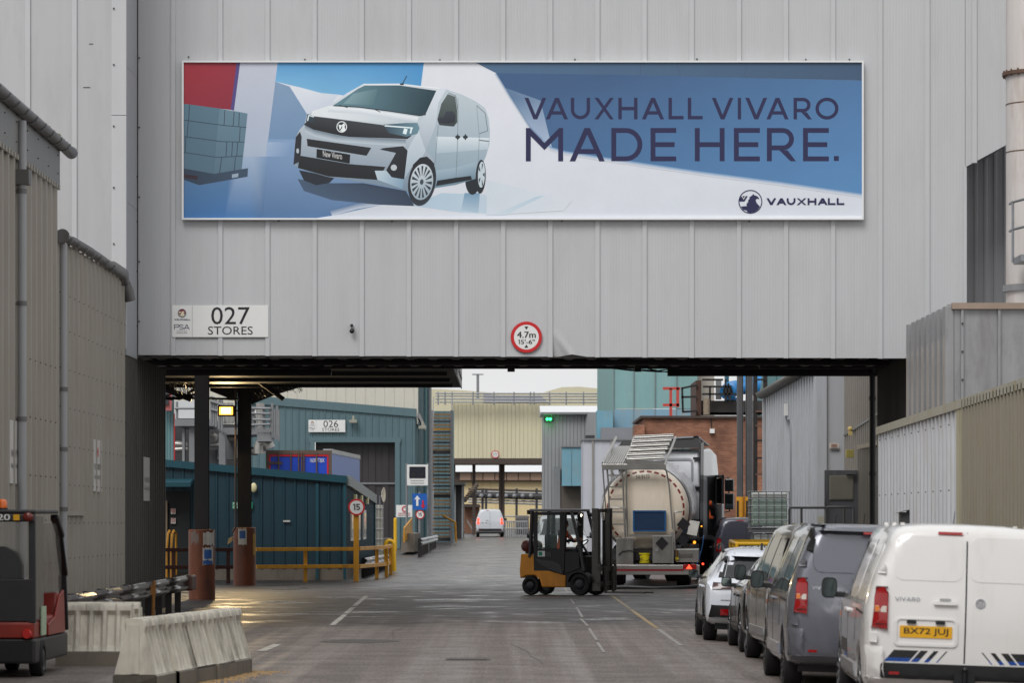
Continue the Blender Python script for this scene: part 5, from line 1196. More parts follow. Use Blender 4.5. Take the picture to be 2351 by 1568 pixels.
# signs by the road
DV = 168.; gv = gz(-5, DV)
sp = thing('display_post', 'two galvanised posts carrying the white framed display', 'post', (PX(958, DV), DV, gv))
for x in (934, 983): mb = MB(); mb.cyl((PX(x, DV), DV, gv), (PX(x, DV), DV, PZ(1064, DV)), .06, n=10); part('shaft', mb, GALV, sp)
ds = plate_sign(934.5, 982.5, 1067, 1115, DV - .2, 'message_display', 'white framed dark electronic display above the priority sign', 'display', th=.12)
mb = MB(); mb.box(PX(940, DV), PX(977, DV), DV - .23, DV - .21, PZ(1098, DV), PZ(1072, DV)); part('screen', mb, mat('unlit_screen', (36, 36, 46), .25, var=.05), ds)
for x in (949, 968): mb = MB(); mb.cyl(P(x, 1090, DV - .24), P(x, 1090, DV - .23), .11, n=18); part('lens', mb, INK, ds)
for y in (1103.5, 1109): mb = MB(); mb.box(PX(943, DV), PX(974, DV), DV - .215, DV - .205, PZ(y + 1.6, DV), PZ(y, DV)); part('caption_bar', mb, mat('caption_grey', (150, 150, 150)), ds)
pp = thing('sign_post', 'grey post carrying the blue priority sign', 'post', (PX(964, DV), DV - .5, gv)); mb = MB(); mb.cyl((PX(964, DV), DV - .5, gv), (PX(964, DV), DV - .5, PZ(1130, DV)), .06, n=10); part('shaft', mb, GALV, pp)
BLUES = mat('sign_blue', (24, 92, 176), .4, var=.05)
ps = plate_sign(947, 980.5, 1133.5, 1171, DV - .6, 'priority_sign', 'square blue priority sign with white and red arrows', m=BLUES)
def arrow(mb, x, y0, y1, hw, sw, d):
    s_ = 1 if y1 > y0 else -1; yh = y0 + s_ * hw * 1.1
    for pts in ([(x - sw, yh), (x + sw, yh), (x + sw, y1), (x - sw, y1)], [(x, y0), (x + hw, yh + s_ * 1.5), (x + hw * .4, yh), (x - hw * .4, yh), (x - hw, yh + s_ * 1.5)]): mb.poly([P(px, py, d) for px, py in pts])
mb = MB(); arrow(mb, 958, 1138, 1162, 7.5, 2.6, DV - .62); part('up_arrow', mb, WHITEP, ps)
mb = MB(); arrow(mb, 971, 1168, 1149, 6, 2.0, DV - .62); part('down_arrow', mb, RED, ps)
round_sign(964.5, 1182, 10.2, DV - .6, 'speed_limit_sign', 'small round 15 speed sign under the blue priority sign', [('15', -.45, .45, -.38, .42)], rim=.78)
nt_ = plate_sign(909.5, 946.5, 1160, 1187.5, 178, 'warning_notice', 'white notice with a red ban symbol beside the teal doorway')
mb = MB(); mb.lathe([(.1, 0), (.15, 0), (.15, .004), (.1, .004)], P(929, 1169, 177.95), 'y', 20); part('ban_ring', mb, RED, nt_)
for y in (1178, 1182.5): mb = MB(); mb.box(PX(914, 178), PX(942, 178), 177.985, 177.995, PZ(y + 1.8, 178), PZ(y, 178)); part('text_line', mb, mat('faded_red', (170, 110, 110)), nt_)
rp = thing('loading_ramp', 'yellow sided steel ramp leaf on a concrete block by the store', 'ramp', (PX(935, 160), 160, gz(-5, 160)))
mb = MB(); mb.prism([P(919.5, 1268, 158), P(952, 1268, 158), P(952, 1226, 158), P(924, 1224, 158)], (0, 10, 0)); part('concrete_block', mb, CONC, rp)
mb = MB(); mb.prism([P(929, 1246, 157), P(947, 1224, 160), P(947, 1190, 160), P(929, 1212, 157)], (-.06, 0, 0)); part('side_plate', mb, YEL, rp)
mb = MB(); mb.cyl((PX(907.5, 174), 174, gz(-5, 174)), (PX(907.5, 174), 174, PZ(1193, 174)), .085, n=12); mb.sphere((PX(907.5, 174), 174, PZ(1193, 174)), .085, 12, 6); single('bollard', mb, mat('bright_yellow_paint', (222, 172, 28), .45, var=.1), 'yellow bollard beside the tall dark doorway', 'bollard', loc=(PX(907.5, 174), 174, gz(-5, 174)), smooth=40)
wbeam('crash_barrier', 'far silver crash barrier between the store corner and the stair tower', (PX(966, 150), 150), (PX(1003, 185), 185), 1.12, .35, 3., mat('bright_galvanised', (186, 188, 190), .3, .6, var=.15))
mb = MB(); mb.box(PX(880, 150), PX(897, 150), 148, 152, gz(-5, 150), PZ(1236, 150)); single('yard_kerb', mb, CONC, 'low concrete upstand behind the yellow hoop', 'kerb block', loc=(PX(888, 150), 150, .3), bev=.03)
# stair tower
DSX = 205.; gs = gz(-4, DSX)
TAN = mat('tan_tread', (128, 102, 68), .6, var=.15, vs_=2)
stw = thing('stair_tower', 'tall open steel stair tower with tan treads and galvanised stringers', 'stair tower', (PX(1015, DSX), DSX, gs))
for x, d in ((991, DSX), (1037, DSX), (995, DSX + 3), (1034, DSX + 3)): mb = MB(); mb.box(PX(x, d) - .07, PX(x, d) + .07, d - .07, d + .07, gs, PZ(942, DSX)); part('stringer_post', mb, GALV if x > 1030 else STEELG, stw)
for k in range(36):
    y = 1243 - k * 8.35; ph = (k % 12) / 12; mb = MB(); fl_ = (k // 12) % 2; dep = DSX + .2 + 2.4 * (ph if fl_ == 0 else 1 - ph)
    mb.box(PX(994, dep), PX(1034, dep), dep, dep + .28, PZ(y, DSX), PZ(y, DSX) + (.10 if k % 12 else .2)); part('tread', mb, TAN if k % 3 else DARKT, stw)
for k in range(3):
    z0_, z1_ = PZ(1243 - k * 100, DSX), PZ(1143 - k * 100, DSX); ya, yb = (DSX + .1, DSX + 2.7) if k % 2 == 0 else (DSX + 2.7, DSX + .1)
    for x in (993, 1036): mb = MB(); mb.bar((PX(x, DSX), ya, z0_ + .9), (PX(x, DSX), yb, z1_ + .9), .05, .05); part('handrail', mb, GALV, stw)
mb = MB(); mb.box(PX(994, DSX), PX(1036, DSX), DSX - .02, DSX + .0, PZ(988, DSX), PZ(985, DSX)); part('yellow_bar', mb, YEL, stw)
mb = MB(); mb.tube([P(1018, 1185, 200), P(1045, 1200, 198), P(1047, 1245, 198)], .07, 8); part('newel_rail', mb, YEL, stw)

mb = MB(); corr_wall(stw, (PX(984, 212), 212), (PX(1042, 212), 212), gs, PZ(944, 212), PZ(944, 212), .4, .05, TEAL2, -1, 1.2, .3, 'backing_sheet')

# ================================================================ cream bridge and what lies beyond
CRM = mat('cream_corrugated', (206, 200, 172), .55, var=.03, streak=.05, rnd=.02)
CRM2 = mat('far_cream_wall', (216, 196, 150), .6, var=.06, vs_=.2, dirt=(196, 160, 112), dirt_amt=.5)
BRN = mat('brown_beam', (70, 58, 52), .6, var=.2, vs_=1)
DB = 255.; gb = gz(0, DB)
cb = thing('cream_bridge', 'cream corrugated bridge crossing the far end of the road', 'bridge', (PX(1140, DB), DB, PZ(1066, DB)))
corr_wall(cb, (PX(1036, DB), DB), (PX(1262, DB), DB), PZ(1053, DB), PZ(927, DB), PZ(927, DB), .3, .06, CRM, -1, 1.2)
mb = MB(); mb.box(PX(1036, DB), PX(1262, DB), DB - .1, DB + 5, PZ(1066, DB), PZ(1052.5, DB)); part('bridge_beam', mb, BRN, cb)
mb = MB(); mb.box(PX(1036, DB), PX(1262, DB), DB + .1, DB + 5, PZ(1052, DB), PZ(926, DB)); part('core', mb, CRM, cb)
for y in (903, 909, 916, 923): mb = MB(); mb.cyl(P(1000, y, DB - 1), P(1384, y + 1, DB - 1), .06, n=6); part('roof_pipe', mb, GALV, cb)
for x in (1006, 1022, 1038, 1086, 1134, 1180, 1218, 1226, 1262, 1300, 1340): mb = MB(); mb.cyl(P(x, 900, DB - 1), P(x, 930, DB - 1), .06, n=6); part('roof_stanchion', mb, GALV, cb)
for x in (1088, 1149, 1155, 1042): mb = MB(); mb.box(PX(x, DB + 3) - .12, PX(x, DB + 3) + .12, DB + 2.8, DB + 3.2, gb, PZ(1060, DB)); part('support_leg', mb, BRN, cb)
round_sign(1137, 1043.5, 9, DB - .15, 'height_limit_sign', 'distant round height limit sign on the cream bridge', [('4.7m', -.55, .55, 0, .3), ('15\'-6"', -.5, .5, -.4, -.1)], True)
DF = 330.; gf = gz(0, DF)
fb = thing('far_building', 'far cream building with a brown window band below the cream bridge', 'building', (PX(1150, DF), DF, gf))
mb = MB(); mb.box(PX(1030, DF), PX(1420, DF), DF, DF + 20, gf, PZ(1104, DF)); part('lower_wall', mb, CRM2, fb)
mb = MB(); mb.box(PX(1030, DF), PX(1420, DF), DF - .6, DF + 18, PZ(1106, DF), PZ(1083, DF)); part('window_band', mb, BRN, fb)
for k in range(8): mb = MB(); xa = PX(1056 + k * 27, DF); mb.box(xa, xa + 25 * DF / FP, DF - .7, DF - .61, PZ(1103, DF), PZ(1086, DF)); part('band_window', mb, mat('band_window_tan', (150, 124, 104), .35, var=.12, vs_=.3, rnd=.08), fb)
mb = MB(); mb.prism([(PX(1030, DF), DF - 1.2, PZ(1084, DF)), (PX(1030, DF), DF + 12, PZ(1060, DF)), (PX(1030, DF), DF + 12, PZ(1084, DF))], (PX(1420, DF) - PX(1030, DF), 0, 0)); part('roof', mb, mat('white_roof_sheet', (222, 224, 226), .4, var=.05), fb)
hall = thing('far_hall', 'long cream hall with low domed roofs on the skyline', 'building', (PX(1180, 420), 420, gz(0, 420)))
mb = MB(); d = 420.
pts = [(960, 1100), (1500, 1100), (1500, 892), (1385, 893), (1330, 888), (1290, 889), (1262, 897), (1240, 904), (1180, 905), (1150, 903), (1120, 901), (1060, 896), (1000, 893), (960, 893)]
mb.prism([P(x, y, d) for x, y in pts], (0, 40, 0)); part('shell', mb, CRM, hall)
mb = MB(); mb.prism([P(x, y, 415) for x, y in ((1110, 925), (1260, 925), (1240, 907), (1180, 909), (1140, 907), (1110, 904))], (0, 4, 0)); part('slate_roof', mb, mat('far_slate', (150, 152, 160), .6), hall)
mast = thing('light_mast', 'distant light mast with a crossbar against the white sky', 'light mast', P(1097, 900, 410))
mb = MB(); mb.cyl(P(1097, 915, 410), P(1097, 859, 410), .16, n=8); part('pole', mb, GALV, mast); mb = MB(); mb.box(PX(1084, 410), PX(1110, 410), 409.8, 410.2, PZ(861, 410), PZ(858.5, 410)); part('crossbar', mb, GALV, mast)
pr_ = thing('pipe_rack', 'dark pipe rack crossing the road beyond the far van', 'pipe rack', (PX(1150, 290), 290, gz(0, 290)))
for y, r, m in ((1126, .09, BRN), (1131, .07, GALV), (1138, .22, DARKT), (1141, .2, DARKT), (1150, .08, GALV), (1156, .08, GALV), (1186, .06, GALV)): mb = MB(); mb.cyl(P(1075, y - 3, 290), P(1245, y + 2, 290), r, n=8); part('pipe', mb, m, pr_)
for x in (1092, 1108, 1116, 1186, 1232): mb = MB(); mb.box(PX(x, 290) - .1, PX(x, 290) + .1, 289.9, 290.1, gz(0, 290), PZ(1122, 290)); part('rack_leg', mb, DARKT, pr_)
for k in range(7): mb = MB(); mb.sphere(P(1105 + k * 19, 1139, 289.6), .2, 8, 6); part('pipe_bracket', mb, GALV, pr_)
bs = thing('black_frame_shed', 'black framed open shed beside the stair tower', 'shed', (PX(1050, 230), 230, gz(-3, 230)))
mb = MB(); mb.box(PX(1038, 230), PX(1064, 230), 230, 234, gz(-3, 230), PZ(1112, 230)); part('shell', mb, mat('shed_black', (38, 36, 36), .6), bs)
for x in (1043, 1060): mb = MB(); mb.box(PX(x, 229.8), PX(x + 3.5, 229.8), 229.7, 229.9, gz(-3, 230), PZ(1110, 230)); part('frame_post', mb, STEELG, bs)
mb = MB(); mb.box(PX(1035, 229), PX(1067, 229), 228.5, 234.5, PZ(1114, 230), PZ(1108, 230)); part('roof', mb, mat('shed_roof', (60, 58, 58), .6), bs)
bd = thing('brick_outhouse', 'small brown brick outhouse beside the far van', 'outhouse', (PX(1082, 270), 270, gz(-3, 270)))
mb = MB(); mb.box(PX(1066, 270), PX(1100, 270), 270, 274, gz(-3, 270), PZ(1163, 270)); part('wall', mb, mat('far_brick', (116, 82, 64), .8, var=.15, vs_=3), bd)
mb = MB(); mb.prism([P(1062, 1165, 269), P(1103, 1165, 269), P(1100, 1158, 269), P(1066, 1158, 269)], (0, 5, 0)); part('roof', mb, BRN, bd)
mb = MB(); mb.prism([P(1072, 1192, 268), P(1092, 1225, 268), P(1092, 1231, 268), P(1072, 1198, 268)], (0, .4, 0)); part('ramp_rail', mb, STEELG, bd)
es = thing('far_stair', 'dark external stair climbing beside the black framed shed', 'stair', (PX(1085, 245), 245, gz(-3, 245)))
mb = MB(); mb.bar(P(1066, 1150, 245), P(1096, 1112, 247), .2, .25); part('stringer', mb, DARKT, es)
for k in range(8): mb = MB(); q = P(1067 + k * 3.8, 1147 - k * 4.8, 245.2); mb.box(q.x - .15, q.x + .15, 245, 246, q.z, q.z + .05); part('tread', mb, TAN, es)
mb = MB(); mb.cyl(P(1183, 1206, 262) , P(1214, 1206, 262), .72, n=20); single('storage_tank', mb, mat('tank_grey', (120, 116, 112), .5, var=.15), 'squat grey horizontal tank beyond the far van', 'tank', loc=P(1198, 1228, 262), smooth=40)
mb = MB()
for k in range(11): mb.cyl(P(1160 + k * 5, 1236, 240), P(1160 + k * 5, 1196, 240), .05, n=6)
for y in (1198, 1214): mb.cyl(P(1158, y, 240), P(1212, y, 240), .05, n=6)
single('mesh_fence', mb, GALV, 'low galvanised railing in front of the squat grey tank', 'railing', loc=P(1185, 1236, 240))

# ================================================================ right background buildings
GREYS = mat('mid_grey_sheet', (146, 148, 150), .5, var=.04, streak=.08, rnd=.03)
D7 = 185.; g7 = gz(3, D7)
gbd = thing('grey_hall', 'grey corrugated building with a white roof beside the cream bridge', 'building', (PX(1300, D7), D7, g7))
corr_wall(gbd, (PX(1244, D7), D7), (PX(1345, D7), D7), g7, PZ(949, D7), PZ(949, D7), .2, .045, GREYS, -1, 1.2)
corr_wall(gbd, (PX(1345, D7), D7), (PX(1366, D7), D7 - 2), g7, PZ(949, D7), PZ(949, D7), .2, .045, GREYS, -1, 1.2)
mb = MB(); mb.prism([(PX(1241, D7), D7 - .3, PZ(950, D7)), (PX(1241, D7), D7 + 7, PZ(922, D7)), (PX(1241, D7), D7 + 7, PZ(950, D7))], (PX(1386, D7) - PX(1241, D7), 0, 0)); part('roof', mb, mat('white_roof_sheet', (222, 224, 226), .4, var=.05), gbd)
mb = MB(); mb.box(PX(1241, D7), PX(1372, D7), D7 - .45, D7 - .31, PZ(952, D7), PZ(947, D7)); part('gutter', mb, STEELG, gbd)
mb = MB(); mb.box(PX(1271, D7), PX(1286, D7), D7 - .4, D7 - .1, g7, PZ(1072, D7)); part('door_frame', mb, STEELG, gbd)
mb = MB(); mb.box(PX(1286, D7), PX(1338, D7), D7 - .3, D7 - .06, g7, PZ(1110, D7)); part('door_opening', mb, mat('brown_door', (92, 84, 76), .6, var=.1), gbd)
LB = mat('pale_blue_panel', (112, 158, 176), .5, var=.08, streak=.1, dirt=(150, 146, 128), dirt_amt=.35)
for xa, xb in ((1290, 1312), (1313, 1337)): mb = MB(); mb.box(PX(xa, D7 - 1), PX(xb, D7 - 1), D7 - 1.2, D7 - .5, PZ(1116, D7 - 1), PZ(1027, D7 - 1)); part('blue_panel', mb, LB, gbd)
mb = MB(); mb.box(PX(1288, D7 - 1), PX(1340, D7 - 1), D7 - 1.3, D7 - .4, PZ(1027, D7 - 1), PZ(1024, D7 - 1)); part('panel_cap', mb, STEELG, gbd)
gl = thing('signal_light', 'pair of glowing green lights at the corner of the grey hall', 'light', P(1260, 966, D7 - .3))
for x in (1256.5, 1263.5): mb = MB(); mb.cyl(P(x, 962.5, D7 - .4), P(x, 962.5, D7 - .2), .075, n=14); part('lens', mb, mat('green_glow', (60, 230, 110), .4, var=0, emis=(40, 255, 110), estr=6), gl)
mb = MB(); mb.box(PX(1251, D7), PX(1269, D7), D7 - .19, D7 - .06, PZ(967, D7), PZ(958, D7)); part('housing', mb, BLACKP, gl)

D8 = 165.; g8 = gz(5, D8)
bt = thing('pale_blue_tower', 'tall building of pale blue-green panels with blistered lower panels', 'building', (PX(1470, D8), D8, g8))
BG = mat('blue_green_panel', (128, 166, 166), .5, var=.05, streak=.08, rnd=.05, dirt=(158, 176, 176), dirt_amt=.35)
xs_ = [1409, 1455, 1504, 1553, 1602]
for k in range(4):
    mb = MB(); mb.box(PX(xs_[k] + .7, D8), PX(xs_[k + 1] - .7, D8), D8, D8 + .2, PZ(938, D8), PZ(800, D8)); part('upper_panel', mb, BG, bt)
    mb = MB(); mb.box(PX(xs_[k] + .7, D8), PX(xs_[k + 1] - .7, D8), D8 - .05, D8 + .15, g8, PZ(939.5, D8)); part('lower_panel', mb, mat('blistered_blue_panel', (128, 164, 184), .5, var=.06, vs_=.8, dirt=(158, 152, 134), dirt_amt=.75), bt)
for x in xs_[:4]: mb = MB(); mb.box(PX(x - .7, D8), PX(x + .7, D8), D8 - .08, D8 + .1, g8, PZ(800, D8)); part('joint_strip', mb, STEELG, bt)
mb = MB(); mb.box(PX(1553, D8 + 1), PX(1640, D8 + 1), D8 + 1, D8 + 1.3, g8, PZ(800, D8)); part('cream_wall', mb, mat('grey_cream_wall', (176, 168, 158), .6, var=.06), bt)
mb = MB(); mb.prism([(PX(1408, D8), D8 + .01, g8), (PX(1408, D8), D8 + .01, PZ(800, D8)), (PX(1388, D8) - .2, D8 + 6, PZ(800, D8)), (PX(1388, D8) - .2, D8 + 6, g8)], (.15, 0, 0)); part('side_wall', mb, BG, bt)
mb = MB(); mb.box(PX(1370, D8 - 2), PX(1407, D8 - 2), D8 - 2, D8 - .2, g8, PZ(943, D8 - 2)); part('annexe_panel', mb, LB, bt)
mb = MB(); mb.box(PX(1381, D8 - 4), PX(1454, D8 - 4), D8 - 4, D8 - 2.2, g8, PZ(982, D8 - 4)); part('grey_plinth_box', mb, mat('plinth_grey', (136, 138, 144), .5, var=.1), bt)
D9 = 128.; g9 = gz(3, D9)
wb = thing('white_panel_box', 'white panelled container-like box standing behind the tanker', 'container', (PX(1385, D9), D9, g9))
for k, (xa, xb) in enumerate(((1339, 1360), (1362, 1403), (1405, 1432), (1434, 1470))): mb = MB(); mb.box(PX(xa, D9), PX(xb, D9), D9, D9 + 4, g9, PZ(1011, D9)); part('panel', mb, mat('white_box_panel', (186, 188, 196), .5, var=.05, streak=.12, rnd=.04), wb)
for x in (1361, 1404, 1433): mb = MB(); mb.box(PX(x - 2, D9), PX(x + 2, D9), D9 - .08, D9 - .001, g9, PZ(1010, D9)); part('joint_post', mb, mat('joint_grey', (140, 136, 130), .5), wb)
mb = MB(); mb.box(PX(1337, D9), PX(1472, D9), D9 - .1, D9 + 4.1, PZ(1011, D9) + .002, PZ(1007, D9)); part('top_rail', mb, STEELG, wb)
mb = MB(); mb.box(PX(1345, D9), PX(1366, D9), D9 + .3, D9 + 1.2, PZ(1007, D9), PZ(999, D9)); part('roof_unit', mb, DARKT, wb)

# ---- brick building
def brick_material():
    m = bpy.data.materials.new('red_brick'); m.use_nodes = True
    n = m.node_tree; L = n.links.new; b = n.nodes['Principled BSDF']
    tcd = n.nodes.new('ShaderNodeTexCoord'); mp_ = n.nodes.new('ShaderNodeMapping'); mp_.inputs['Rotation'].default_value = (R(90), 0, 0)
    br = n.nodes.new('ShaderNodeTexBrick'); br.inputs['Scale'].default_value = 1; br.inputs['Brick Width'].default_value = .225; br.inputs['Row Height'].default_value = .075; br.inputs['Mortar Size'].default_value = .008
    br.inputs['Color1'].default_value = (.25, .092, .050, 1); br.inputs['Color2'].default_value = (.36, .150, .082, 1); br.inputs['Mortar'].default_value = (.20, .15, .115, 1); br.inputs['Bias'].default_value = -.15
    nz_ = n.nodes.new('ShaderNodeTexNoise'); nz_.inputs['Scale'].default_value = .9; nz_.inputs['Detail'].default_value = 6
    mr = n.nodes.new('ShaderNodeMapRange'); mr.inputs[1].default_value = .3; mr.inputs[2].default_value = .7; mr.inputs[3].default_value = .6; mr.inputs[4].default_value = 1.3
    sc_ = n.nodes.new('ShaderNodeVectorMath'); sc_.operation = 'SCALE'
    L(tcd.outputs['Object'], mp_.inputs[0]); L(mp_.outputs[0], br.inputs['Vector']); L(tcd.outputs['Object'], nz_.inputs['Vector']); L(nz_.outputs[0], mr.inputs[0]); L(br.outputs['Color'], sc_.inputs[0]); L(mr.outputs[0], sc_.inputs[3]); L(sc_.outputs[0], b.inputs['Base Color'])
    bp = n.nodes.new('ShaderNodeBump'); bp.inputs['Strength'].default_value = .6; bp.inputs['Distance'].default_value = .01; bp.invert = True; L(br.outputs['Fac'], bp.inputs['Height']); L(bp.outputs[0], b.inputs['Normal']); b.inputs['Roughness'].default_value = .8
    return m
BRICK = brick_material()
D10 = 140.; g10 = gz(8, D10)
bk = thing('brick_building', 'red brick building carrying a plant deck behind the truck', 'building', (PX(1610, D10), D10, g10))
mb = MB(); mb.box(PX(1479, D10), PX(1830, D10), D10, D10 + 9, g10, PZ(961, D10)); part('wall', mb, BRICK, bk)
mb = MB(); mb.box(PX(1456, D10), PX(1479, D10), D10 - .4, D10 + 2, g10, PZ(976, D10)); part('pier', mb, BRICK, bk)
mb = MB(); mb.box(PX(1470, D10), PX(1832, D10), D10 - .15, D10 + 9, PZ(960.5, D10), PZ(955, D10)); part('roof_edge', mb, BRN, bk)
mb = MB(); mb.box(PX(1629, D10), PX(1640, D10), D10 - .2, D10 - .001, PZ(995, D10), PZ(985, D10)); part('junction_box', mb, WHITEP, bk)
mb = MB(); mb.cyl(P(1634, 985, D10 - .05), P(1632, 960, D10 - .05), .02, n=6); part('cable', mb, BLACKP, bk)
pd = thing('plant_deck', 'rusty steel plant deck with rails on the brick roof', 'platform', (PX(1680, D10), D10, PZ(955, D10)))
mb = MB(); mb.box(PX(1612, D10), PX(1765, D10), D10 + 1, D10 + 5, PZ(945, D10), PZ(918, D10)); part('deck', mb, mat('sooty_steel', (46, 42, 40), .6, var=.25), pd)
mb = MB(); mb.box(PX(1600, D10), PX(1612, D10), D10 + .6, D10 + 5, PZ(952, D10), PZ(872, D10)); part('rusty_screen', mb, mat('rusty_sheet', (74, 50, 40), .7, var=.3), pd)
FRED = mat('faded_red_rail', (190, 70, 62), .5, var=.1)
for xa, ya, xb, yb in ((1522, 892, 1562, 892), (1522, 930, 1560, 930), (1540, 892, 1540, 956), (1556, 890, 1556, 935)): mb = MB(); mb.bar(P(xa, ya, D10), P(xb, yb, D10), .11, .11); part('red_rail', mb, FRED, pd)
for xa, ya, xb, yb in ((1564, 892, 1602, 884), (1564, 912, 1600, 911), (1566, 946, 1602, 944), (1566, 890, 1568, 947), (1612, 872, 1660, 872), (1614, 888, 1680, 888), (1612, 905, 1690, 905), (1630, 888, 1630, 922), (1666, 872, 1666, 920), (1672, 880, 1676, 920)): mb = MB(); mb.bar(P(xa, ya, D10 + .5), P(xb, yb, D10 + .5), .08, .08); part('rail', mb, BLACKST, pd)
mb = MB(); mb.cyl(P(1622, 952, D10 + .3), P(1622, 915, D10 + .3), .13, n=12); part('stub_column', mb, mat('stub_tan', (140, 126, 108), .6, var=.2), pd)
mb = MB(); mb.box(PX(1644, D10 + 1), PX(1656, D10 + 1), D10 + .9, D10 + 1.3, PZ(915, D10), PZ(868, D10)); part('panel_box', mb, STEELG, pd)
PUMP = mat('pump_blue', (44, 128, 190), .4, var=.12)
pm = thing('blue_pump', 'bright blue pump and motor on the plant deck', 'pump', P(1690, 917, D10 + 1.5))
mb = MB(); mb.tube([P(1670, 900, D10 + .8), P(1676, 896, D10 + 1.6), P(1690, 890, D10 + 2), P(1722, 888, D10 + 2)], [.32, .36, .3, .3], 14); part('casing', mb, PUMP, pm, smooth=50)
mb = MB(); mb.cyl(P(1671, 898, D10 + .72), P(1671, 898, D10 + .82), .2, n=16); part('inlet', mb, BLACKP, pm)
mb = MB(); mb.cyl(P(1700, 880, D10 + 2.2), P(1745, 886, D10 + 2.2), .42, n=16); part('motor', mb, PUMP, pm, smooth=40)
mb = MB(); mb.cyl(P(1665, 868, D10 + 2), P(1672, 868, D10 + 2), .5, n=16); part('fan_cover', mb, mat('dark_teal_cover', (40, 90, 104), .5), pm, smooth=40)
mb = MB(); mb.box(PX(1665, D10 + 2), PX(1690, D10 + 2), D10 + 1.2, D10 + 2.6, PZ(918, D10 + 1), PZ(912, D10 + 1)); part('foot', mb, PUMP, pm)
# vertical pipes with yellow feet
DPI = 118.; gp = gz(8, DPI)
PIPED = mat('dull_steel_pipe', (92, 92, 94), .35, .5, var=.25, vs_=2)
for x, r, lb_ in ((1699, .11, 'left of two tall dull steel pipes with yellow feet'), (1720, .125, 'right of two tall dull steel pipes with yellow feet')):
    pp_ = thing('tall_pipe', lb_, 'pipe', (PX(x, DPI), DPI, gp), group='tall pipes in front of the brick wall')
    mb = MB(); mb.cyl((PX(x, DPI), DPI, PZ(1141, DPI)), (PX(x, DPI), DPI, 9), r, n=18); part('shaft', mb, PIPED, pp_, smooth=40)
    mb = MB(); mb.cyl((PX(x, DPI), DPI, gp), (PX(x, DPI), DPI, PZ(1141, DPI) - .002), r + .03, n=18); f_ = part('yellow_foot', mb, YEL, pp_, smooth=40)
    mb = MB(); mb.box(PX(x - 8, DPI), PX(x - 4, DPI), DPI - r - .06, DPI - .06, gp, PZ(1150, DPI)); part('foot_guard', mb, BLACKP, pp_)
rk = thing('ladder_frame', 'black bolted lattice frame against the brick wall', 'lattice frame', (PX(1745, 122), 122, gz(8, 122)))
for x in (1734, 1757): mb = MB(); mb.box(PX(x, 122) - .07, PX(x, 122) + .07, 121.9, 122.1, gz(8, 122), 8); part('upright', mb, BLACKST, rk)
for y in (872, 905, 945, 978, 1012, 1052, 1090, 1130): mb = MB(); mb.box(PX(1734, 122), PX(1757, 122), 121.85, 121.95, PZ(y + 2, 122), PZ(y - 2, 122)); part('rung', mb, RUSTF if y % 4 else BLACKST, rk)
# grey corrugated building, right
XG = 8.37; g95 = gz(8, 95); WF = Vector((7.49, 101.6, 0)); WN = Vector((XG, 95, 0)); WT = (WN - WF).normalized(); WO = Vector((WT.y, -WT.x, 0))
GRC = mat('light_grey_corrugated', (176, 179, 184), .45, var=.04, streak=.12, rnd=.03, dirt=(140, 138, 132), dirt_amt=.3)
gr = thing('corrugated_warehouse', 'light grey deep-ribbed warehouse wall with a sloping gutter and rusty slot', 'building', (XG, 98, g95))
wz = lambda s_: 5.6 + (6.15 - 5.6) * s_ / (WN - WF).length
LW = (WN - WF).length
for s0, s1, z0 in ((0, 2.9, 1.7), (2.9, 3.55, 4.75), (3.55, LW, 1.7)):
    a, b_ = WF + WT * s0, WF + WT * s1
    corr_wall(gr, a.xy, b_.xy, z0, wz(s0), wz(s1), .333, .11, GRC, -1, 1.0, .62)
c0, c1 = WF + WT * 2.9, WF + WT * 3.55
mb = MB(); mb.bar((c1.x + .02, c1.y + .05, 1.6), (c1.x + .02, c1.y + .05, 4.75), .1, .2, (0, 1, 0)); part('rusty_jamb', mb, mat('rust_orange', (128, 80, 46), .7, var=.35, vs_=3), gr)
mb = MB(); mb.prism([(c0.x + .08, c0.y, 1.7), (c1.x + .08, c1.y, 1.7), (c1.x + .08, c1.y, 4.74), (c0.x + .08, c0.y, 4.74)], (.05, 0, 0)); part('slot_panel', mb, mat('slot_grey', (150, 148, 146), .6, var=.1, dirt=(90, 84, 80), dirt_amt=.6), gr)
gutter(gr, [(WF.x - .2, WF.y + .3, 5.62), (WN.x - .2, WN.y, 6.18)], .17, mat('weathered_gutter', (122, 120, 114), .6, var=.25, vs_=5), 'gutter')
mb = MB(); mb.cyl((WF.x - .12, WF.y + .1, 1.5), (WF.x - .12, WF.y + .1, 5.5), .07, n=10); part('downpipe', mb, PIPEG, gr)
mb = MB(); mb.box(XG + .01, 9.25, 95, 95.15, 1.0, 7); part('end_panel', mb, mat('end_panel_grey', (176, 178, 182), .5, var=.03, streak=.05), gr)
mb = MB(); mb.box(XG - .06, XG + .2, 94.88, 94.998, 1.0, 7); part('corner_flashing', mb, GRC, gr)
q = WF + WT * 3.0; mb = MB(); mb.box(q.x - .18, q.x - .08, q.y - .15, q.y + .15, 4.86, 5.2); part('small_lamp', mb, WHITEP, gr)
mb = MB(); mb.prism([(WF.x - .02, WF.y, g95 - .05), (WN.x - .02, WN.y - .2, g95 - .05), (9.25, WN.y - .2, g95 - .05), (9.25, WF.y, g95 - .05)], (0, 0, 1.66 - g95)); part('brick_plinth', mb, BRICK, gr)
mb = MB(); mb.prism([(WF.x - .14, WF.y, 1.612), (WN.x - .14, WN.y - .25, 1.612), (9.25, WN.y - .25, 1.612), (9.25, WF.y, 1.612)], (0, 0, .088)); part('plinth_cap', mb, CONC, gr)
mb = MB(); mb.box(WF.x, 14, WF.y + .1, WF.y + .2, 0, 5.5); part('rear_wall', mb, GRC, gr)
tb = thing('teal_glazed_block', 'teal panelled block rising behind the warehouse gutter', 'building', (PX(1800, 150), 150, gz(12, 150)))
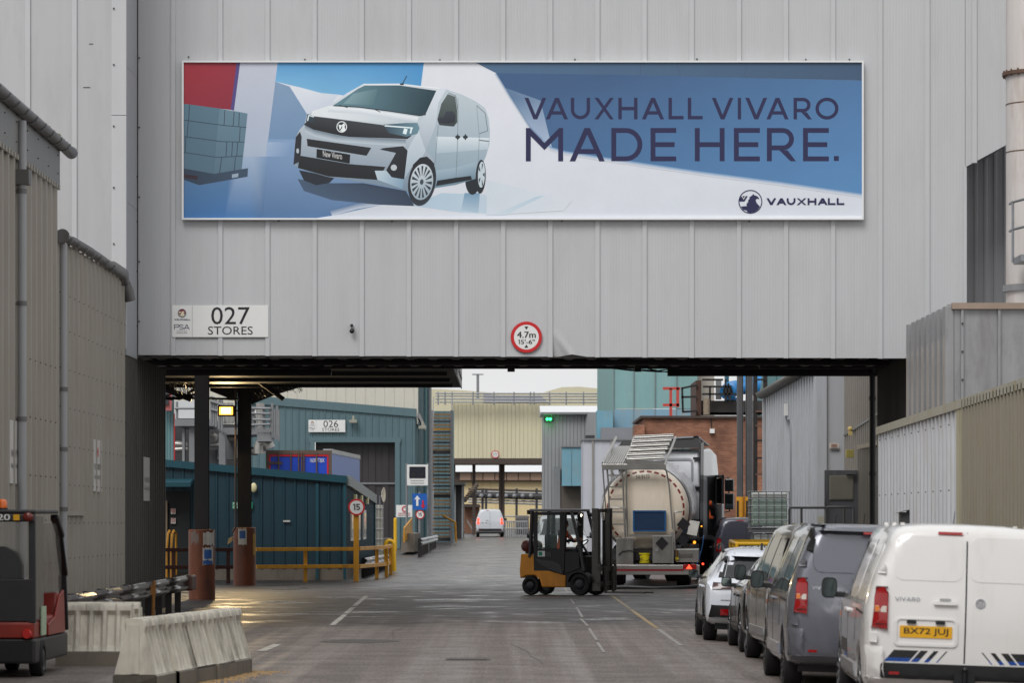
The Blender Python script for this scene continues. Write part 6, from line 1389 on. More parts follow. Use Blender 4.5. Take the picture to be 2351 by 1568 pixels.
for k in range(6): mb = MB(); mb.box(PX(1752 + k * 32, 150), PX(1783 + k * 32, 150), 150, 156, gz(12, 150), PZ(780, 150)); part('panel', mb, mat('teal_grey_panel', (92, 128, 132), .4, var=.06, streak=.08, rnd=.06), tb)
s = plate_sign(1904, 1926, 1018, 1029, 94.9, 'small_notice', 'small cream notice on the flat grey end panel', m=mat('cream_notice', (204, 194, 180), .5))
for y in (1020, 1023, 1026): mb = MB(); mb.box(PX(1908, 94.9), PX(1922, 94.9), 94.885, 94.897, PZ(y + .8, 94.9), PZ(y, 94.9)); part('text_line', mb, mat('faded_red', (170, 110, 110)), s)
TAUPE = mat('taupe_sheet', (134, 128, 120), .55, var=.05, streak=.08, rnd=.03)
tp = thing('taupe_lean_to', 'taupe ribbed wall with a grey door beyond the black drainpipe', 'building', (9.1, 90, 0))
corr_wall(tp, (9.1, 94.99), (9.1, 80), 0, 7, 7, .45, .06, TAUPE, -1, 1.1)
corr_wall(tp, (8.75, 88.1), (9.1, 88.1), 0, PZ(1048, 88), PZ(1048, 88), .12, .02, TAUPE, -1, 1.)
corr_wall(tp, (8.76, 88.0), (8.9, 80), 0, PZ(1032, 88), PZ(1032, 88), .4, .05, TAUPE, -1, 1.1)
mb = MB(); mb.box(8.72, 9.1, 80, 88.05, PZ(1032, 88), PZ(1022, 88)); part('cap_flashing', mb, mat('tan_cap', (150, 136, 112), .5, dirt=(96, 84, 66)), tp)
mb = MB(); mb.bar((9.06, 94.9, PZ(1000, 95)), (9.06, 84, PZ(1000, 95) + .4), .06, .05); part('wall_rail', mb, STEELG, tp)
mb = MB(); q = P(1952, 985, 92); mb.sphere(q, .07, 10, 6); mb.box(q.x - .05, q.x + .05, q.y - .05, q.y + .05, q.z - .17, q.z - .06); single('beacon', mb, mat('amber_cream', (206, 184, 120), .4), 'small cream dome beacon on the taupe wall', 'beacon', loc=q)
mb = MB(); q = P(1951, 1042, 88); mb.box(q.x - .1, q.x + .1, q.y - .08, q.y + .05, q.z - .1, q.z + .1); single('yellow_box', mb, mat('pale_yellow_box', (204, 190, 110), .5), 'pale yellow wall box above the grey door', 'junction box', loc=q, bev=.01)
dr = thing('grey_door', 'scuffed grey door with a wired glass pane and closer', 'door', (PX(1930, 87.8), 87.8, 1.2))
DOORG = mat('scuffed_grey_door', (124, 126, 132), .5, var=.08, dirt=(70, 70, 72), dirt_amt=.7)
mb = MB(); mb.box(PX(1893, 87.8), PX(1970, 87.8), 87.8, 87.86, 1.0, PZ(1080, 87.8)); part('leaf', mb, DOORG, dr)
mb = MB(); mb.box(PX(1904, 87.8), PX(1959, 87.8), 87.775, 87.799, PZ(1148, 87.8), PZ(1092, 87.8)); pn = part('pane_frame', mb, mat('pale_pane_frame', (176, 174, 160), .5), dr)
mb = MB(); mb.box(PX(1906.5, 87.8), PX(1957, 87.8), 87.76, 87.774, PZ(1146, 87.8), PZ(1094.5, 87.8)); part('pane', mb, mat('frosted_pane', (158, 156, 142), .35, var=.1), pn)
mb = MB(); mb.box(PX(1943, 87.7), PX(1965, 87.7), 87.68, 87.79, PZ(1089, 87.7), PZ(1083, 87.7)); part('closer', mb, STEELG, dr)
mb = MB(); mb.box(7.2, 8.74, 84, 87.79, 0, 1.2); single('raised_landing', mb, CONC, 'raised landing slab in front of the grey door', 'landing', loc=(8, 86, 0))
hr = thing('landing_handrail', 'galvanised tube handrail round the landing by the grey door', 'handrail', (PX(1880, 86), 86, 1.2))
for pts in ([(1812, 1215), (1812, 1170), (1814, 1166), (1895, 1166), (1899, 1168), (1899, 1215)], [(1898, 1215), (1896, 1172), (1899, 1165), (1958, 1165), (1960, 1168), (1960, 1215)]):
    mb = MB(); mb.tube([P(x, y, 85.5) for x, y in pts], .03, 8); part('rail', mb, STEELG, hr, smooth=60)
for x in (1840, 1938): mb = MB(); mb.cyl(P(x, 1215, 85.5), P(x, 1166, 85.5), .028, n=8); part('baluster', mb, STEELG, hr)
mb = MB(); q = P(1888, 1205, 93); mb.box(q.x - .12, q.x + .12, q.y, q.y + .1, q.z - .25, q.z + .22); single('meter_box', mb, mat('pale_meter_box', (190, 186, 172), .5), 'pale meter box on the brick plinth by the landing', 'meter box', loc=q)
# caged liquid totes
def tote(px0, px1, yb, yt, d, label, liquid=True, dp=.95):
    x0, x1, z0, z1 = PX(px0, d), PX(px1, d), PZ(yb, d), PZ(yt, d); s = thing('liquid_tote', label, 'tote', ((x0 + x1) / 2, d, z0))
    fill = z0 + (z1 - z0) * .82
    if liquid:
        mb = MB(); mb.box(x0 + .05, x1 - .05, d + .05, d + dp, z0 + .04, fill); part('filled_bottle', mb, mat('pale_green_bottle', (172, 192, 182), .35, var=.05), s, bev=.03)
        mb = MB(); mb.box(x0 + .052, x1 - .052, d + .052, d + dp - .002, fill, z1 - .03); part('empty_bottle_top', mb, mat('white_bottle', (218, 222, 218), .35, var=.03), s, bev=.03)
    else:
        mb = MB(); mb.box(x0 + .05, x1 - .05, d + .05, d + dp, z0 + .04, z1 - .03); part('bottle', mb, mat('white_bottle', (218, 222, 218), .35, var=.03), s, bev=.03)
    for k in range(6):
        x = x0 + (x1 - x0) * k / 5; mb = MB(); mb.cyl((x, d, z0), (x, d, z1), .012, n=6); part('cage_bar', mb, GALV, s)
        y = d + dp * k / 5; mb = MB(); mb.cyl((x0, y, z0), (x0, y, z1), .012, n=6); part('cage_bar', mb, GALV, s)
    for k in range(6):
        z = z0 + (z1 - z0) * k / 5; mb = MB(); mb.cyl((x0 - .01, d - .02, z), (x1 + .01, d - .02, z), .014, n=6); part('cage_bar', mb, GALV, s)
        mb = MB(); mb.cyl((x0 - .02, d, z), (x0 - .02, d + dp, z), .014, n=6); part('cage_bar', mb, GALV, s)
    mb = MB(); mb.box(x0, x1, d, d + dp, z0 - .12, z0 - .01); part('pallet', mb, GALV, s); return s
tote(1724, 1812, 1212, 1129, 92, 'tall caged tote of pale green liquid beside the brick wall')
tote(1730, 1812, 1302, 1224, 92, 'lower caged tote underneath the pale green one', False)
DY = 72.
tote(1697, 1770, 1345, 1252, DY + .3, 'white caged tote inside the yellow guard behind the parked cars', False)
yg = thing('yellow_guard', 'yellow tubular guard rail around a white tote behind the parked cars', 'guard rail', (PX(1700, DY), DY, -.06))
YB = mat('bright_yellow_paint', (222, 172, 28), .45, var=.1)
for pts in ([P(1790, 1243, DY + 1.8), P(1677, 1243, DY + 1.8), P(1692, 1249, DY), P(1790, 1249, DY)],): mb = MB(); mb.tube(pts, .04, 10); part('top_rail', mb, YB, yg, smooth=60)
for x, y, d in ((1678, 1243, DY + 1.8), (1686, 1246, DY + .8), (1692, 1249, DY)): mb = MB(); q = P(x, y, d); mb.cyl(q, (q.x, q.y, gz(q.x, d)), .045, n=10); part('upright', mb, YB, yg)

# ================================================================ vehicles: shared builders
GLASS = mat('tinted_glass', (20, 22, 24), .04, var=0, spec=.7, coat=.5)
SEAMM = mat('panel_gap', (18, 18, 19), .7, var=0)
LAMPR = mat('tail_lamp_red', (150, 12, 16), .12, var=.12, vs_=14, coat=.6)
LAMPW = mat('tail_lamp_clear', (206, 196, 186), .15, var=.2, vs_=18, coat=.5)
LAMPA = mat('amber_lens', (214, 116, 30), .2, var=.1, coat=.4)
PLATEY = mat('yellow_plate', (226, 168, 22), .4, var=.04)
ALLOY = mat('alloy_grey', (150, 152, 156), .3, .7, var=.1)
ALLOYD = mat('dark_alloy', (44, 45, 48), .3, .5, var=.1)
MIRG = mat('mirror_glass', (74, 82, 82), .05, .9, var=.1, vs_=6)  # glass tint darkened to stand in for reflected dark buildings
def ring_half(zb, zt, w_, wt, belt):
    b = min(belt, zt - .12 * (zt - zb)); top = zt
    pts = [(0, zb), (.55 * w_, zb), (.86 * w_, zb + .01), (.955 * w_, zb + .05), (.985 * w_, zb + .13), (w_, zb + (b - zb) * .55), (w_, zb + (b - zb) * .8), (.992 * w_, b)]
    h = top - b; rc = min(.17, h * .45)
    for f in (.25, .5, .75): pts.append((.992 * w_ + (wt - .992 * w_) * (f ** 1.25), b + (h - rc) * f))
    pts += [(wt, top - rc), (wt - .025, top - rc * .55), (wt - .075, top - rc * .2), (wt - .15, top - rc * .05), (wt * .5, top + .012), (0, top + .02)]
    return pts
def loft_body(st, belt, lean=None):
    mb = MB(); rings = []
    for (y, zb, zt, w_, wt) in st:
        h = ring_half(zb, zt, w_, wt, belt); full = h + [(-x, z) for x, z in h[-2:0:-1]]
        yy_ = lambda z: y + (lean(z) * cl(1 - y / .9) if lean else 0)
        rings.append([(x, yy_(z), z) for x, z in full])
    n = len(rings[0]); vv = [p for r in rings for p in r]
    fs = [(i * n + j, i * n + (j + 1) % n, (i + 1) * n + (j + 1) % n, (i + 1) * n + j) for i in range(len(rings) - 1) for j in range(n)]
    hn = n // 2
    for base, flip in ((0, False), ((len(rings) - 1) * n, True)):
        for j in range(hn):
            a, b_, c, d = base + j, base + j + 1, base + (n - j - 1) % n, base + (n - j) % n
            q = []
            for t in (a, b_, c, d):
                if t not in q: q.append(t)
            if len(q) > 2: fs.append(tuple(q if flip else q[::-1]))
    mb.add(vv, fs); return mb
def bool_cut(mb, cutters):
    """cut wheel wells out of a body mesh"""
    me = mb.mesh('body'); b = bmesh.new(); b.from_mesh(me); bmesh.ops.recalc_face_normals(b, faces=b.faces); b.to_mesh(me); b.free()
    o = bpy.data.objects.new('body', me); col.objects.link(o); tmp = [o]
    for c in cutters:
        co = bpy.data.objects.new('cut', c.mesh('cut')); col.objects.link(co); tmp.append(co)
        md = o.modifiers.new('b', 'BOOLEAN'); md.operation = 'DIFFERENCE'; md.object = co; md.solver = 'EXACT'
    dg = bpy.context.evaluated_depsgraph_get(); dg.update()
    res = bpy.data.meshes.new_from_object(o.evaluated_get(dg))
    for t in tmp: bpy.data.objects.remove(t)
    return res
def bvh_of(mb): return BVHTree.FromPolygons([Vector(v) for v in mb.v], mb.f)
DIRS = {'L': (0, Vector((1, 0, 0)), lambda a, b: Vector((-3, a, b))), 'R': (0, Vector((-1, 0, 0)), lambda a, b: Vector((3, a, b))), 'B': (1, Vector((0, 1, 0)), lambda a, b: Vector((a, -3, b))), 'F': (1, Vector((0, -1, 0)), lambda a, b: Vector((a, 9, b))), 'T': (2, Vector((0, 0, -1)), lambda a, b: Vector((a, b, 5)))}
def patch(bvh, pts, ax, th=.004, mb=None, sink=.02, maxe=.16):
    """a piece lying on the body: 2-D outline projected along an axis, standing th proud"""
    mb = mb or MB(); _, dr_, og = DIRS[ax]
    b = bmesh.new(); vs_ = [b.verts.new((p[0], p[1], 0)) for p in pts]; b.faces.new(vs_); bmesh.ops.triangulate(b, faces=b.faces[:])
    for _ in range(4):
        e = [x for x in b.edges if x.calc_length() > maxe]
        if not e: break
        bmesh.ops.subdivide_edges(b, edges=e, cuts=1); bmesh.ops.triangulate(b, faces=b.faces[:])
    b.verts.ensure_lookup_table(); top = []; low = []; lastd = None
    for v in b.verts:
        o = og(v.co.x, v.co.y); hit = bvh.ray_cast(o, dr_)
        if hit[0] is None: p = o + dr_ * (lastd or 2)
        else: p = hit[0]; lastd = hit[3]
        top.append(p - dr_ * th); low.append(p + dr_ * sink)
    n = len(top); mb.add(top + low, [])
    off = len(mb.v) - 2 * n
    fs = [[l.vert.index for l in f.loops] for f in b.faces]
    for v_i, v in enumerate(b.verts): v.index = v_i
    fs = [[v.index for v in f.verts] for f in b.faces]
    sgn = 1
    for f in fs:
        a_, b_, c_ = [Vector(mb.v[off + i]) for i in f[:3]]
        if (b_ - a_).cross(c_ - a_).dot(dr_) > 0: f = f[::-1]
        mb.f.append([off + i for i in f]); mb.m.append(mb.mi)
    for e in b.edges:
        if len(e.link_faces) == 1:
            i, j = e.verts[0].index, e.verts[1].index; mb.f.append([off + i, off + j, off + n + j, off + n + i]); mb.m.append(mb.mi)
    b.free(); return mb
def rrect(x0, x1, y0, y1, r, n=4):
    o = []
    for cx_, cy_, a0 in ((x1 - r, y1 - r, 0), (x0 + r, y1 - r, 90), (x0 + r, y0 + r, 180), (x1 - r, y0 + r, 270)):
        for i in range(n + 1): a = R(a0 + 90 * i / n); o.append((cx_ + r * math.cos(a), cy_ + r * math.sin(a)))
    return o
def seam(bvh, pts, ax, wd=.012, th=.0015, mb=None):
    mb = mb or MB()
    for k in range(len(pts) - 1):
        (x0, y0), (x1, y1) = pts[k], pts[k + 1]; l = math.hypot(x1 - x0, y1 - y0); nx, ny = -(y1 - y0) / l * wd / 2, (x1 - x0) / l * wd / 2
        patch(bvh, [(x0 + nx, y0 + ny), (x1 + nx, y1 + ny), (x1 - nx, y1 - ny), (x0 - nx, y0 - ny)], ax, th, mb, .005, .2)
    return mb
def wheel(parent, x, y, r, wd, rim=ALLOY, spokes=10, side=-1, name='wheel', disc=False):
    """tyre with a spoked rim; side -1: outer face towards -x"""
    hw = wd / 2; mb = MB()
    prof = [(r * .66, -hw * .92), (r * .84, -hw), (r * .95, -hw * .93), (r, -hw * .68), (r * 1.0, hw * .68), (r * .95, hw * .93), (r * .84, hw), (r * .66, hw * .92)]
    mb.lathe(prof, (x, y, r), 'x', 32); w_ = part(name, mb, RUBBER, parent, False, smooth=35)
    mb = MB(); xo = x + side * hw
    mb.lathe([(r * .665, xo - x), (r * .62, xo - x - side * .02), (r * .60, xo - x - side * .09), (0, xo - x - side * .09)], (x, y, r), 'x', 28); part('rim', mb, ALLOYD, w_, False, smooth=30)
    mb = MB()
    if disc: mb.lathe([(r * .66, xo - x - side * .01), (r * .5, xo - x - side * .03), (r * .42, xo - x - side * .005), (r * .2, xo - x + side * .005), (0, xo - x + side * .005)], (x, y, r), 'x', 24)
    for k in range(0 if disc else spokes):
        a = 2 * math.pi * k / spokes + .17; c_, s_ = math.cos(a), math.sin(a)
        mb.bar((xo - side * .03, y + .1 * r * c_, r + .1 * r * s_), (xo - side * .012, y + .64 * r * c_, r + .64 * r * s_), .10 * r, .03, (1, 0, 0))
    mb.cyl((xo - side * .06, y, r), (xo - side * .01, y, r), .14 * r, n=14); part('spokes', mb, rim, w_, False)
    return w_
def wing_mirror(parent, x, y, z, side, w_=.17, h=.25, shell=BLACKP, arm=.16):
    """door mirror, glass facing backwards"""
    cx_ = x + side * arm; mb = MB()
    def fn(u, v):
        a = 2 * math.pi * u; k = v; r_ = (1 - (k ** 3) * .75); e = .55
        c_, s_ = math.cos(a), math.sin(a); f = lambda t: math.copysign(abs(t) ** e, t)
        return (cx_ + w_ / 2 * f(c_) * r_, y + k * .11, z + h / 2 * f(s_) * r_)
    mb.grid(fn, 24, 7); o = part('mirror', mb, shell, parent, False, smooth=50)
    mb = MB(); mb.poly([fn(i / 24, 0) for i in range(24)]); part('mirror_rim', mb, BLACKP, o, False)
    mb = MB(); mb.poly([(cx_ + (p[0] - cx_) * .86, y - .004, z + (p[2] - z) * .86) for p in [fn(i / 24, 0) for i in range(24)]]); part('mirror_glass', mb, MIRG, o, False)
    mb = MB(); mb.bar((x - side * .05, y + .05, z - h * .32), (cx_ - side * w_ * .3, y + .05, z - h * .3), .07, .06); part('mirror_arm', mb, BLACKP, o, False, bev=.01)
    return o
def mirrored(pts): return [(-a, b) for a, b in pts][::-1]

# ---------------------------------------------------------------- panel vans
VSEC = [(-.0015, .56, 1.70, .79, .60), (0.0, .44, 1.80, .86, .66), (.03, .38, 1.845, .915, .70), (.08, .34, 1.868, .942, .725), (.18, .3, 1.885, .957, .742), (.5, .27, 1.895, .96, .747), (1.5, .26, 1.90, .96, .75), (2.4, .26, 1.895, .96, .75), (2.9, .26, 1.88, .96, .745), (3.2, .26, 1.84, .96, .735), (3.5, .26, 1.68, .957, .72), (3.8, .26, 1.47, .953, .74), (4.1, .26, 1.25, .947, .78), (4.3, .26, 1.14, .94, .80), (4.55, .27, 1.06, .92, .78), (4.78, .29, .97, .87, .7), (4.92, .33, .86, .79, .6), (4.98, .4, .74, .69, .5)]
def vlean(z): return .12 * cl((z - .95) / .9) ** 1.4
VBODY = loft_body(VSEC, 1.08, vlean); VBVH = bvh_of(VBODY)
VWH = (.83, 4.1)
def _arch(y, r):
    c = []
    for s_ in (-1, 1):
        m = MB(); m.cyl((s_ * .62, y, .34), (s_ * 1.2, y, .34), r, n=40); c.append(m)
    return c
VMESH = bool_cut(VBODY, _arch(.83, .405) + _arch(4.1, .405))
VLOW = MB(); VLOW.box(-.88, .88, .3, 4.7, .2, .42)
def van(label, loc, rotz, paint, glazed=False, doors=True, roll=0, tow=True, badge=True, plate=None, stripes=False, rims=None, body_bumper=False, group='parked vans', detail=True, name='panel_van', lamps=None):
    t = thing(name, label, 'van', loc, rotz, group, roll)
    me = VMESH.copy(); me.materials.clear(); finish(me, paint, 32); o = bpy.data.objects.new('body', me); link(o, t)
    mb = MB(); mb.box(-.8, .8, .25, 4.75, .22, .9); part('underbody', mb, BLACKP, t, False)
    for y in VWH:
        for sd in (-1, 1): wheel(t, sd * .835, y, .335, .215, rims or ALLOY, 5 if rims is None else 10, sd)
    for sd, ax in ((-1, 'L'), (1, 'R')):
        fw = [(2.62, 1.16), (3.1, 1.13), (3.72, 1.1), (3.98, 1.12), (3.82, 1.30), (3.5, 1.52), (3.22, 1.66), (2.95, 1.71), (2.66, 1.71)]
        mb = patch(VBVH, fw, ax, .004); part('door_window', mb, GLASS, t, False, smooth=50)
        if glazed:
            for a, b_ in ((.38, 1.36), (1.46, 2.5)): mb = patch(VBVH, rrect(a, b_, 1.12, 1.71, .09), ax, .005); part('side_window', mb, GLASS, t, False, smooth=50)
        else:
            for a, b_ in ((.38, 1.36), (1.5, 2.46)):
                mb = patch(VBVH, rrect(a, b_, 1.14, 1.70, .1), ax, .007, maxe=.2); part('side_panel', mb, paint, t, False, smooth=50, bev=.004)
        for sp_ in ([(2.56, .5), (2.56, 1.75)], [(1.42, .72), (1.42, 1.74)], [(3.62, .5), (3.7, 1.0), (3.95, 1.1)]): mb = seam(VBVH, sp_, ax, .012, .003); part('door_gap', mb, SEAMM, t, False)
        mb = MB(); seam(VBVH, [(.42, 1.02), (1.36, 1.04)], ax, .022, .004, mb); part('slide_rail', mb, SEAMM, t, False)
        for y in (2.44, 2.72): mb = patch(VBVH, rrect(y - .09, y + .09, .985, 1.025, .018), ax, .035); part('door_handle', mb, paint, t, False, bev=.008)
        mb = patch(VBVH, [(1.3, .36), (3.6, .36), (3.5, .50), (1.45, .50)], ax, .018); part('sill_moulding', mb, paint if body_bumper else mat('grey_moulding', (120, 120, 122), .4), t, False, bev=.006)
        wing_mirror(t, sd * .93, 3.58, 1.2, sd, .165, .22, paint if body_bumper else BLACKP, .17)
        mb = patch(VBVH, [(sd * .93 * (1 if q < 2 else .52) if False else p, z) for q, (p, z) in enumerate([])] or [(3.9 + .0, .9), (4.0, .9), (4.0, .95), (3.9, .95)], ax, .006); part('side_repeater', mb, LAMPA, t, False)
    ws = [(-.62, 3.32), (.62, 3.32), (.70, 3.7), (.74, 4.16), (0, 4.22), (-.74, 4.16), (-.70, 3.7)]
    mb = patch(VBVH, ws, 'T', .006); part('windscreen', mb, GLASS, t, False, smooth=50)
    mb = patch(VBVH, [(-.6, .62), (.6, .62), (.66, .80), (-.66, .80)], 'F', .01); part('front_grille', mb, BLACKP, t, False)
    for sd in (-1, 1):
        hp = [(.42, .86), (.74, .86), (.80, .97), (.60, .99), (.44, .94)]; mb = patch(VBVH, hp if sd > 0 else mirrored(hp), 'F', .012); part('headlamp', mb, LAMPW, t, False)
    mb = patch(VBVH, rrect(-.85, .85, .34, .56, .05), 'F', .03); part('front_bumper', mb, BLACKP, t, False, smooth=50)
    # tail
    TB = VBVH
    for sd in (-1, 1):
        lp = [(-.895, .90), (-.745, .885), (-.745, 1.235), (-.79, 1.285), (-.86, 1.275)]; lp = lp if sd < 0 else mirrored(lp)
        mb = patch(TB, lp, 'B', .03, sink=.08); l_ = part('tail_lamp', mb, lamps or LAMPR, t, False, smooth=50, bev=.008)
        mb = patch(TB, [(sd * p, z) for p, z in ((-.868, 1.05), (-.758, 1.045), (-.758, 1.105), (-.868, 1.11))][::1], 'B', .034); part('clear_lens', mb, LAMPW, l_, False)
        mb = patch(TB, [(sd * p, z) for p, z in ((-.866, 1.055), (-.828, 1.053), (-.828, 1.103), (-.866, 1.106))], 'B', .037); part('amber_lens', mb, LAMPA, l_, False)
        for z in (1.285, .93):
            mb = patch(TB, rrect(-.80, -.785, z, z + .01, .003) if False else [(sd * -.86, z), (sd * -.75, z), (sd * -.75, z + .008), (sd * -.86, z + .008)], 'B', .031); part('lens_rib', mb, mat('lens_dark', (70, 6, 8), .3), l_, False)
        for x, z in ((-.808, 1.46), (-.875, .80)):
            mb = patch(TB, [(sd * p, q) for p, q in rrect(x - .036, x + .036, z - .042, z + .042, .012)], 'B', .04, sink=.06); part('hinge', mb, paint, t, False, smooth=50, bev=.008)
    if doors:
        mb = MB(); seam(TB, [(0, .58), (0, 1.83)], 'B', .014, .003, mb); part('door_gap', mb, SEAMM, t, False)
        for sd in (-1, 1):
            mb = patch(TB, [(sd * p, z) for p, z in rrect(.035, .69, 1.36, 1.79, .09)], 'B', .0045, maxe=.14); part('stamped_panel', mb, paint, t, False, smooth=50)
    else:
        mb = patch(TB, rrect(-.69, .69, 1.36, 1.79, .1), 'B', .008, maxe=.14); part('stamped_panel', mb, paint, t, False, smooth=50, bev=.006)
        mb = patch(TB, [(-.70, 1.83), (.70, 1.83), (.68, 1.895), (-.68, 1.895)], 'B', .12, sink=.02); part('roof_spoiler', mb, paint, t, False, smooth=50, bev=.03)
        for sd in (-1, 1): mb = patch(TB, [(sd * p, z) for p, z in ((.70, 1.58), (.765, 1.60), (.72, 1.86), (.655, 1.86))], 'B', .05); part('spoiler_fin', mb, BLACKP, t, False, smooth=50, bev=.01)
    mb = patch(TB, rrect(-.28, -.04, 1.808, 1.834, .01) if doors else rrect(-.14, .14, 1.80, 1.826, .01), 'B', .014 if doors else .125); part('high_brake_lamp', mb, LAMPR, t, False, bev=.004)
    px0, px1 = (-.68, -.07) if doors else (-.36, .36)
    fr = rrect(px0, px1, .73, 1.0, .05); inn = rrect(px0 + .03, px1 - .03, .755, .985, .035)
    mb = MB(); n = len(fr)
    for i in range(n): j = (i + 1) % n; patch(TB, [fr[i], fr[j], inn[j], inn[i]], 'B', .014, mb, .005, .3)
    part('plate_surround', mb, paint, t, False, fix=True)
    for x in ((-.515, -.24) if doors else (-.15, .15)): mb = patch(TB, rrect(x - .045, x + .045, .945, .98, .012), 'B', .022); part('plate_lamp', mb, BLACKP, t, False, bev=.004)
    if plate:
        mb = patch(TB, rrect(-.624, -.124, .812, .925, .008), 'B', .008); pl_ = part('number_plate', mb, PLATEY, t, False)
        yb = min(v[1] for v in mb.v) - .002; mb = MB(); text_on(mb, plate, (-.585, yb, .832), (.42, 0, 0), (0, 0, .074), .006); part('plate_lettering', mb, INK, pl_, False)
    else:
        mb = patch(TB, rrect(px0 + .2, px1 - .1, .80, .90, .01), 'B', .004); part('bare_plate_mount', mb, paint, t, False)
    if badge:
        xx_, mb = (-.68 if doors else -.70), MB()
        yb = VBVH.ray_cast(Vector((xx_ + .1, -3, 1.18)), Vector((0, 1, 0)))[0].y - .012
        for ch, w_ in zip('VIVARO', (1.25, .2, 1.25, 1.25, 1.0, 1.15)):
            h = .036
            for q in glyph(ch, w_, .22): mb.poly([(xx_ + a * h, yb, 1.162 + b_ * h) for a, b_ in q])
            xx_ += (w_ + .12) * h
        part('model_badge', mb, CHROME, t, False)
        mb = MB(); q = VBVH.ray_cast(Vector((.137, -3, 1.158)), Vector((0, 1, 0)))[0]; mb.lathe([(.036, -.012), (.048, -.012), (.048, .01)], q, 'y', 24); part('emblem_ring', mb, CHROME, t, False)
        mb = MB(); emblem(mb, q.x, q.z, .042, q.y - .012, ring=False); part('emblem_figure', mb, CHROME, t, False)
    if doors: mb = patch(TB, rrect(-.31, -.085, 1.135, 1.165, .014), 'B', .035); part('rear_handle', mb, paint, t, False, bev=.01); mb = patch(TB, rrect(-.255, -.14, 1.166, 1.195, .02), 'B', .003); part('handle_cup', mb, mat('handle_shadow_grey', (150, 150, 150), .4), t, False)
    bm_ = paint if body_bumper else BLACKP
    mb = patch(TB, rrect(-.80, .80, .415, .565, .03), 'B', .05, sink=.1); part('rear_bumper', mb, bm_, t, False, smooth=50, bev=.015)
    for sd in (-1, 1):
        cp = [(-.93, .42), (-.775, .42), (-.775, .60), (-.80, .70), (-.94, .71)]; mb = patch(TB, cp if sd < 0 else mirrored(cp), 'B', .045, sink=.12); part('bumper_corner', mb, paint, t, False, smooth=50, bev=.02)
        mb = patch(TB, rrect(sd * .67 - .05, sd * .67 + .05, .455, .482, .006), 'B', .055); part('reflector', mb, LAMPR, t, False)
    if tow: mb = MB(); mb.box(-.1, .1, -.1, .1, .36, .48); mb.cyl((0, -.12, .40), (0, -.12, .50), .025); mb.sphere((0, -.12, .52), .027); part('tow_hitch', mb, ALLOYD, t, False)
    mb = MB(); mb.cyl((.12, 2.9, 1.89), (.12, 2.75, 2.05), .006, .003, 6); part('aerial', mb, BLACKP, t, False)
    for sd in (-1, 1):
        for y in (.45, 1.5, 2.6): mb = MB(); mb.box(sd * .6 - .02, sd * .6 + .02, y - .06, y + .06, 1.885, 1.91); part('roof_mount', mb, paint, t, False)
    if stripes:
        DK, BL = mat('stripe_black', (34, 34, 38), .35, var=0), mat('stripe_blue', (20, 70, 150), .35, var=.15, vs_=30)
        for sd in (-1, 1):
            for xa, wd_ in ((-.765, .14), (-.63, .10), (-.51, .07), (-.385, .045), (-.27, .014)):
                for m_, za, zb_ in ((DK, .615, .69), (BL, .58, .614)):
                    f = lambda z: (z - .58) * .85
                    q = [(xa + f(za), za), (xa + wd_ + f(za), za), (xa + wd_ + f(zb_), zb_), (xa + f(zb_), zb_)]
                    q = [(cl(a, -.772, 0), b_) for a, b_ in q]
                    if sd > 0: q = [(-a, b_) for a, b_ in q][::-1]
                    mb = patch(TB, q, 'B', .0025); part('stripe', mb, m_, t, False)
        for sd, ax in ((-1, 'L'), (1, 'R')):
            mb = patch(VBVH, [(2.58, .56), (3.55, .56), (3.45, .70), (2.58, .70)], ax, .003); part('side_stripe', mb, DK, t, False)
            mb = patch(VBVH, [(2.58, .52), (2.95, .52), (2.95, .559), (2.58, .559)], ax, .003); part('side_stripe', mb, BL, t, False)
    return t
def paint(name, rgb, metal=0., rough=.24, dirt=None, amt=.3, coat=.8): return mat(name, rgb, rough, metal, var=.03, vs_=1.5, coat=coat, dirt=dirt, dirt_amt=amt, rvar=.04, fixed=True)
WHITEV = paint('white_van_paint', (226, 224, 222), dirt=(188, 182, 174), amt=.35)
GREYV = paint('grey_van_paint', (108, 110, 119), .4, .26, dirt=(104, 102, 100), amt=.3)
TAUPEV = paint('grey_taupe_van_paint', (132, 128, 120), .35, .28, dirt=(116, 108, 96), amt=.5)
DARKV = paint('dark_violet_van_paint', (64, 64, 76), .3, .3)
ROLL = R(2.0)
def vz(X, Y): return gz(X, Y)
van('white van with blue-black stripes and yellow plate, nearest of the row', (4.30, 33.3, vz(4.36, 34) + .02), R(-1.9), WHITEV, plate='BX72 JUJ', stripes=True, roll=ROLL, rims=ALLOY)
van('metallic grey van without a plate, second of the parked row', (4.03, 39.2, vz(4.1, 40)), R(-.6), GREYV, glazed=True, doors=False, roll=ROLL, rims=ALLOYD, body_bumper=True, tow=False)
van('taupe grey van, third of the parked row behind the black car', (4.33, 45.0, vz(4.2, 46)), R(1.5), TAUPEV, glazed=True, roll=ROLL, tow=False, badge=False)
van('dark violet-grey van beyond the parked row beside the pale green tote', (PX(1712, 104), 103.8, gz(7, 105)), R(-1), DARKV, glazed=True, tow=False, badge=False, group=None)
van('white van seen through the cab windows of the forklift', (PX(1288, 121), 126, gz(2, 125)), R(180), paint('far_white_paint', (214, 218, 220)), tow=False, badge=False, group=None)
LAMPON = mat('lit_brake_lamp', (230, 60, 40), .3, var=0, emis=(255, 50, 28), estr=3.0)
van('white van driving away under the cream bridge, brake lamps lit', (PX(1125, 240), 240, gz(-1.5, 241)), R(.5), paint('far_van_paint', (196, 200, 206)), tow=False, badge=False, group=None, lamps=LAMPON)

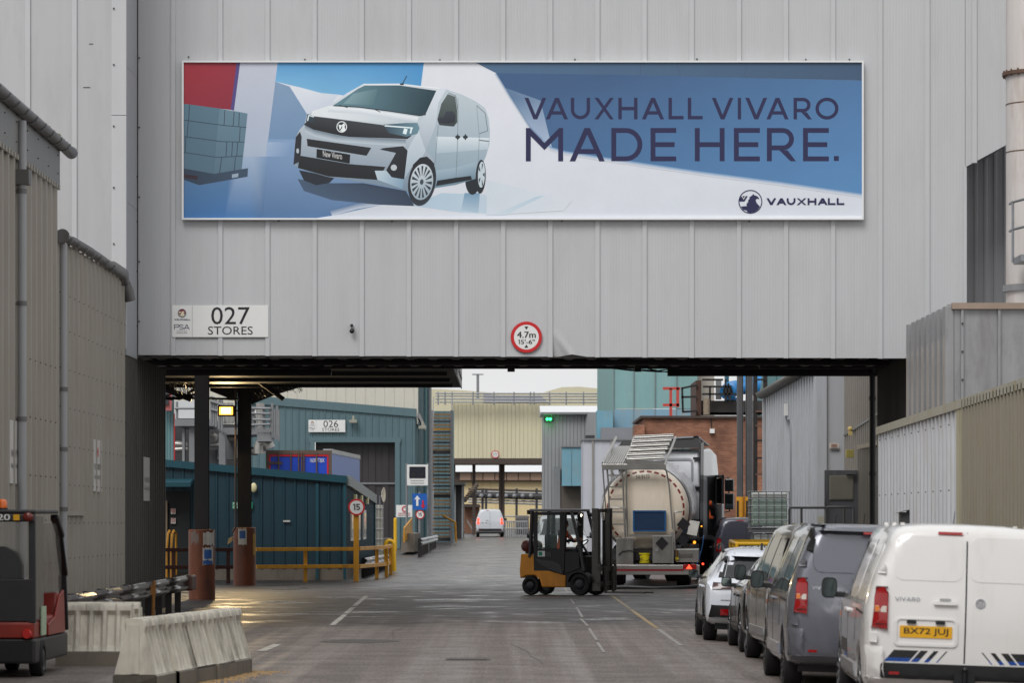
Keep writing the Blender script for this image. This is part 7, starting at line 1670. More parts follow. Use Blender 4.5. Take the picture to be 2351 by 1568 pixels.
# ---------------------------------------------------------------- cars
def car(label, loc, rotz, pnt, L_=4.3, H_=1.5, W_=.885, roll=0, rim=ALLOYD, suv=True, name='parked_car'):
    ky, kz = L_ / 4.3, H_ / 1.53
    st = [(-.0015, .56, .78, .66, .55), (0, .50, .84, .74, .62), (.04, .40, .95, .83, .70), (.12, .33, 1.03, .875, .755), (.22, .29, 1.13, .885, .74), (.36, .27, 1.29, .885, .68), (.52, .26, 1.42, .885, .63), (.7, .25, 1.485, .885, .61), (1.2, .24, 1.525, .885, .61), (1.9, .24, 1.53, .885, .61), (2.4, .24, 1.49, .885, .605), (2.7, .24, 1.36, .883, .61), (3.0, .24, 1.18, .88, .66), (3.25, .24, 1.04, .873, .72), (3.7, .25, .985, .85, .68), (4.05, .28, .91, .78, .6), (4.2, .34, .82, .68, .5), (4.29, .42, .72, .58, .42)]
    st = [(y * ky, zb * kz, zt * kz, w_ * W_ / .885, wt * W_ / .885) for y, zb, zt, w_, wt in st]
    B = loft_body(st, .97 * kz); V = bvh_of(B); y0, y1 = .83 * ky, 3.42 * ky; r = .335
    cut = []
    for y in (y0, y1):
        for s_ in (-1, 1): m = MB(); m.cyl((s_ * .56, y, r), (s_ * 1.2, y, r), r + .06, n=36); cut.append(m)
    me = bool_cut(B, cut); t = thing(name, label, 'car', loc, rotz, 'parked cars', roll)
    finish(me, pnt, 34); o = bpy.data.objects.new('body', me); link(o, t)
    mb = MB(); mb.box(-.72, .72, .2, L_ - .3, .2, .75); part('underbody', mb, BLACKP, t, False)
    for y in (y0, y1):
        for sd in (-1, 1): wheel(t, sd * (W_ - .115), y, r, .215, rim, 5, sd)
    def S(pts): return [(y * ky, z * kz) for y, z in pts]
    for sd, ax in ((-1, 'L'), (1, 'R')):
        for pts in ([(.62, 1.07), (.85, 1.04), (1.02, 1.02), (1.02, 1.36), (.8, 1.33)], [(1.05, 1.02), (1.8, .99), (1.8, 1.43), (1.4, 1.44), (1.05, 1.38)], [(1.86, .99), (2.9, .98), (2.75, 1.14), (2.45, 1.34), (2.2, 1.42), (1.86, 1.43)]):
            mb = patch(V, S(pts), ax, .004); part('side_window', mb, GLASS, t, False, smooth=50)
        for sp_ in ([(1.83, .45), (1.83, .98)], [(1.2, .72), (1.06, 1.0)], [(2.95, .45), (2.95, .96)]): mb = seam(V, S(sp_), ax, .01, .003); part('door_gap', mb, SEAMM, t, False)
        for y in (1.35, 2.0): mb = patch(V, S(rrect(y - .09, y + .09, .86, .90, .018)), ax, .03); part('door_handle', mb, pnt, t, False, bev=.006)
        mb = patch(V, S([(1.25, .26), (3.0, .26), (2.95, .40), (1.3, .40)]), ax, .012); part('sill', mb, BLACKP, t, False, bev=.005)
        if suv:
            for y in (.83, 3.42):
                n = 14; mb = MB()
                for i in range(n):
                    a, b_ = math.pi * i / n, math.pi * (i + 1) / n; rr = r + .055; ro = r + .12
                    patch(V, [(y * ky + rr * math.cos(a), r + rr * math.sin(a)), (y * ky + ro * math.cos(a), r + ro * math.sin(a)), (y * ky + ro * math.cos(b_), r + ro * math.sin(b_)), (y * ky + rr * math.cos(b_), r + rr * math.sin(b_))], ax, .008, mb, .01, .4)
                part('arch_trim', mb, BLACKP, t, False)
            mb = MB(); mb.tube([(sd * .60, .75, 1.46 * kz), (sd * .60, 1.0, 1.56 * kz), (sd * .60, 1.6, 1.585 * kz), (sd * .60, 2.2, 1.56 * kz), (sd * .59, 2.35, 1.50 * kz)], .022, 8); part('roof_rail', mb, BLACKST, t, False, smooth=50)
        wing_mirror(t, sd * (W_ - .03), 2.72 * ky, 1.06 * kz, sd, .16, .145, BLACKP, .12)
        lp = [(-.80, .86), (-.50, .87), (-.50, .96), (-.78, .97)]; lp = [(a, b_ * kz) for a, b_ in lp]
        mb = patch(V, lp if sd < 0 else mirrored(lp), 'B', .02, sink=.05); part('tail_lamp', mb, mat('smoked_lamp', (60, 14, 16), .15, coat=.5), t, False, smooth=50, bev=.006)
        mb = patch(V, [(sd * a, b_ * kz) for a, b_ in ((.52, .44), (.66, .44), (.66, .54), (.52, .54))], 'B', .05); part('fog_lamp', mb, LAMPR, t, False)
    mb = patch(V, [(a, b_ * kz) for a, b_ in ((-.60, 1.04), (.60, 1.04), (.52, 1.40), (-.52, 1.40))], 'B', .006); part('rear_window', mb, GLASS, t, False)
    for sd in (-1, 1): mb = patch(V, [(sd * a, b_ * kz) for a, b_ in ((.61, 1.04), (.70, 1.05), (.60, 1.40), (.53, 1.40))], 'B', .008); part('window_fin', mb, BLACKP, t, False)
    mb = patch(V, [(a, b_ * kz) for a, b_ in ((-.49, .88), (.49, .88), (.49, .955), (-.49, .955))], 'B', .015); part('tail_band', mb, BLACKP, t, False)
    mb = patch(V, [(a, b_ * kz) for a, b_ in ((-.58, 1.40), (.58, 1.40), (.55, 1.47), (-.55, 1.47))], 'B', .09); part('spoiler', mb, pnt, t, False, smooth=50, bev=.02)
    mb = patch(V, [(a, b_ * kz) for a, b_ in ((-.84, .40), (.84, .40), (.80, .60), (-.80, .60))], 'B', .03, sink=.1); part('rear_bumper', mb, BLACKP if suv else pnt, t, False, smooth=50, bev=.02)
    mb = patch(V, [(a, b_ * kz) for a, b_ in ((-.26, .68), (.26, .68), (.26, .79), (-.26, .79))], 'B', .008); part('number_plate', mb, PLATEY, t, False)
    mb = patch(V, [(a * W_ / .885, b_ * ky) for a, b_ in ((-.56, 2.45), (.56, 2.45), (.62, 2.8), (.66, 3.12), (-.66, 3.12), (-.62, 2.8))], 'T', .006); part('windscreen', mb, GLASS, t, False, smooth=50)
    mb = MB(); z = 1.535 * kz; mb.prism([(0, .72, z - .03), (0, .95, z - .03), (0, .80, z + .09), (0, .74, z + .09)], (.03, 0, 0)); part('aerial_fin', mb, BLACKP, t, False)
    return t
car('white crossover car with black trim, farthest of the parked row', (3.94, 55.2, gz(4, 56)), R(-.3), paint('white_car_paint', (214, 218, 226)), 4.3, 1.5, roll=ROLL)
car('black car parked between the taupe van and white crossover', (4.22, 50.4, gz(4.2, 51)), R(-.2), paint('black_car_paint', (13, 13, 15), 0., .2, coat=.25), 4.4, 1.43, .9, roll=ROLL, rim=ALLOY, suv=False)

# ================================================================ tanker trailer
TD = 97.; TS = FP / TD; TROT = -4.2
tank = thing('tanker_trailer', 'cream ended tank trailer with red dashes, ladder and walkway', 'tanker trailer', (PX(1482, TD), TD, .03), R(TROT))
def tx(zx): return (zx - 1088) / 293.3
def tz(zy): return 4.626 - .00341 * zy
CREAMT = mat('cream_tank_end', (234, 221, 202), .3, var=.03, vs_=1.2, streak=.03, dirt=(176, 160, 136), dirt_amt=.3, coat=.4)
INX = mat('stainless_steel', (176, 174, 170), .28, .8, var=.12, vs_=4, streak=.15)
TKS = mat('tank_jacket_steel', (70, 70, 72), .4, .6, var=.1, vs_=2)
DBLUE = mat('blue_box_lid', (26, 52, 84), .45, var=.12)
MAR = mat('dash_maroon', (128, 32, 38), .45, var=.08)
tank.rotation_euler = (R(1.6), 0, R(TROT)); cz = 2.17; r0 = 1.17
mb = MB(); mb.lathe([(0, .10), (.45, .115), (.8, .15), (1.0, .2), (1.1, .26), (r0, .40), (r0 + .03, .55)], (0, 0, cz), 'y', 56); part('end_dish', mb, CREAMT, tank, False, smooth=60)
mb = MB(); prof = [(r0 + .03, .55)]
prof += [(r0 + .06, .62), (r0 + .06, 8.7), (0, 9.0)]
mb.lathe(prof, (0, 0, cz), 'y', 56); part('tank_jacket', mb, TKS, tank, False, smooth=25)
for k in range(13): y = .75 + k * .62; mb = MB(); mb.lathe([(r0 + .06, y), (r0 + .115, y + .03), (r0 + .12, y + .17), (r0 + .115, y + .31), (r0 + .06, y + .34)], (0, 0, cz), 'y', 48); part('tank_band', mb, mat('bright_band_steel', (196, 196, 198), .22, .8, var=.08), tank, False, smooth=30)
def dish_y(r): 
    for (ra, ya), (rb, yb) in zip([(0, .10), (.45, .115), (.8, .15), (1.0, .2), (1.1, .26), (1.17, .40)], [(.45, .115), (.8, .15), (1.0, .2), (1.1, .26), (1.17, .40), (1.3, .6)]):
        if ra <= r <= rb: return ya + (yb - ya) * (r - ra) / (rb - ra)
    return .4
for k in range(32):
    a0 = 2 * math.pi * k / 32 + .04; a1 = a0 + .125
    if math.sin((a0 + a1) / 2) < -.86: continue
    mb = MB(); vv = []
    for i in range(4):
        a = a0 + (a1 - a0) * i / 3
        for r in (1.035, 1.085): vv.append((r * math.cos(a), dish_y(r) - .006, cz + r * math.sin(a)))
    mb.add(vv, [(2 * i, 2 * i + 1, 2 * i + 3, 2 * i + 2) for i in range(3)]); part('red_dash', mb, MAR, tank, False)
mb = MB(); text_on(mb, '54-9173', (tx(1008), .125, tz(472)), (tx(1120) - tx(1008), .0, .012), (0, .012, tz(440) - tz(472))); part('lettering', mb, INK, tank, False)
# walkway on top
def quad3(mb, pts, th=.03): mb.prism(pts, (0, 0, th)); return mb
zw = 3.44
# sloping step plates, rear edge low
for k in range(8):
    f = k / 8; x0, x1 = -1.12 + .53 * f, -1.12 + .53 * (f + .085)
    mb = MB(); mb.prism([(x0, -.14, zw), (x1, -.14, zw), (x1 + .26 - .1 * f, 1.5, zw + .47), (x0 + .26 - .1 * f, 1.5, zw + .47)], (0, 0, .025)); part('step_slat', mb, INX, tank, False)
mb = MB(); mb.prism([(-1.16, -.15, zw - .02), (-.55, -.15, zw - .02), (-.40, 1.55, zw + .46), (-.90, 1.55, zw + .46)], (0, 0, -.02)); part('step_tray', mb, mat('tray_grey', (120, 118, 114), .5), tank, False)
mb = MB(); mb.box(-1.2, .58, -.2, -.14, zw - .16, zw - .0); part('walkway_beam', mb, INX, tank, False, bev=.01)
mb = MB(); mb.box(-.5, .54, -.21, -.205, zw - .0, zw + .09); part('kick_plate', mb, INX, tank, False)
for k in range(6):                                     # folded guard rails lying on the slope
    f = k / 5; y = -.12 + 1.6 * f; z = zw + .12 + .60 * f; x0, x1 = -.56 + .20 * f, .50 + .24 * f
    mb = MB(); mb.tube([(x0, y, z), (x1, y, z + .05)], .03, 8); part('folded_rail', mb, INX, tank, False, smooth=60)
    mb = MB(); mb.tube([(x0, y + .07, z + .05), (x1, y + .07, z + .10)], .018, 8); part('folded_rail', mb, INX, tank, False, smooth=60)
for x, dx in ((.54, .26), (-1.18, .30), (-.57, .2)): mb = MB(); mb.tube([(x, -.15, zw - .05), (x + dx * .2, .2, zw + .16), (x + dx * .6, .9, zw + .42), (x + dx, 1.55, zw + .74)], .035, 8); part('rail_arm', mb, INX, tank, False, smooth=60)
# ladder
for zx in (785, 905): mb = MB(); mb.tube([(tx(zx) - .04, -.14, zw), (tx(zx), -.10, 3.0), (tx(zx) + .06, -.06, tz(950))], .024, 8); part('ladder_rail', mb, INX, tank, False, smooth=60)
for zy in (440, 535, 635, 740, 840): mb = MB(); f = (zy - 440) / 500 * .08; mb.box(tx(785) + f, tx(905) + f, -.13, -.08, tz(zy) - .02, tz(zy) + .02); part('ladder_rung', mb, INX, tank, False)
mb = MB(); mb.tube([(tx(800), -.16, tz(740)), (tx(800), -.16, tz(712)), (tx(810), -.16, tz(704)), (tx(912), -.16, tz(704)), (tx(920), -.16, tz(712)), (tx(925), -.16, tz(800))], .022, 8); part('grab_hoop', mb, INX, tank, False, smooth=60)
mb = MB(); mb.cyl((tx(930), -.13, tz(300)), (tx(938), -.08, tz(940)), .03, n=8); part('stay', mb, INX, tank, False)
mb = MB(); mb.tube([(tx(738), -.12, zw + .06), (tx(760), -.05, 2.4), (tx(790), .0, tz(930))], .02, 8); part('stay', mb, INX, tank, False)
mb = MB(); mb.tube([(tx(1240), -.12, zw), (tx(1262), .06, tz(420)), (tx(1280), .06, tz(520)), (tx(1310), .02, tz(880))], .022, 8); part('hose_pipe', mb, INX, tank, False, smooth=60)
mb = MB(); mb.tube([(tx(1385), .0, tz(738)), (tx(1335), -.06, tz(738)), (tx(1322), -.06, tz(750)), (tx(1330), -.06, tz(1050))], .022, 8); part('grab_rail', mb, INX, tank, False, smooth=60)
for k in range(6): mb = MB(); mb.cyl((tx(790) + k * .03, .0, tz(380 + k * 20)), (tx(860) - k * .02, .1, tz(470 - k * 8)), .006, n=5); part('ladder_mesh', mb, INX, tank, False, stuff=True)
mb = MB(); mb.box(tx(985), tx(1255), .02, .12, tz(900), tz(728)); part('blue_box', mb, DBLUE, tank, False, bev=.015)
for (a, b_, c, d) in ((985, 1255, 900, 890), (985, 1255, 740, 728), (985, 998, 889, 741), (1243, 1255, 889, 741)): mb = MB(); mb.box(tx(a), tx(b_), .0, .019, tz(c), tz(d)); part('blue_box_rim', mb, mat('blue_rim', (28, 88, 140), .4), tank, False)
# valve cabinet
mb = MB(); mb.box(tx(850), tx(1310), .02, .9, tz(1180), tz(1160)); mb.box(tx(850), tx(1310), .88, .9, tz(1160), tz(930)); part('cabinet', mb, mat('cabinet_dark', (40, 40, 42), .6, var=.3), tank, False)
mb = MB(); mb.box(tx(960), tx(1300), -.06, .06, tz(938), tz(925)); mb.box(tx(1296), tx(1318), -.05, .05, tz(1160), tz(905)); part('cabinet_frame', mb, INX, tank, False)
ALU = mat('scuffed_aluminium', (148, 146, 142), .4, .55, var=.18, vs_=4, dirt=(86, 82, 78), dirt_amt=.6)
mb = MB(); mb.box(tx(850), tx(990), -.08, -.05, tz(1175), tz(952)); part('cabinet_door', mb, ALU, tank, False, bev=.008)
mb = MB(); mb.tube([(tx(870), -.1, tz(1090)), (tx(900), -.1, tz(1060)), (tx(960), -.1, tz(1052)), (tx(1010), -.1, tz(1062)), (tx(1010), -.05, tz(1110)), (tx(1060), .0, tz(1090))], .014, 6); part('loose_hose', mb, BLACKP, tank, False, smooth=60)
mb = MB(); mb.box(tx(1147), tx(1304), -.07, -.03, tz(1157), tz(935)); d2 = part('cabinet_door', mb, ALU, tank, False, bev=.008)
def diamond(cx_, cy_, h, y, parent, rot=0):
    mb = MB(); c = Vector((tx(cx_), y, tz(cy_))); mb.prism([c + Vector((math.cos(R(90 * k + rot)) * h, 0, math.sin(R(90 * k + rot)) * h * 1.05)) for k in range(4)], (0, .012, 0)); return part('hazard_diamond', mb, mat('hazard_black', (30, 30, 34), .45), parent, False)
diamond(1223, 995, .18, -.085, d2); diamond(1398, 842, .19, -.02, tank, 4); diamond(1395, 965, .2, .1, tank, 8)
mb = MB(); mb.box(tx(1165), tx(1195), -.085, -.071, tz(1065), tz(1035)); part('latch', mb, CHROME, d2, False)
mb = MB(); mb.tube([(tx(1000), .3, tz(1040)), (tx(1060), .3, tz(1035)), (tx(1150), .3, tz(1030))], .05, 10); mb.cyl((tx(1105), .3, tz(1035)), (tx(1105), .3, tz(985)), .03); mb.box(tx(1085), tx(1125), .25, .35, tz(990), tz(980)); part('valve', mb, ALU, tank, False, smooth=40)
bk_ = thing('yellow_bucket', 'yellow bucket standing in the open valve cabinet of the tanker', 'bucket', tank.matrix_basis @ Vector((tx(1080), -.02, tz(1163))))
bk_.location = Matrix.Translation(tank.location) @ Matrix.Rotation(R(TROT), 4, 'Z') @ Vector((tx(1080), .2, tz(1163))); bk_.rotation_euler = (0, 0, R(TROT))
YBK = mat('bucket_yellow', (224, 206, 30), .4, var=.06)
mb = MB(); mb.lathe([(0, .0), (.155, .0), (.19, .27), (.20, .27), (.20, .295), (.18, .295), (.15, .02)], (0, 0, 0), 'z', 28); part('tub', mb, YBK, bk_, False, smooth=40)
mb = MB(); mb.tube([(-.19, -.02, .27), (-.17, -.16, .2), (-.05, -.21, .1), (.08, -.2, .08), (.17, -.12, .18), (.19, -.02, .27)], .008, 6); part('handle', mb, BLACKP, bk_, False)
# right hand fittings and tail
mb = MB(); mb.prism([(tx(1428), -.1, tz(920)), (tx(1505), -.1, tz(935)), (tx(1530), .05, tz(820)), (tx(1450), .05, tz(808))], (0, .06, 0)); part('control_tray', mb, ALU, tank, False)
mb = MB(); mb.box(tx(1335), tx(1525), -.02, .5, tz(1150), tz(1042)); part('side_locker', mb, ALU, tank, False, bev=.02)
mb = MB(); mb.box(tx(1362), tx(1475), -.035, -.021, tz(1110), tz(1078)); part('locker_slot', mb, mat('slot_dark', (92, 90, 86), .5), tank, False, bev=.01)
mb = MB(); mb.cyl((tx(1345), -.08, tz(1140)), (tx(1345), -.08, tz(1050)), .035, n=10); part('brass_valve', mb, mat('brass', (120, 92, 50), .4, .6), tank, False)
mb = MB(); mb.box(tx(1336), tx(1356), -.11, -.10, tz(1130), tz(1108)); part('yellow_tag', mb, YBK, tank, False)
mb = MB(); mb.grid(lambda u, v: (tx(1500) + .2 * math.sin(u * 1.5), -.02 + .5 * v, tz(1180) + (tz(935) - tz(1180)) * u), 8, 2); part('blue_mudguard', mb, mat('mudguard_blue', (28, 92, 150), .35, var=.1), tank, False, smooth=60, solid=.015)
mb = MB(); mb.box(tx(790), tx(1530), -.12, .0, tz(1252), tz(1172)); part('rear_bumper', mb, INX, tank, False, bev=.01)
mb = MB(); mb.box(tx(850), tx(1400), -.125, -.121, tz(1222), tz(1205)); part('red_band', mb, MAR, tank, False)
mb = MB(); mb.box(tx(1395), tx(1505), -.16, -.121, tz(1208), tz(1166)); tl_ = part('tail_lamp', mb, LAMPR, tank, False, bev=.006)
LIT = mat('lit_tail_lamp', (255, 60, 40), .3, var=0, emis=(255, 60, 36), estr=3.5)
mb = MB(); mb.poly([(tx(1420), -.163, tz(1204)), (tx(1470), -.163, tz(1204)), (tx(1445), -.163, tz(1168))]); part('lit_triangle', mb, LIT, tl_, False)
for zx, zy, r in ((1557, 1163, .03), (805, 1243, .025)): mb = MB(); mb.sphere((tx(zx), -.15, tz(zy)), r, 10, 6); part('marker_lamp', mb, LIT, tank, False)
mb = MB(); mb.sphere((tx(1545), .05, tz(858)), .022, 10, 6); part('side_marker', mb, mat('lit_amber', (255, 150, 40), .3, var=0, emis=(255, 150, 40), estr=2), tank, False)
mb = MB(); mb.box(-.5, .5, .1, 8.5, .75, 1.05); part('chassis', mb, BLACKST, tank, False)
mb = MB(); mb.box(-1.0, 1.25, .3, 3.2, .45, .75); part('running_gear', mb, BLACKST, tank, False)
for y in (1.0, 2.3):
    for sd in (-1, 1): mb = MB(); mb.cyl((sd * .75 + .1, y, .5), (sd * 1.12 + .1, y, .5), .5, n=28); part('wheel', mb, RUBBER, tank, False, smooth=40)
mb = MB(); q = [(PX(1385, 95.2), 95.2), (PX(1440, 95.0), 95.0), (PX(1500, 94.9), 94.9), (PX(1560, 95), 95), (PX(1612, 95.6), 95.6)]
mb.tube([(x, y, .06 + .02 * math.sin(i * 2)) for i, (x, y) in enumerate(q)], .06, 10); mb.cyl((q[4][0] - .25, q[4][1] - .05, .07), (q[4][0] + .15, q[4][1], .07), .075, n=12)
single('discharge_hose', mb, mat('hose_black', (36, 38, 40), .4, var=.2), 'black discharge hose lying on the ground behind the tanker', 'hose', loc=(q[0][0], q[0][1], 0), smooth=50)

# ================================================================ tractor unit of the tanker
CD = 106.5
trk = thing('truck_tractor', 'silver truck tractor unit with roof deflector and open cab door', 'truck', (PX(1520, CD), CD, gz(5, CD)), R(-17))
SILV = paint('silver_truck_paint', (176, 178, 182), .35, .32, dirt=(140, 138, 134), amt=.3)
def cabring(y, z0, z1, w_, r=.1): return [(x, y, z) for x, z in rrect(-w_, w_, z0, z1, r, 4)]
mb = MB(); rings = [cabring(0, 1.25, 3.62, 1.16, .1), cabring(.05, 1.2, 3.68, 1.22, .1), cabring(1.2, 1.15, 3.74, 1.25, .1), cabring(1.9, 1.1, 3.62, 1.25, .12), cabring(2.15, .9, 3.2, 1.24, .12), cabring(2.3, .7, 2.2, 1.2, .12)]
n = len(rings[0]); vv = [p for r_ in rings for p in r_]
mb.add(vv, [(i * n + j, i * n + (j + 1) % n, (i + 1) * n + (j + 1) % n, (i + 1) * n + j) for i in range(len(rings) - 1) for j in range(n)] + [tuple(range(n)), tuple(range((len(rings) - 1) * n, len(rings) * n))[::-1]])
part('cab_shell', mb, SILV, trk, False, smooth=35, fix=True)
fr_ = rrect(-.98, .98, 2.78, 3.45, .12); inn = rrect(-.92, .92, 2.84, 3.39, .1); n = len(fr_); mb = MB()
for i in range(n): j = (i + 1) % n; mb.prism([(fr_[i][0], 0, fr_[i][1]), (fr_[j][0], 0, fr_[j][1]), (inn[j][0], 0, inn[j][1]), (inn[i][0], 0, inn[i][1])], (0, -.035, 0))
part('stamped_frame', mb, SILV, trk, False)
mb = MB(); text_on(mb, 'SCANIA', (-.62, -.006, 3.02), (1.24, 0, 0), (0, 0, .22)); part('embossed_lettering', mb, mat('embossed_silver', (158, 160, 166), .3, .4), trk, False)
for (a, b_, c, d) in ((-1.1, -.1, 1.35, 2.6), (.1, .95, 1.35, 2.6)): mb = MB(); mb.box(a, b_, -.03, -.001, c, d); part('back_panel', mb, SILV, trk, False, bev=.02)
for z in (1.55, 1.6, 1.95, 2.0, 2.05): mb = MB(); mb.box(.45, .9, -.045, -.031, z, z + .02); part('louvre', mb, SILV, trk, False)
mb = MB(); mb.box(-1.2, 1.2, -.05, -.001, 2.66, 2.72); part('cross_strip', mb, mat('strip_silver', (150, 152, 156), .4), trk, False)
DEF = mat('deflector_black', (22, 22, 24), .35, var=.1, coat=.3)
mb = MB()
for i in range(1): mb.prism([(-1.26, -.25, 3.72), (1.26, -.25, 3.72), (1.24, -.2, 3.98), (1.16, -.2, 4.05), (-1.16, -.2, 3.93), (-1.26, -.2, 3.86)], (0, .04, 0))
mb.prism([(-1.22, -.2, 3.88), (1.2, -.2, 4.01), (1.1, 1.6, 3.8), (-1.1, 1.6, 3.78)], (0, 0, .03)); part('roof_deflector', mb, DEF, trk, False)
mb = MB(); mb.prism([(-.75, -.27, 3.92), (1.05, -.27, 4.0), (1.05, -.27, 4.04), (-.75, -.27, 3.96)], (0, .02, 0)); part('deflector_lip', mb, mat('lip_silver', (170, 172, 176), .35, .4), trk, False)
for sd in (-1, 1): mb = MB(); mb.prism([(sd * 1.24, -.32, 1.3), (sd * 1.27, -.32, 3.8), (sd * 1.27, .05, 3.88), (sd * 1.25, .05, 1.3)], (sd * .03, 0, 0)); part('side_deflector', mb, DEF, trk, False)
for z in (1.7, 2.6, 3.4): mb = MB(); mb.box(1.0, 1.24, -.1, -.05, z, z + .07); part('deflector_clip', mb, DEF, trk, False)
mb = MB(); mb.box(1.2515, 1.256, .75, 1.75, 1.35, 2.95); part('door_opening', mb, mat('cab_shade_black', (16, 16, 18), .7), trk, False)  # black patch on the closed shell, painted in place of the shaded inside
dr_ = MB(); h0 = Vector((1.27, 1.8, 0)); dv = Vector((math.cos(R(-62)), math.sin(R(-62)), 0)) * .95; nv = Vector((dv.y, -dv.x, 0)).normalized() * .07
dr_.prism([h0 + Vector((0, 0, 1.3)), h0 + dv + Vector((0, 0, 1.3)), h0 + dv + Vector((0, 0, 2.2)), h0 + Vector((0, 0, 2.2))], nv); do_ = part('open_door', dr_, SILV, trk, False, bev=.02)
dr_ = MB()
for a, b_ in ((0, .06), (.94, 1.0)): dr_.prism([h0 + dv * a + Vector((0, 0, 2.2)), h0 + dv * b_ + Vector((0, 0, 2.2)), h0 + dv * b_ + Vector((0, 0, 2.98)), h0 + dv * a + Vector((0, 0, 2.98))], nv)
dr_.prism([h0 + Vector((0, 0, 2.92)), h0 + dv + Vector((0, 0, 2.92)), h0 + dv + Vector((0, 0, 3.0)), h0 + Vector((0, 0, 3.0))], nv); part('door_window_frame', dr_, DEF, do_, False)
dr_ = MB(); dr_.prism([h0 + dv * .06 + Vector((0, 0, 2.21)), h0 + dv * .94 + Vector((0, 0, 2.21)), h0 + dv * .94 + Vector((0, 0, 2.91)), h0 + dv * .06 + Vector((0, 0, 2.91))], nv * .3); part('door_glass', dr_, GLASS, do_, False)
for z0, z1 in ((2.05, 2.5), (2.55, 2.9)):
    mb = MB(); mb.box(1.5, 1.78, 1.9, 2.05, z0, z1); m_ = part('mirror', mb, DEF, trk, False, bev=.03); mb = MB(); mb.box(1.53, 1.75, 1.885, 1.899, z0 + .03, z1 - .03); part('mirror_glass', mb, MIRG, m_, False)
mb = MB(); mb.tube([(1.25, 2.0, 2.95), (1.6, 2.0, 2.93), (1.64, 2.0, 2.0), (1.25, 2.0, 1.95)], .025, 8); part('mirror_arm', mb, DEF, trk, False)
mb = MB(); mb.box(-.45, .45, -3.6, 2.0, .7, .95); part('chassis', mb, BLACKST, trk, False)
mb = MB(); mb.box(-1.15, 1.2, .1, 1.9, .5, 1.2); part('cab_base', mb, DEF, trk, False)
for y in (-2.4, 1.35):
    for sd in (-1, 1): mb = MB(); mb.cyl((sd * .8, y, .5), (sd * 1.2, y, .5), .5, n=28); part('wheel', mb, RUBBER, trk, False, smooth=40)
for sd in (-1, 1): mb = MB(); mb.lathe([(.56, -.22), (.58, -.22), (.58, .22), (.56, .22)], (sd * 1.02, -2.4, .5), 'x', 20, 0, math.pi); part('mudguard', mb, mat('mudguard_grey', (136, 138, 140), .4), trk, False, smooth=40)
mb = MB(); mb.box(1.0, 1.24, -1.3, -.3, .55, 1.1); mb.cyl((1.26, -.3, .82), (1.28, -.3, .82), .05); part('fuel_tank', mb, ALU, trk, False, bev=.05)
mb = MB(); mb.sphere((1.27, -1.0, 1.15), .045, 8, 6); part('side_marker', mb, mat('lit_amber', (255, 150, 40), .3, var=0, emis=(255, 150, 40), estr=2), trk, False)

for ch in trk.children_recursive:
    if ch.name.split('.')[0] not in ('wheel', 'chassis', 'mudguard', 'fuel_tank', 'side_marker'):
        for v_ in ch.data.vertices:
            if v_.co.z > 1.2: v_.co.z = 1.2 + (v_.co.z - 1.2) * 1.12
# ================================================================ forklift
fk = thing('forklift', 'yellow and black forklift with a closed cab facing the tanker', 'forklift', (PX(1351, 88.3), 88.3, 0), R(-118))
YF = mat('forklift_orange_yellow', (224, 144, 16), .4, var=.1, vs_=3, dirt=(66, 52, 34), dirt_amt=.45)
DKG = mat('dark_grey_paint', (58, 56, 60), .5, var=.12)
BKF = mat('forklift_black', (20, 20, 22), .5, var=.15)
HWF = .5
side = [(-1.68, .28), (-1.72, .55), (-1.70, 1.05), (-1.42, 1.05), (-1.30, .92), (-1.15, .78), (-.80, .62), (-.60, .56), (-.38, .48), (-.36, .16), (-1.10, .16), (-1.22, .40), (-1.55, .42)]
side = [(-1.70, .42), (-1.72, .62), (-1.68, 1.04), (-1.40, 1.04), (-1.30, .90), (-1.15, .76), (-.80, .60), (-.58, .55), (-.40, .50), (-.40, .20), (-1.08, .20), (-1.14, .40), (-1.28, .50), (-1.50, .50), (-1.62, .44)]
mb = MB(); mb.prism([(-HWF, y, z) for y, z in side], (2 * HWF, 0, 0)); part('counterweight_body', mb, YF, fk, False, bev=.03)
mb = MB(); mb.prism([(-HWF - .012, y, z) for y, z in ((-1.26, .92), (-.75, .86), (-.55, .78), (-.45, .52), (-.60, .57), (-.80, .63), (-1.15, .79))], (2 * HWF + .024, 0, 0)); part('side_cover', mb, DKG, fk, False, bev=.01)
mb = MB(); mb.box(-HWF + .03, HWF - .03, -1.05, .1, .2, .75); part('floor_unit', mb, BKF, fk, False)
mb = MB(); mb.box(-HWF + .02, HWF - .02, -1.3, -.5, .6, .98); part('engine_hood', mb, BKF, fk, False, bev=.03)
def post4(pts, m, th=.07, nm='cab_pillar'):
    for sd in (-1, 1):
        mb = MB()
        for k in range(len(pts) - 1): mb.bar((sd * (HWF - .03), *pts[k]), (sd * (HWF - .03), *pts[k + 1]), .06, th, (1, 0, 0))
        part(nm, mb, m, fk, False, bev=.006)
post4([(-1.42, .95), (-1.36, 2.14)], DKG, .12); post4([(.12, .62), (-.05, 1.4), (-.25, 2.14)], DKG, .08); post4([(-.46, .6), (-.42, 2.1)], BKF, .10)
mb = MB(); mb.box(-HWF, HWF, -1.44, -.2, 2.12, 2.19); part('cab_roof', mb, mat('roof_grey', (120, 120, 124), .4), fk, False, bev=.025)
CG = mat('cab_glass', (150, 190, 184), .04, var=0, trans=.6, alpha=.16)
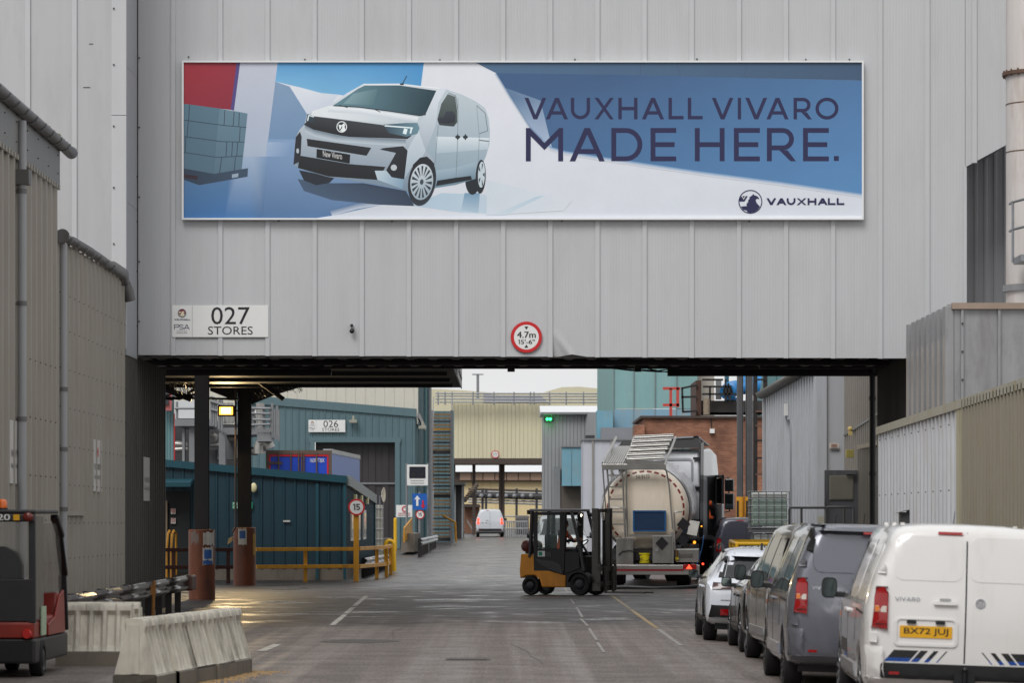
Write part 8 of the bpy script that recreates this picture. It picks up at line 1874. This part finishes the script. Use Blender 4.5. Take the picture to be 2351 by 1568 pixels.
for sd in (-1, 1):
    mb = MB(); x = sd * (HWF - .01); mb.box(x - .012, x + .012, -1.3, -.48, .62, 1.18); dd_ = part('door_panel', mb, BKF, fk, False)
    mb = MB(); mb.prism([(x - .012, -.42, .55), (x - .012, .0, .68), (x - .012, -.02, 1.1), (x - .012, -.42, 1.1)], (.024, 0, 0)); part('door_panel', mb, BKF, fk, False)
    mb = MB(); mb.box(x - .004, x + .004, -1.28, -.5, 1.19, 2.08); part('door_glass', mb, CG, fk, False)
    mb = MB(); mb.box(x - .014, x + .014, -1.31, -1.2, 1.181, 2.11); mb.box(x - .014, x + .014, -1.199, -.47, 2.03, 2.11); mb.box(x - .014, x + .014, -.56, -.471, 1.181, 2.029); part('door_frame', mb, BKF, fk, False)
mb = MB(); mb.box(-HWF + .06, HWF - .06, -1.41, -1.40, 1.1, 2.1); part('rear_glass', mb, CG, fk, False)
x = HWF + .004
mb = MB(); mb.box(x, x + .006, -1.18, -.98, .98, 1.12); st_ = part('door_sticker', mb, WHITEP, fk, False); mb = MB(); mb.box(x + .0065, x + .009, -1.16, -1.05, 1.0, 1.10); part('sticker_green', mb, GREEN, st_, False)
mb = MB(); mb.box(x, x + .006, -.95, -.80, .98, 1.10); part('door_label', mb, DKG, fk, False)
mb = MB(); mb.box(-.28, .28, -1.0, -.52, .98, 1.08); part('seat_cushion', mb, BLACKP, fk, False, bev=.04); mb = MB(); mb.box(-.26, .26, -1.14, -1.0, 1.0, 1.55); part('seat_back', mb, BLACKP, fk, False, bev=.05)
mb = MB(); mb.lathe([(.165, -.012), (.19, -.012), (.19, .012), (.165, .012), (.165, -.012)], (0, 0, 0), 'z', 24); q = Matrix.Translation((0, -.18, 1.30)) @ Matrix.Rotation(R(35), 4, 'X'); mb.v = [tuple(q @ Vector(v)) for v in mb.v]; mb.cyl((0, -.18, 1.29), (0, .05, .95), .03); part('steering_wheel', mb, BLACKP, fk, False, smooth=40)
mb = MB(); mb.box(-.35, .35, .02, .14, .5, 1.0); part('dashboard', mb, BKF, fk, False, bev=.03)
for sd in (-1, 1): wheel(fk, sd * .43, 0, .28, .2, ALLOYD, 6, sd, disc=True); wheel(fk, sd * .40, -1.42, .24, .17, ALLOYD, 6, sd, disc=True)
for sd in (-1, 1):
    mb = MB(); mb.lathe([(.30, -.14), (.33, -.14), (.33, .14), (.30, .14)], (sd * .43, 0, .29), 'x', 16, .1, math.pi * .95); part('front_mudguard', mb, BKF, fk, False, smooth=40)
MASTG = mat('mast_grey', (84, 81, 79), .4, .4, var=.15, vs_=4)
for sd in (-1, 1):
    mb = MB(); mb.box(sd * .36 - .045, sd * .36 + .045, .30, .36, .12, 2.2); mb.box(sd * .36 + (.0 if sd > 0 else -.06), sd * .36 + (.06 if sd > 0 else 0), .361, .47, .12, 2.2); mb.box(sd * .27 - .04, sd * .27 + .04, .38, .46, .15, 2.18); part('mast_upright', mb, MASTG, fk, False)
    mb = MB(); mb.cyl((sd * .2, .33, .2), (sd * .2, .33, 1.9), .035, n=12); part('lift_ram', mb, BKF, fk, False, smooth=40)
    mb = MB(); mb.box(sd * .22 - .05, sd * .22 + .05, .58, .62, .06, .75); mb.box(sd * .22 - .05, sd * .22 + .05, .621, 1.7, .06, .10); part('fork_arm', mb, MASTG, fk, False)
for z in (.2, 2.1): mb = MB(); mb.box(-.30, .30, .31, .37, z, z + .09); part('mast_crossbar', mb, MASTG, fk, False)
for z in (.25, .62): mb = MB(); mb.box(-.48, .48, .5, .57, z, z + .1); part('carriage_bar', mb, MASTG, fk, False)
for sd in (-1, 0, 1): mb = MB(); mb.box(sd * .45 - .03, sd * .45 + .03, .5, .56, .12, .8); part('carriage_stay', mb, MASTG, fk, False)
mb = MB(); text_on(mb, 'JUNGHEINRICH', (.4225, .375, 1.15), (0, 0, .72), (0, -.0, 0) if False else (0, -.07, 0), .0)
part('mast_lettering', mb, mat('lettering_grey', (170, 166, 160), .5), fk, False)
mb = MB(); mb.box(.425, .426, .29, .30, 1.0, 1.02); 
mb = MB(); mb.cyl((-.3, -1.62, 1.24), (.3, -1.62, 1.24), .15, n=20); mb.sphere((.3, -1.62, 1.24), .15, 14, 8, (.5, 1, 1)); mb.sphere((-.3, -1.62, 1.24), .15, 14, 8, (.5, 1, 1)); part('gas_bottle', mb, mat('gas_bottle_red', (92, 36, 34), .45, var=.15), fk, False, smooth=40)
mb = MB(); mb.box(-.2, .2, -1.7, -1.5, 1.045, 1.12); part('bottle_cradle', mb, BKF, fk, False)
for sd in (-1, 1): mb = MB(); mb.cyl((sd * .33, -.12, 2.05), (sd * .33, -.04, 2.03), .05, n=12); wl = part('work_light', mb, BKF, fk, False); mb = MB(); mb.cyl((sd * .33, -.039, 2.03), (sd * .33, -.034, 2.03), .04, n=12); part('lit_lens', mb, mat('lit_white', (255, 240, 214), .4, var=0, emis=(255, 236, 200), estr=5), wl, False)
for sd in (-1, 1): mb = MB(); mb.bar((sd * .4, -.15, 1.95), (sd * .47, -.02, 1.78), .02, .02); mb.sphere((sd * .47, -.02, 1.76), .055, 10, 6); part('cab_mirror', mb, BKF, fk, False)
mb = MB(); mb.box(.3, .46, -1.52, -1.45, 2.05, 2.16); part('roof_lamp_guard', mb, BKF, fk, False)

# ---------------------------------------------------------------- seated drivers
ORANGE = mat('hi_vis_orange', (232, 96, 26), .7, var=.08); SKIN = mat('skin', (190, 140, 116), .5, var=.05); NAVY = mat('dark_workwear', (34, 38, 48), .8, var=.1); HAIR = mat('dark_hair', (28, 24, 22), .7); SILVT = mat('reflective_tape', (190, 192, 190), .4)
def seated(label, M4):
    """a seated driver: one skinned body, hands on the wheel; local +y forward, seat at z = 0"""
    t = bpy.data.objects.new('person', None); link(t); tag(t, label, 'person'); t.matrix_world = M4
    V = []; E = []; Rr = []
    def v(x, y, z, r, p=None):
        V.append((x, y, z)); Rr.append(r)
        if p is not None: E.append((p, len(V) - 1))
        return len(V) - 1
    pel = v(0, 0, .12, (.16, .13)); ab = v(0, .0, .30, (.15, .115), pel); ch = v(0, .03, .48, (.175, .12), ab); up = v(0, .04, .58, (.14, .095), ch); nk = v(0, .06, .66, (.055, .055), up); h1 = v(0, .085, .735, (.07, .085), nk); h2 = v(0, .09, .815, (.078, .098), h1); h3 = v(0, .085, .875, (.055, .07), h2)
    for sd in (-1, 1):
        sh = v(sd * .19, .04, .57, (.07, .07), up); el = v(sd * .25, .20, .36, (.05, .05), sh); wr = v(sd * .17, .42, .40, (.03, .034), el); pm_ = v(sd * .15, .47, .41, (.018, .038), wr)
        for k in range(4): f1 = v(sd * (.15 - .01), .505, .435 - k * .019, (.0085, .0085), pm_); f2 = v(sd * (.125), .525 - (.004 if k in (0, 3) else 0), .44 - k * .019, (.008, .008), f1); v(sd * .10, .515, .44 - k * .019, (.007, .007), f2)
        th = v(sd * .135, .455, .445, (.01, .01), pm_); v(sd * .115, .475, .462, (.008, .008), th)
        hp = v(sd * .10, .02, .09, (.1, .1), pel); kn = v(sd * .15, .44, .12, (.065, .065), hp); an = v(sd * .15, .52, -.30, (.042, .045), kn); v(sd * .15, .66, -.35, (.04, .032), an)
    me = bpy.data.meshes.new('body'); me.from_pydata(V, E, []); o = bpy.data.objects.new('body', me); link(o)
    sk = o.modifiers.new('skin', 'SKIN'); sk.use_smooth_shade = True
    for i, d in enumerate(me.skin_vertices[0].data): d.radius = Rr[i]; d.use_root = (i == 0)
    su = o.modifiers.new('sub', 'SUBSURF'); su.levels = su.render_levels = 2
    dg = bpy.context.evaluated_depsgraph_get(); dg.update(); m2 = bpy.data.meshes.new_from_object(o.evaluated_get(dg)); bpy.data.objects.remove(o)
    m2.materials.clear()
    for m in (NAVY, SKIN, ORANGE): m2.materials.append(m)
    for p in m2.polygons:
        c = p.center; p.use_smooth = True
        p.material_index = 1 if c.z > .635 or (c.y > .43 and c.z > .3) else 2 if (.1 < c.z < .64 and abs(c.x) < .2 and c.y < .2) else 0
    b = bpy.data.objects.new('body', m2); link(b, t)
    mb = MB(); mb.sphere((0, .075, .84), .098, 16, 10, (.92, 1.08, .85)); mb.v = [p for p in mb.v]; part('hair', mb, HAIR, t, False, smooth=60)
    mb = MB(); mb.sphere((0, .185, .775), .018, 8, 6, (.7, 1.1, 1.3))
    part('nose', mb, SKIN, t, False, smooth=60)
    for sd in (-1, 1):
        mb = MB(); mb.sphere((sd * .032, .168, .80), .011, 8, 6); part('eye', mb, INK, t, False); mb = MB(); mb.sphere((sd * .082, .085, .79), .026, 8, 6, (.4, .7, 1.2)); part('ear', mb, SKIN, t, False, smooth=60)
        mb = MB(); mb.tube([(sd * .11, -.06, .63), (sd * .115, .1, .63), (sd * .115, .165, .5), (sd * .11, .14, .3)], .022, 6); part('vest_tape', mb, SILVT, t, False)
    mb = MB(); mb.box(-.028, .028, .165, .176, .735, .742); part('mouth', mb, mat('lip', (150, 90, 84), .5), t, False)
    return t
fm_ = Matrix.Translation(fk.location) @ Matrix.Rotation(R(-118), 4, 'Z')
seated('driver in an orange hi-vis vest sitting in the forklift cab', fm_ @ Matrix.Translation((0, -.76, 1.0)))
tm_ = Matrix.Translation(trk.location) @ Matrix.Rotation(R(-17), 4, 'Z')
seated('driver in orange hi-vis half seen in the open truck door', tm_ @ Matrix.Translation((1.12, 1.0, 1.78)))

# ================================================================ tow tractor, left foreground
tw = thing('tow_tractor', 'dark grey and red tow tractor number 20 with an orange beacon', 'tow tractor', (-6.38, 41.9, 0), R(-1))
DG2 = mat('tow_dark_grey', (42, 42, 44), .5, var=.15, vs_=4, dirt=(84, 78, 70), dirt_amt=.4); REDT = mat('tow_red', (142, 42, 30), .4, var=.1, dirt=(96, 54, 44), dirt_amt=.4)
HW = .65
mb = MB(); mb.box(-HW, HW, .0, 2.7, .17, .47); part('chassis', mb, DG2, tw, False, bev=.03)
mb = MB(); mb.prism([(-HW + .02, y, z) for y, z in ((.02, .47), (2.65, .47), (2.6, .95), (1.9, 1.0), (1.8, .72), (.9, .72), (.85, .68), (.02, .68))], (2 * HW - .04, 0, 0)); part('hood', mb, REDT, tw, False, bev=.03)
mb = MB(); mb.box(-HW + .03, HW - .03, .015, .06, .68, 1.19); part('rear_lower_panel', mb, DG2, tw, False, bev=.01)
mb = MB(); mb.box(-HW + .03, HW - .03, .0, .03, .48, .66); part('rear_apron', mb, REDT, tw, False, bev=.02)
mb = MB(); mb.lathe([(0, -.05), (.05, -.05), (.06, -.03), (.06, .0)], (HW - .1, .0, .53), 'y', 18); part('rear_reflector', mb, mat('tow_round_red', (190, 40, 34), .3), tw, False, smooth=40)
for sd in (-1, 1):
    mb = MB(); mb.bar((sd * (HW - .04), .05, .66), (sd * (HW - .05), .07, 1.98), .07, .08, (1, 0, 0)); part('rear_pillar', mb, DG2, tw, False, bev=.01)
    mb = MB()
    for a, b_ in (((2.55, .5), (2.5, 1.2)), ((2.5, 1.2), (2.2, 1.7)), ((2.2, 1.7), (1.8, 1.95))): mb.bar((sd * (HW - .02), *a), (sd * (HW - .04), *b_), .06, .10, (1, 0, 0))
    part('front_pillar', mb, BKF, tw, False, bev=.01)
    mb = MB(); mb.box(sd * (HW - .03) - .015, sd * (HW - .03) + .015, .1, .75, .7, 1.95); part('side_curtain', mb, mat('grey_curtain', (112, 106, 98), .5, var=.15, vs_=5), tw, False)
    mb = MB(); mb.box(sd * (HW - .03) - .006, sd * (HW - .03) + .006, .78, 2.3, 1.0, 1.86); part('side_glass', mb, mat('clear_sheet', (196, 200, 200), .1, var=0, trans=.9, alpha=.35), tw, False)
    mb = MB(); mb.prism([(sd * (HW - .02), y, z) for y, z in ((1.0, .48), (2.4, .48), (2.3, 1.02), (1.95, .95), (1.6, .7), (1.0, .62))], (sd * .03, 0, 0)); part('side_cover', mb, REDT, tw, False, bev=.01)
    mb = MB(); mb.box(sd * HW - .005, sd * HW + .012, .45, .8, .5, .85); part('side_sticker', mb, mat('green_white_sticker', (176, 196, 168), .5, var=.2, vs_=12), tw, False)
    wheel(tw, sd * (HW - .06), .55, .225, .16, DG2, 6, sd, disc=True)
wheel(tw, .0, 2.3, .22, .16, DG2, 6, -1, disc=True)
mb = MB(); mb.box(-HW, HW, .0, 1.9, 1.98, 2.03); mb.box(-HW + .01, HW - .01, .0, .05, 1.88, 1.979); part('roof', mb, DG2, tw, False, bev=.02)
mb = MB(); text_on(mb, '20', (.19, -.004, 1.90), (.15, 0, 0), (0, 0, .075), .05); part('fleet_number', mb, WHITEP, tw, False)
mb = MB(); mb.box(.385, .46, -.006, -.001, 1.90, 1.97); part('yellow_square', mb, mat('square_yellow', (230, 170, 30), .4), tw, False)
mb = MB(); mb.sphere((.565, -.02, 1.94), .055, 14, 8, (1.2, .6, 1)); part('tail_lamp', mb, mat('dull_red_lamp', (110, 30, 24), .2, coat=.4), tw, False, smooth=60)
mb = MB(); mb.box(-HW + .07, HW - .07, .03, .04, 1.2, 1.87); part('rear_window', mb, mat('clear_sheet', (196, 200, 200), .1, var=0, trans=.9, alpha=.35), tw, False)
mb = MB(); mb.prism([(x, .5, z) for x, z in [(-.42, .9), (.42, .9), (.42, 1.35), (.36, 1.5), (.2, 1.58), (-.2, 1.58), (-.36, 1.5), (-.42, 1.35)]], (0, .12, 0)); part('seat_back', mb, mat('seat_grey', (70, 72, 76), .7), tw, False, bev=.03)
mb = MB(); mb.box(-.4, .4, .6, 1.0, .75, .92); part('seat_cushion', mb, BLACKP, tw, False, bev=.04)
mb = MB(); mb.box(-.06, HW - .04, -.012, -.001, .2, .45); 
for k in range(4): mb.box(-.55, -.12, -.03, -.013, .22 + k * .06, .25 + k * .06)
part('rear_grille', mb, BKF, tw, False)
mb = MB(); mb.cyl((.2, .3, 2.03), (.2, .3, 2.05), .07, n=16); part('beacon_base', mb, BKF, tw, False); mb = MB(); mb.lathe([(.06, 2.05), (.062, 2.12), (.045, 2.15), (0, 2.16)], (.2, .3, 0), 'z', 18); part('beacon', mb, mat('beacon_orange', (235, 110, 20), .25, var=.05, coat=.5), tw, False, smooth=50)
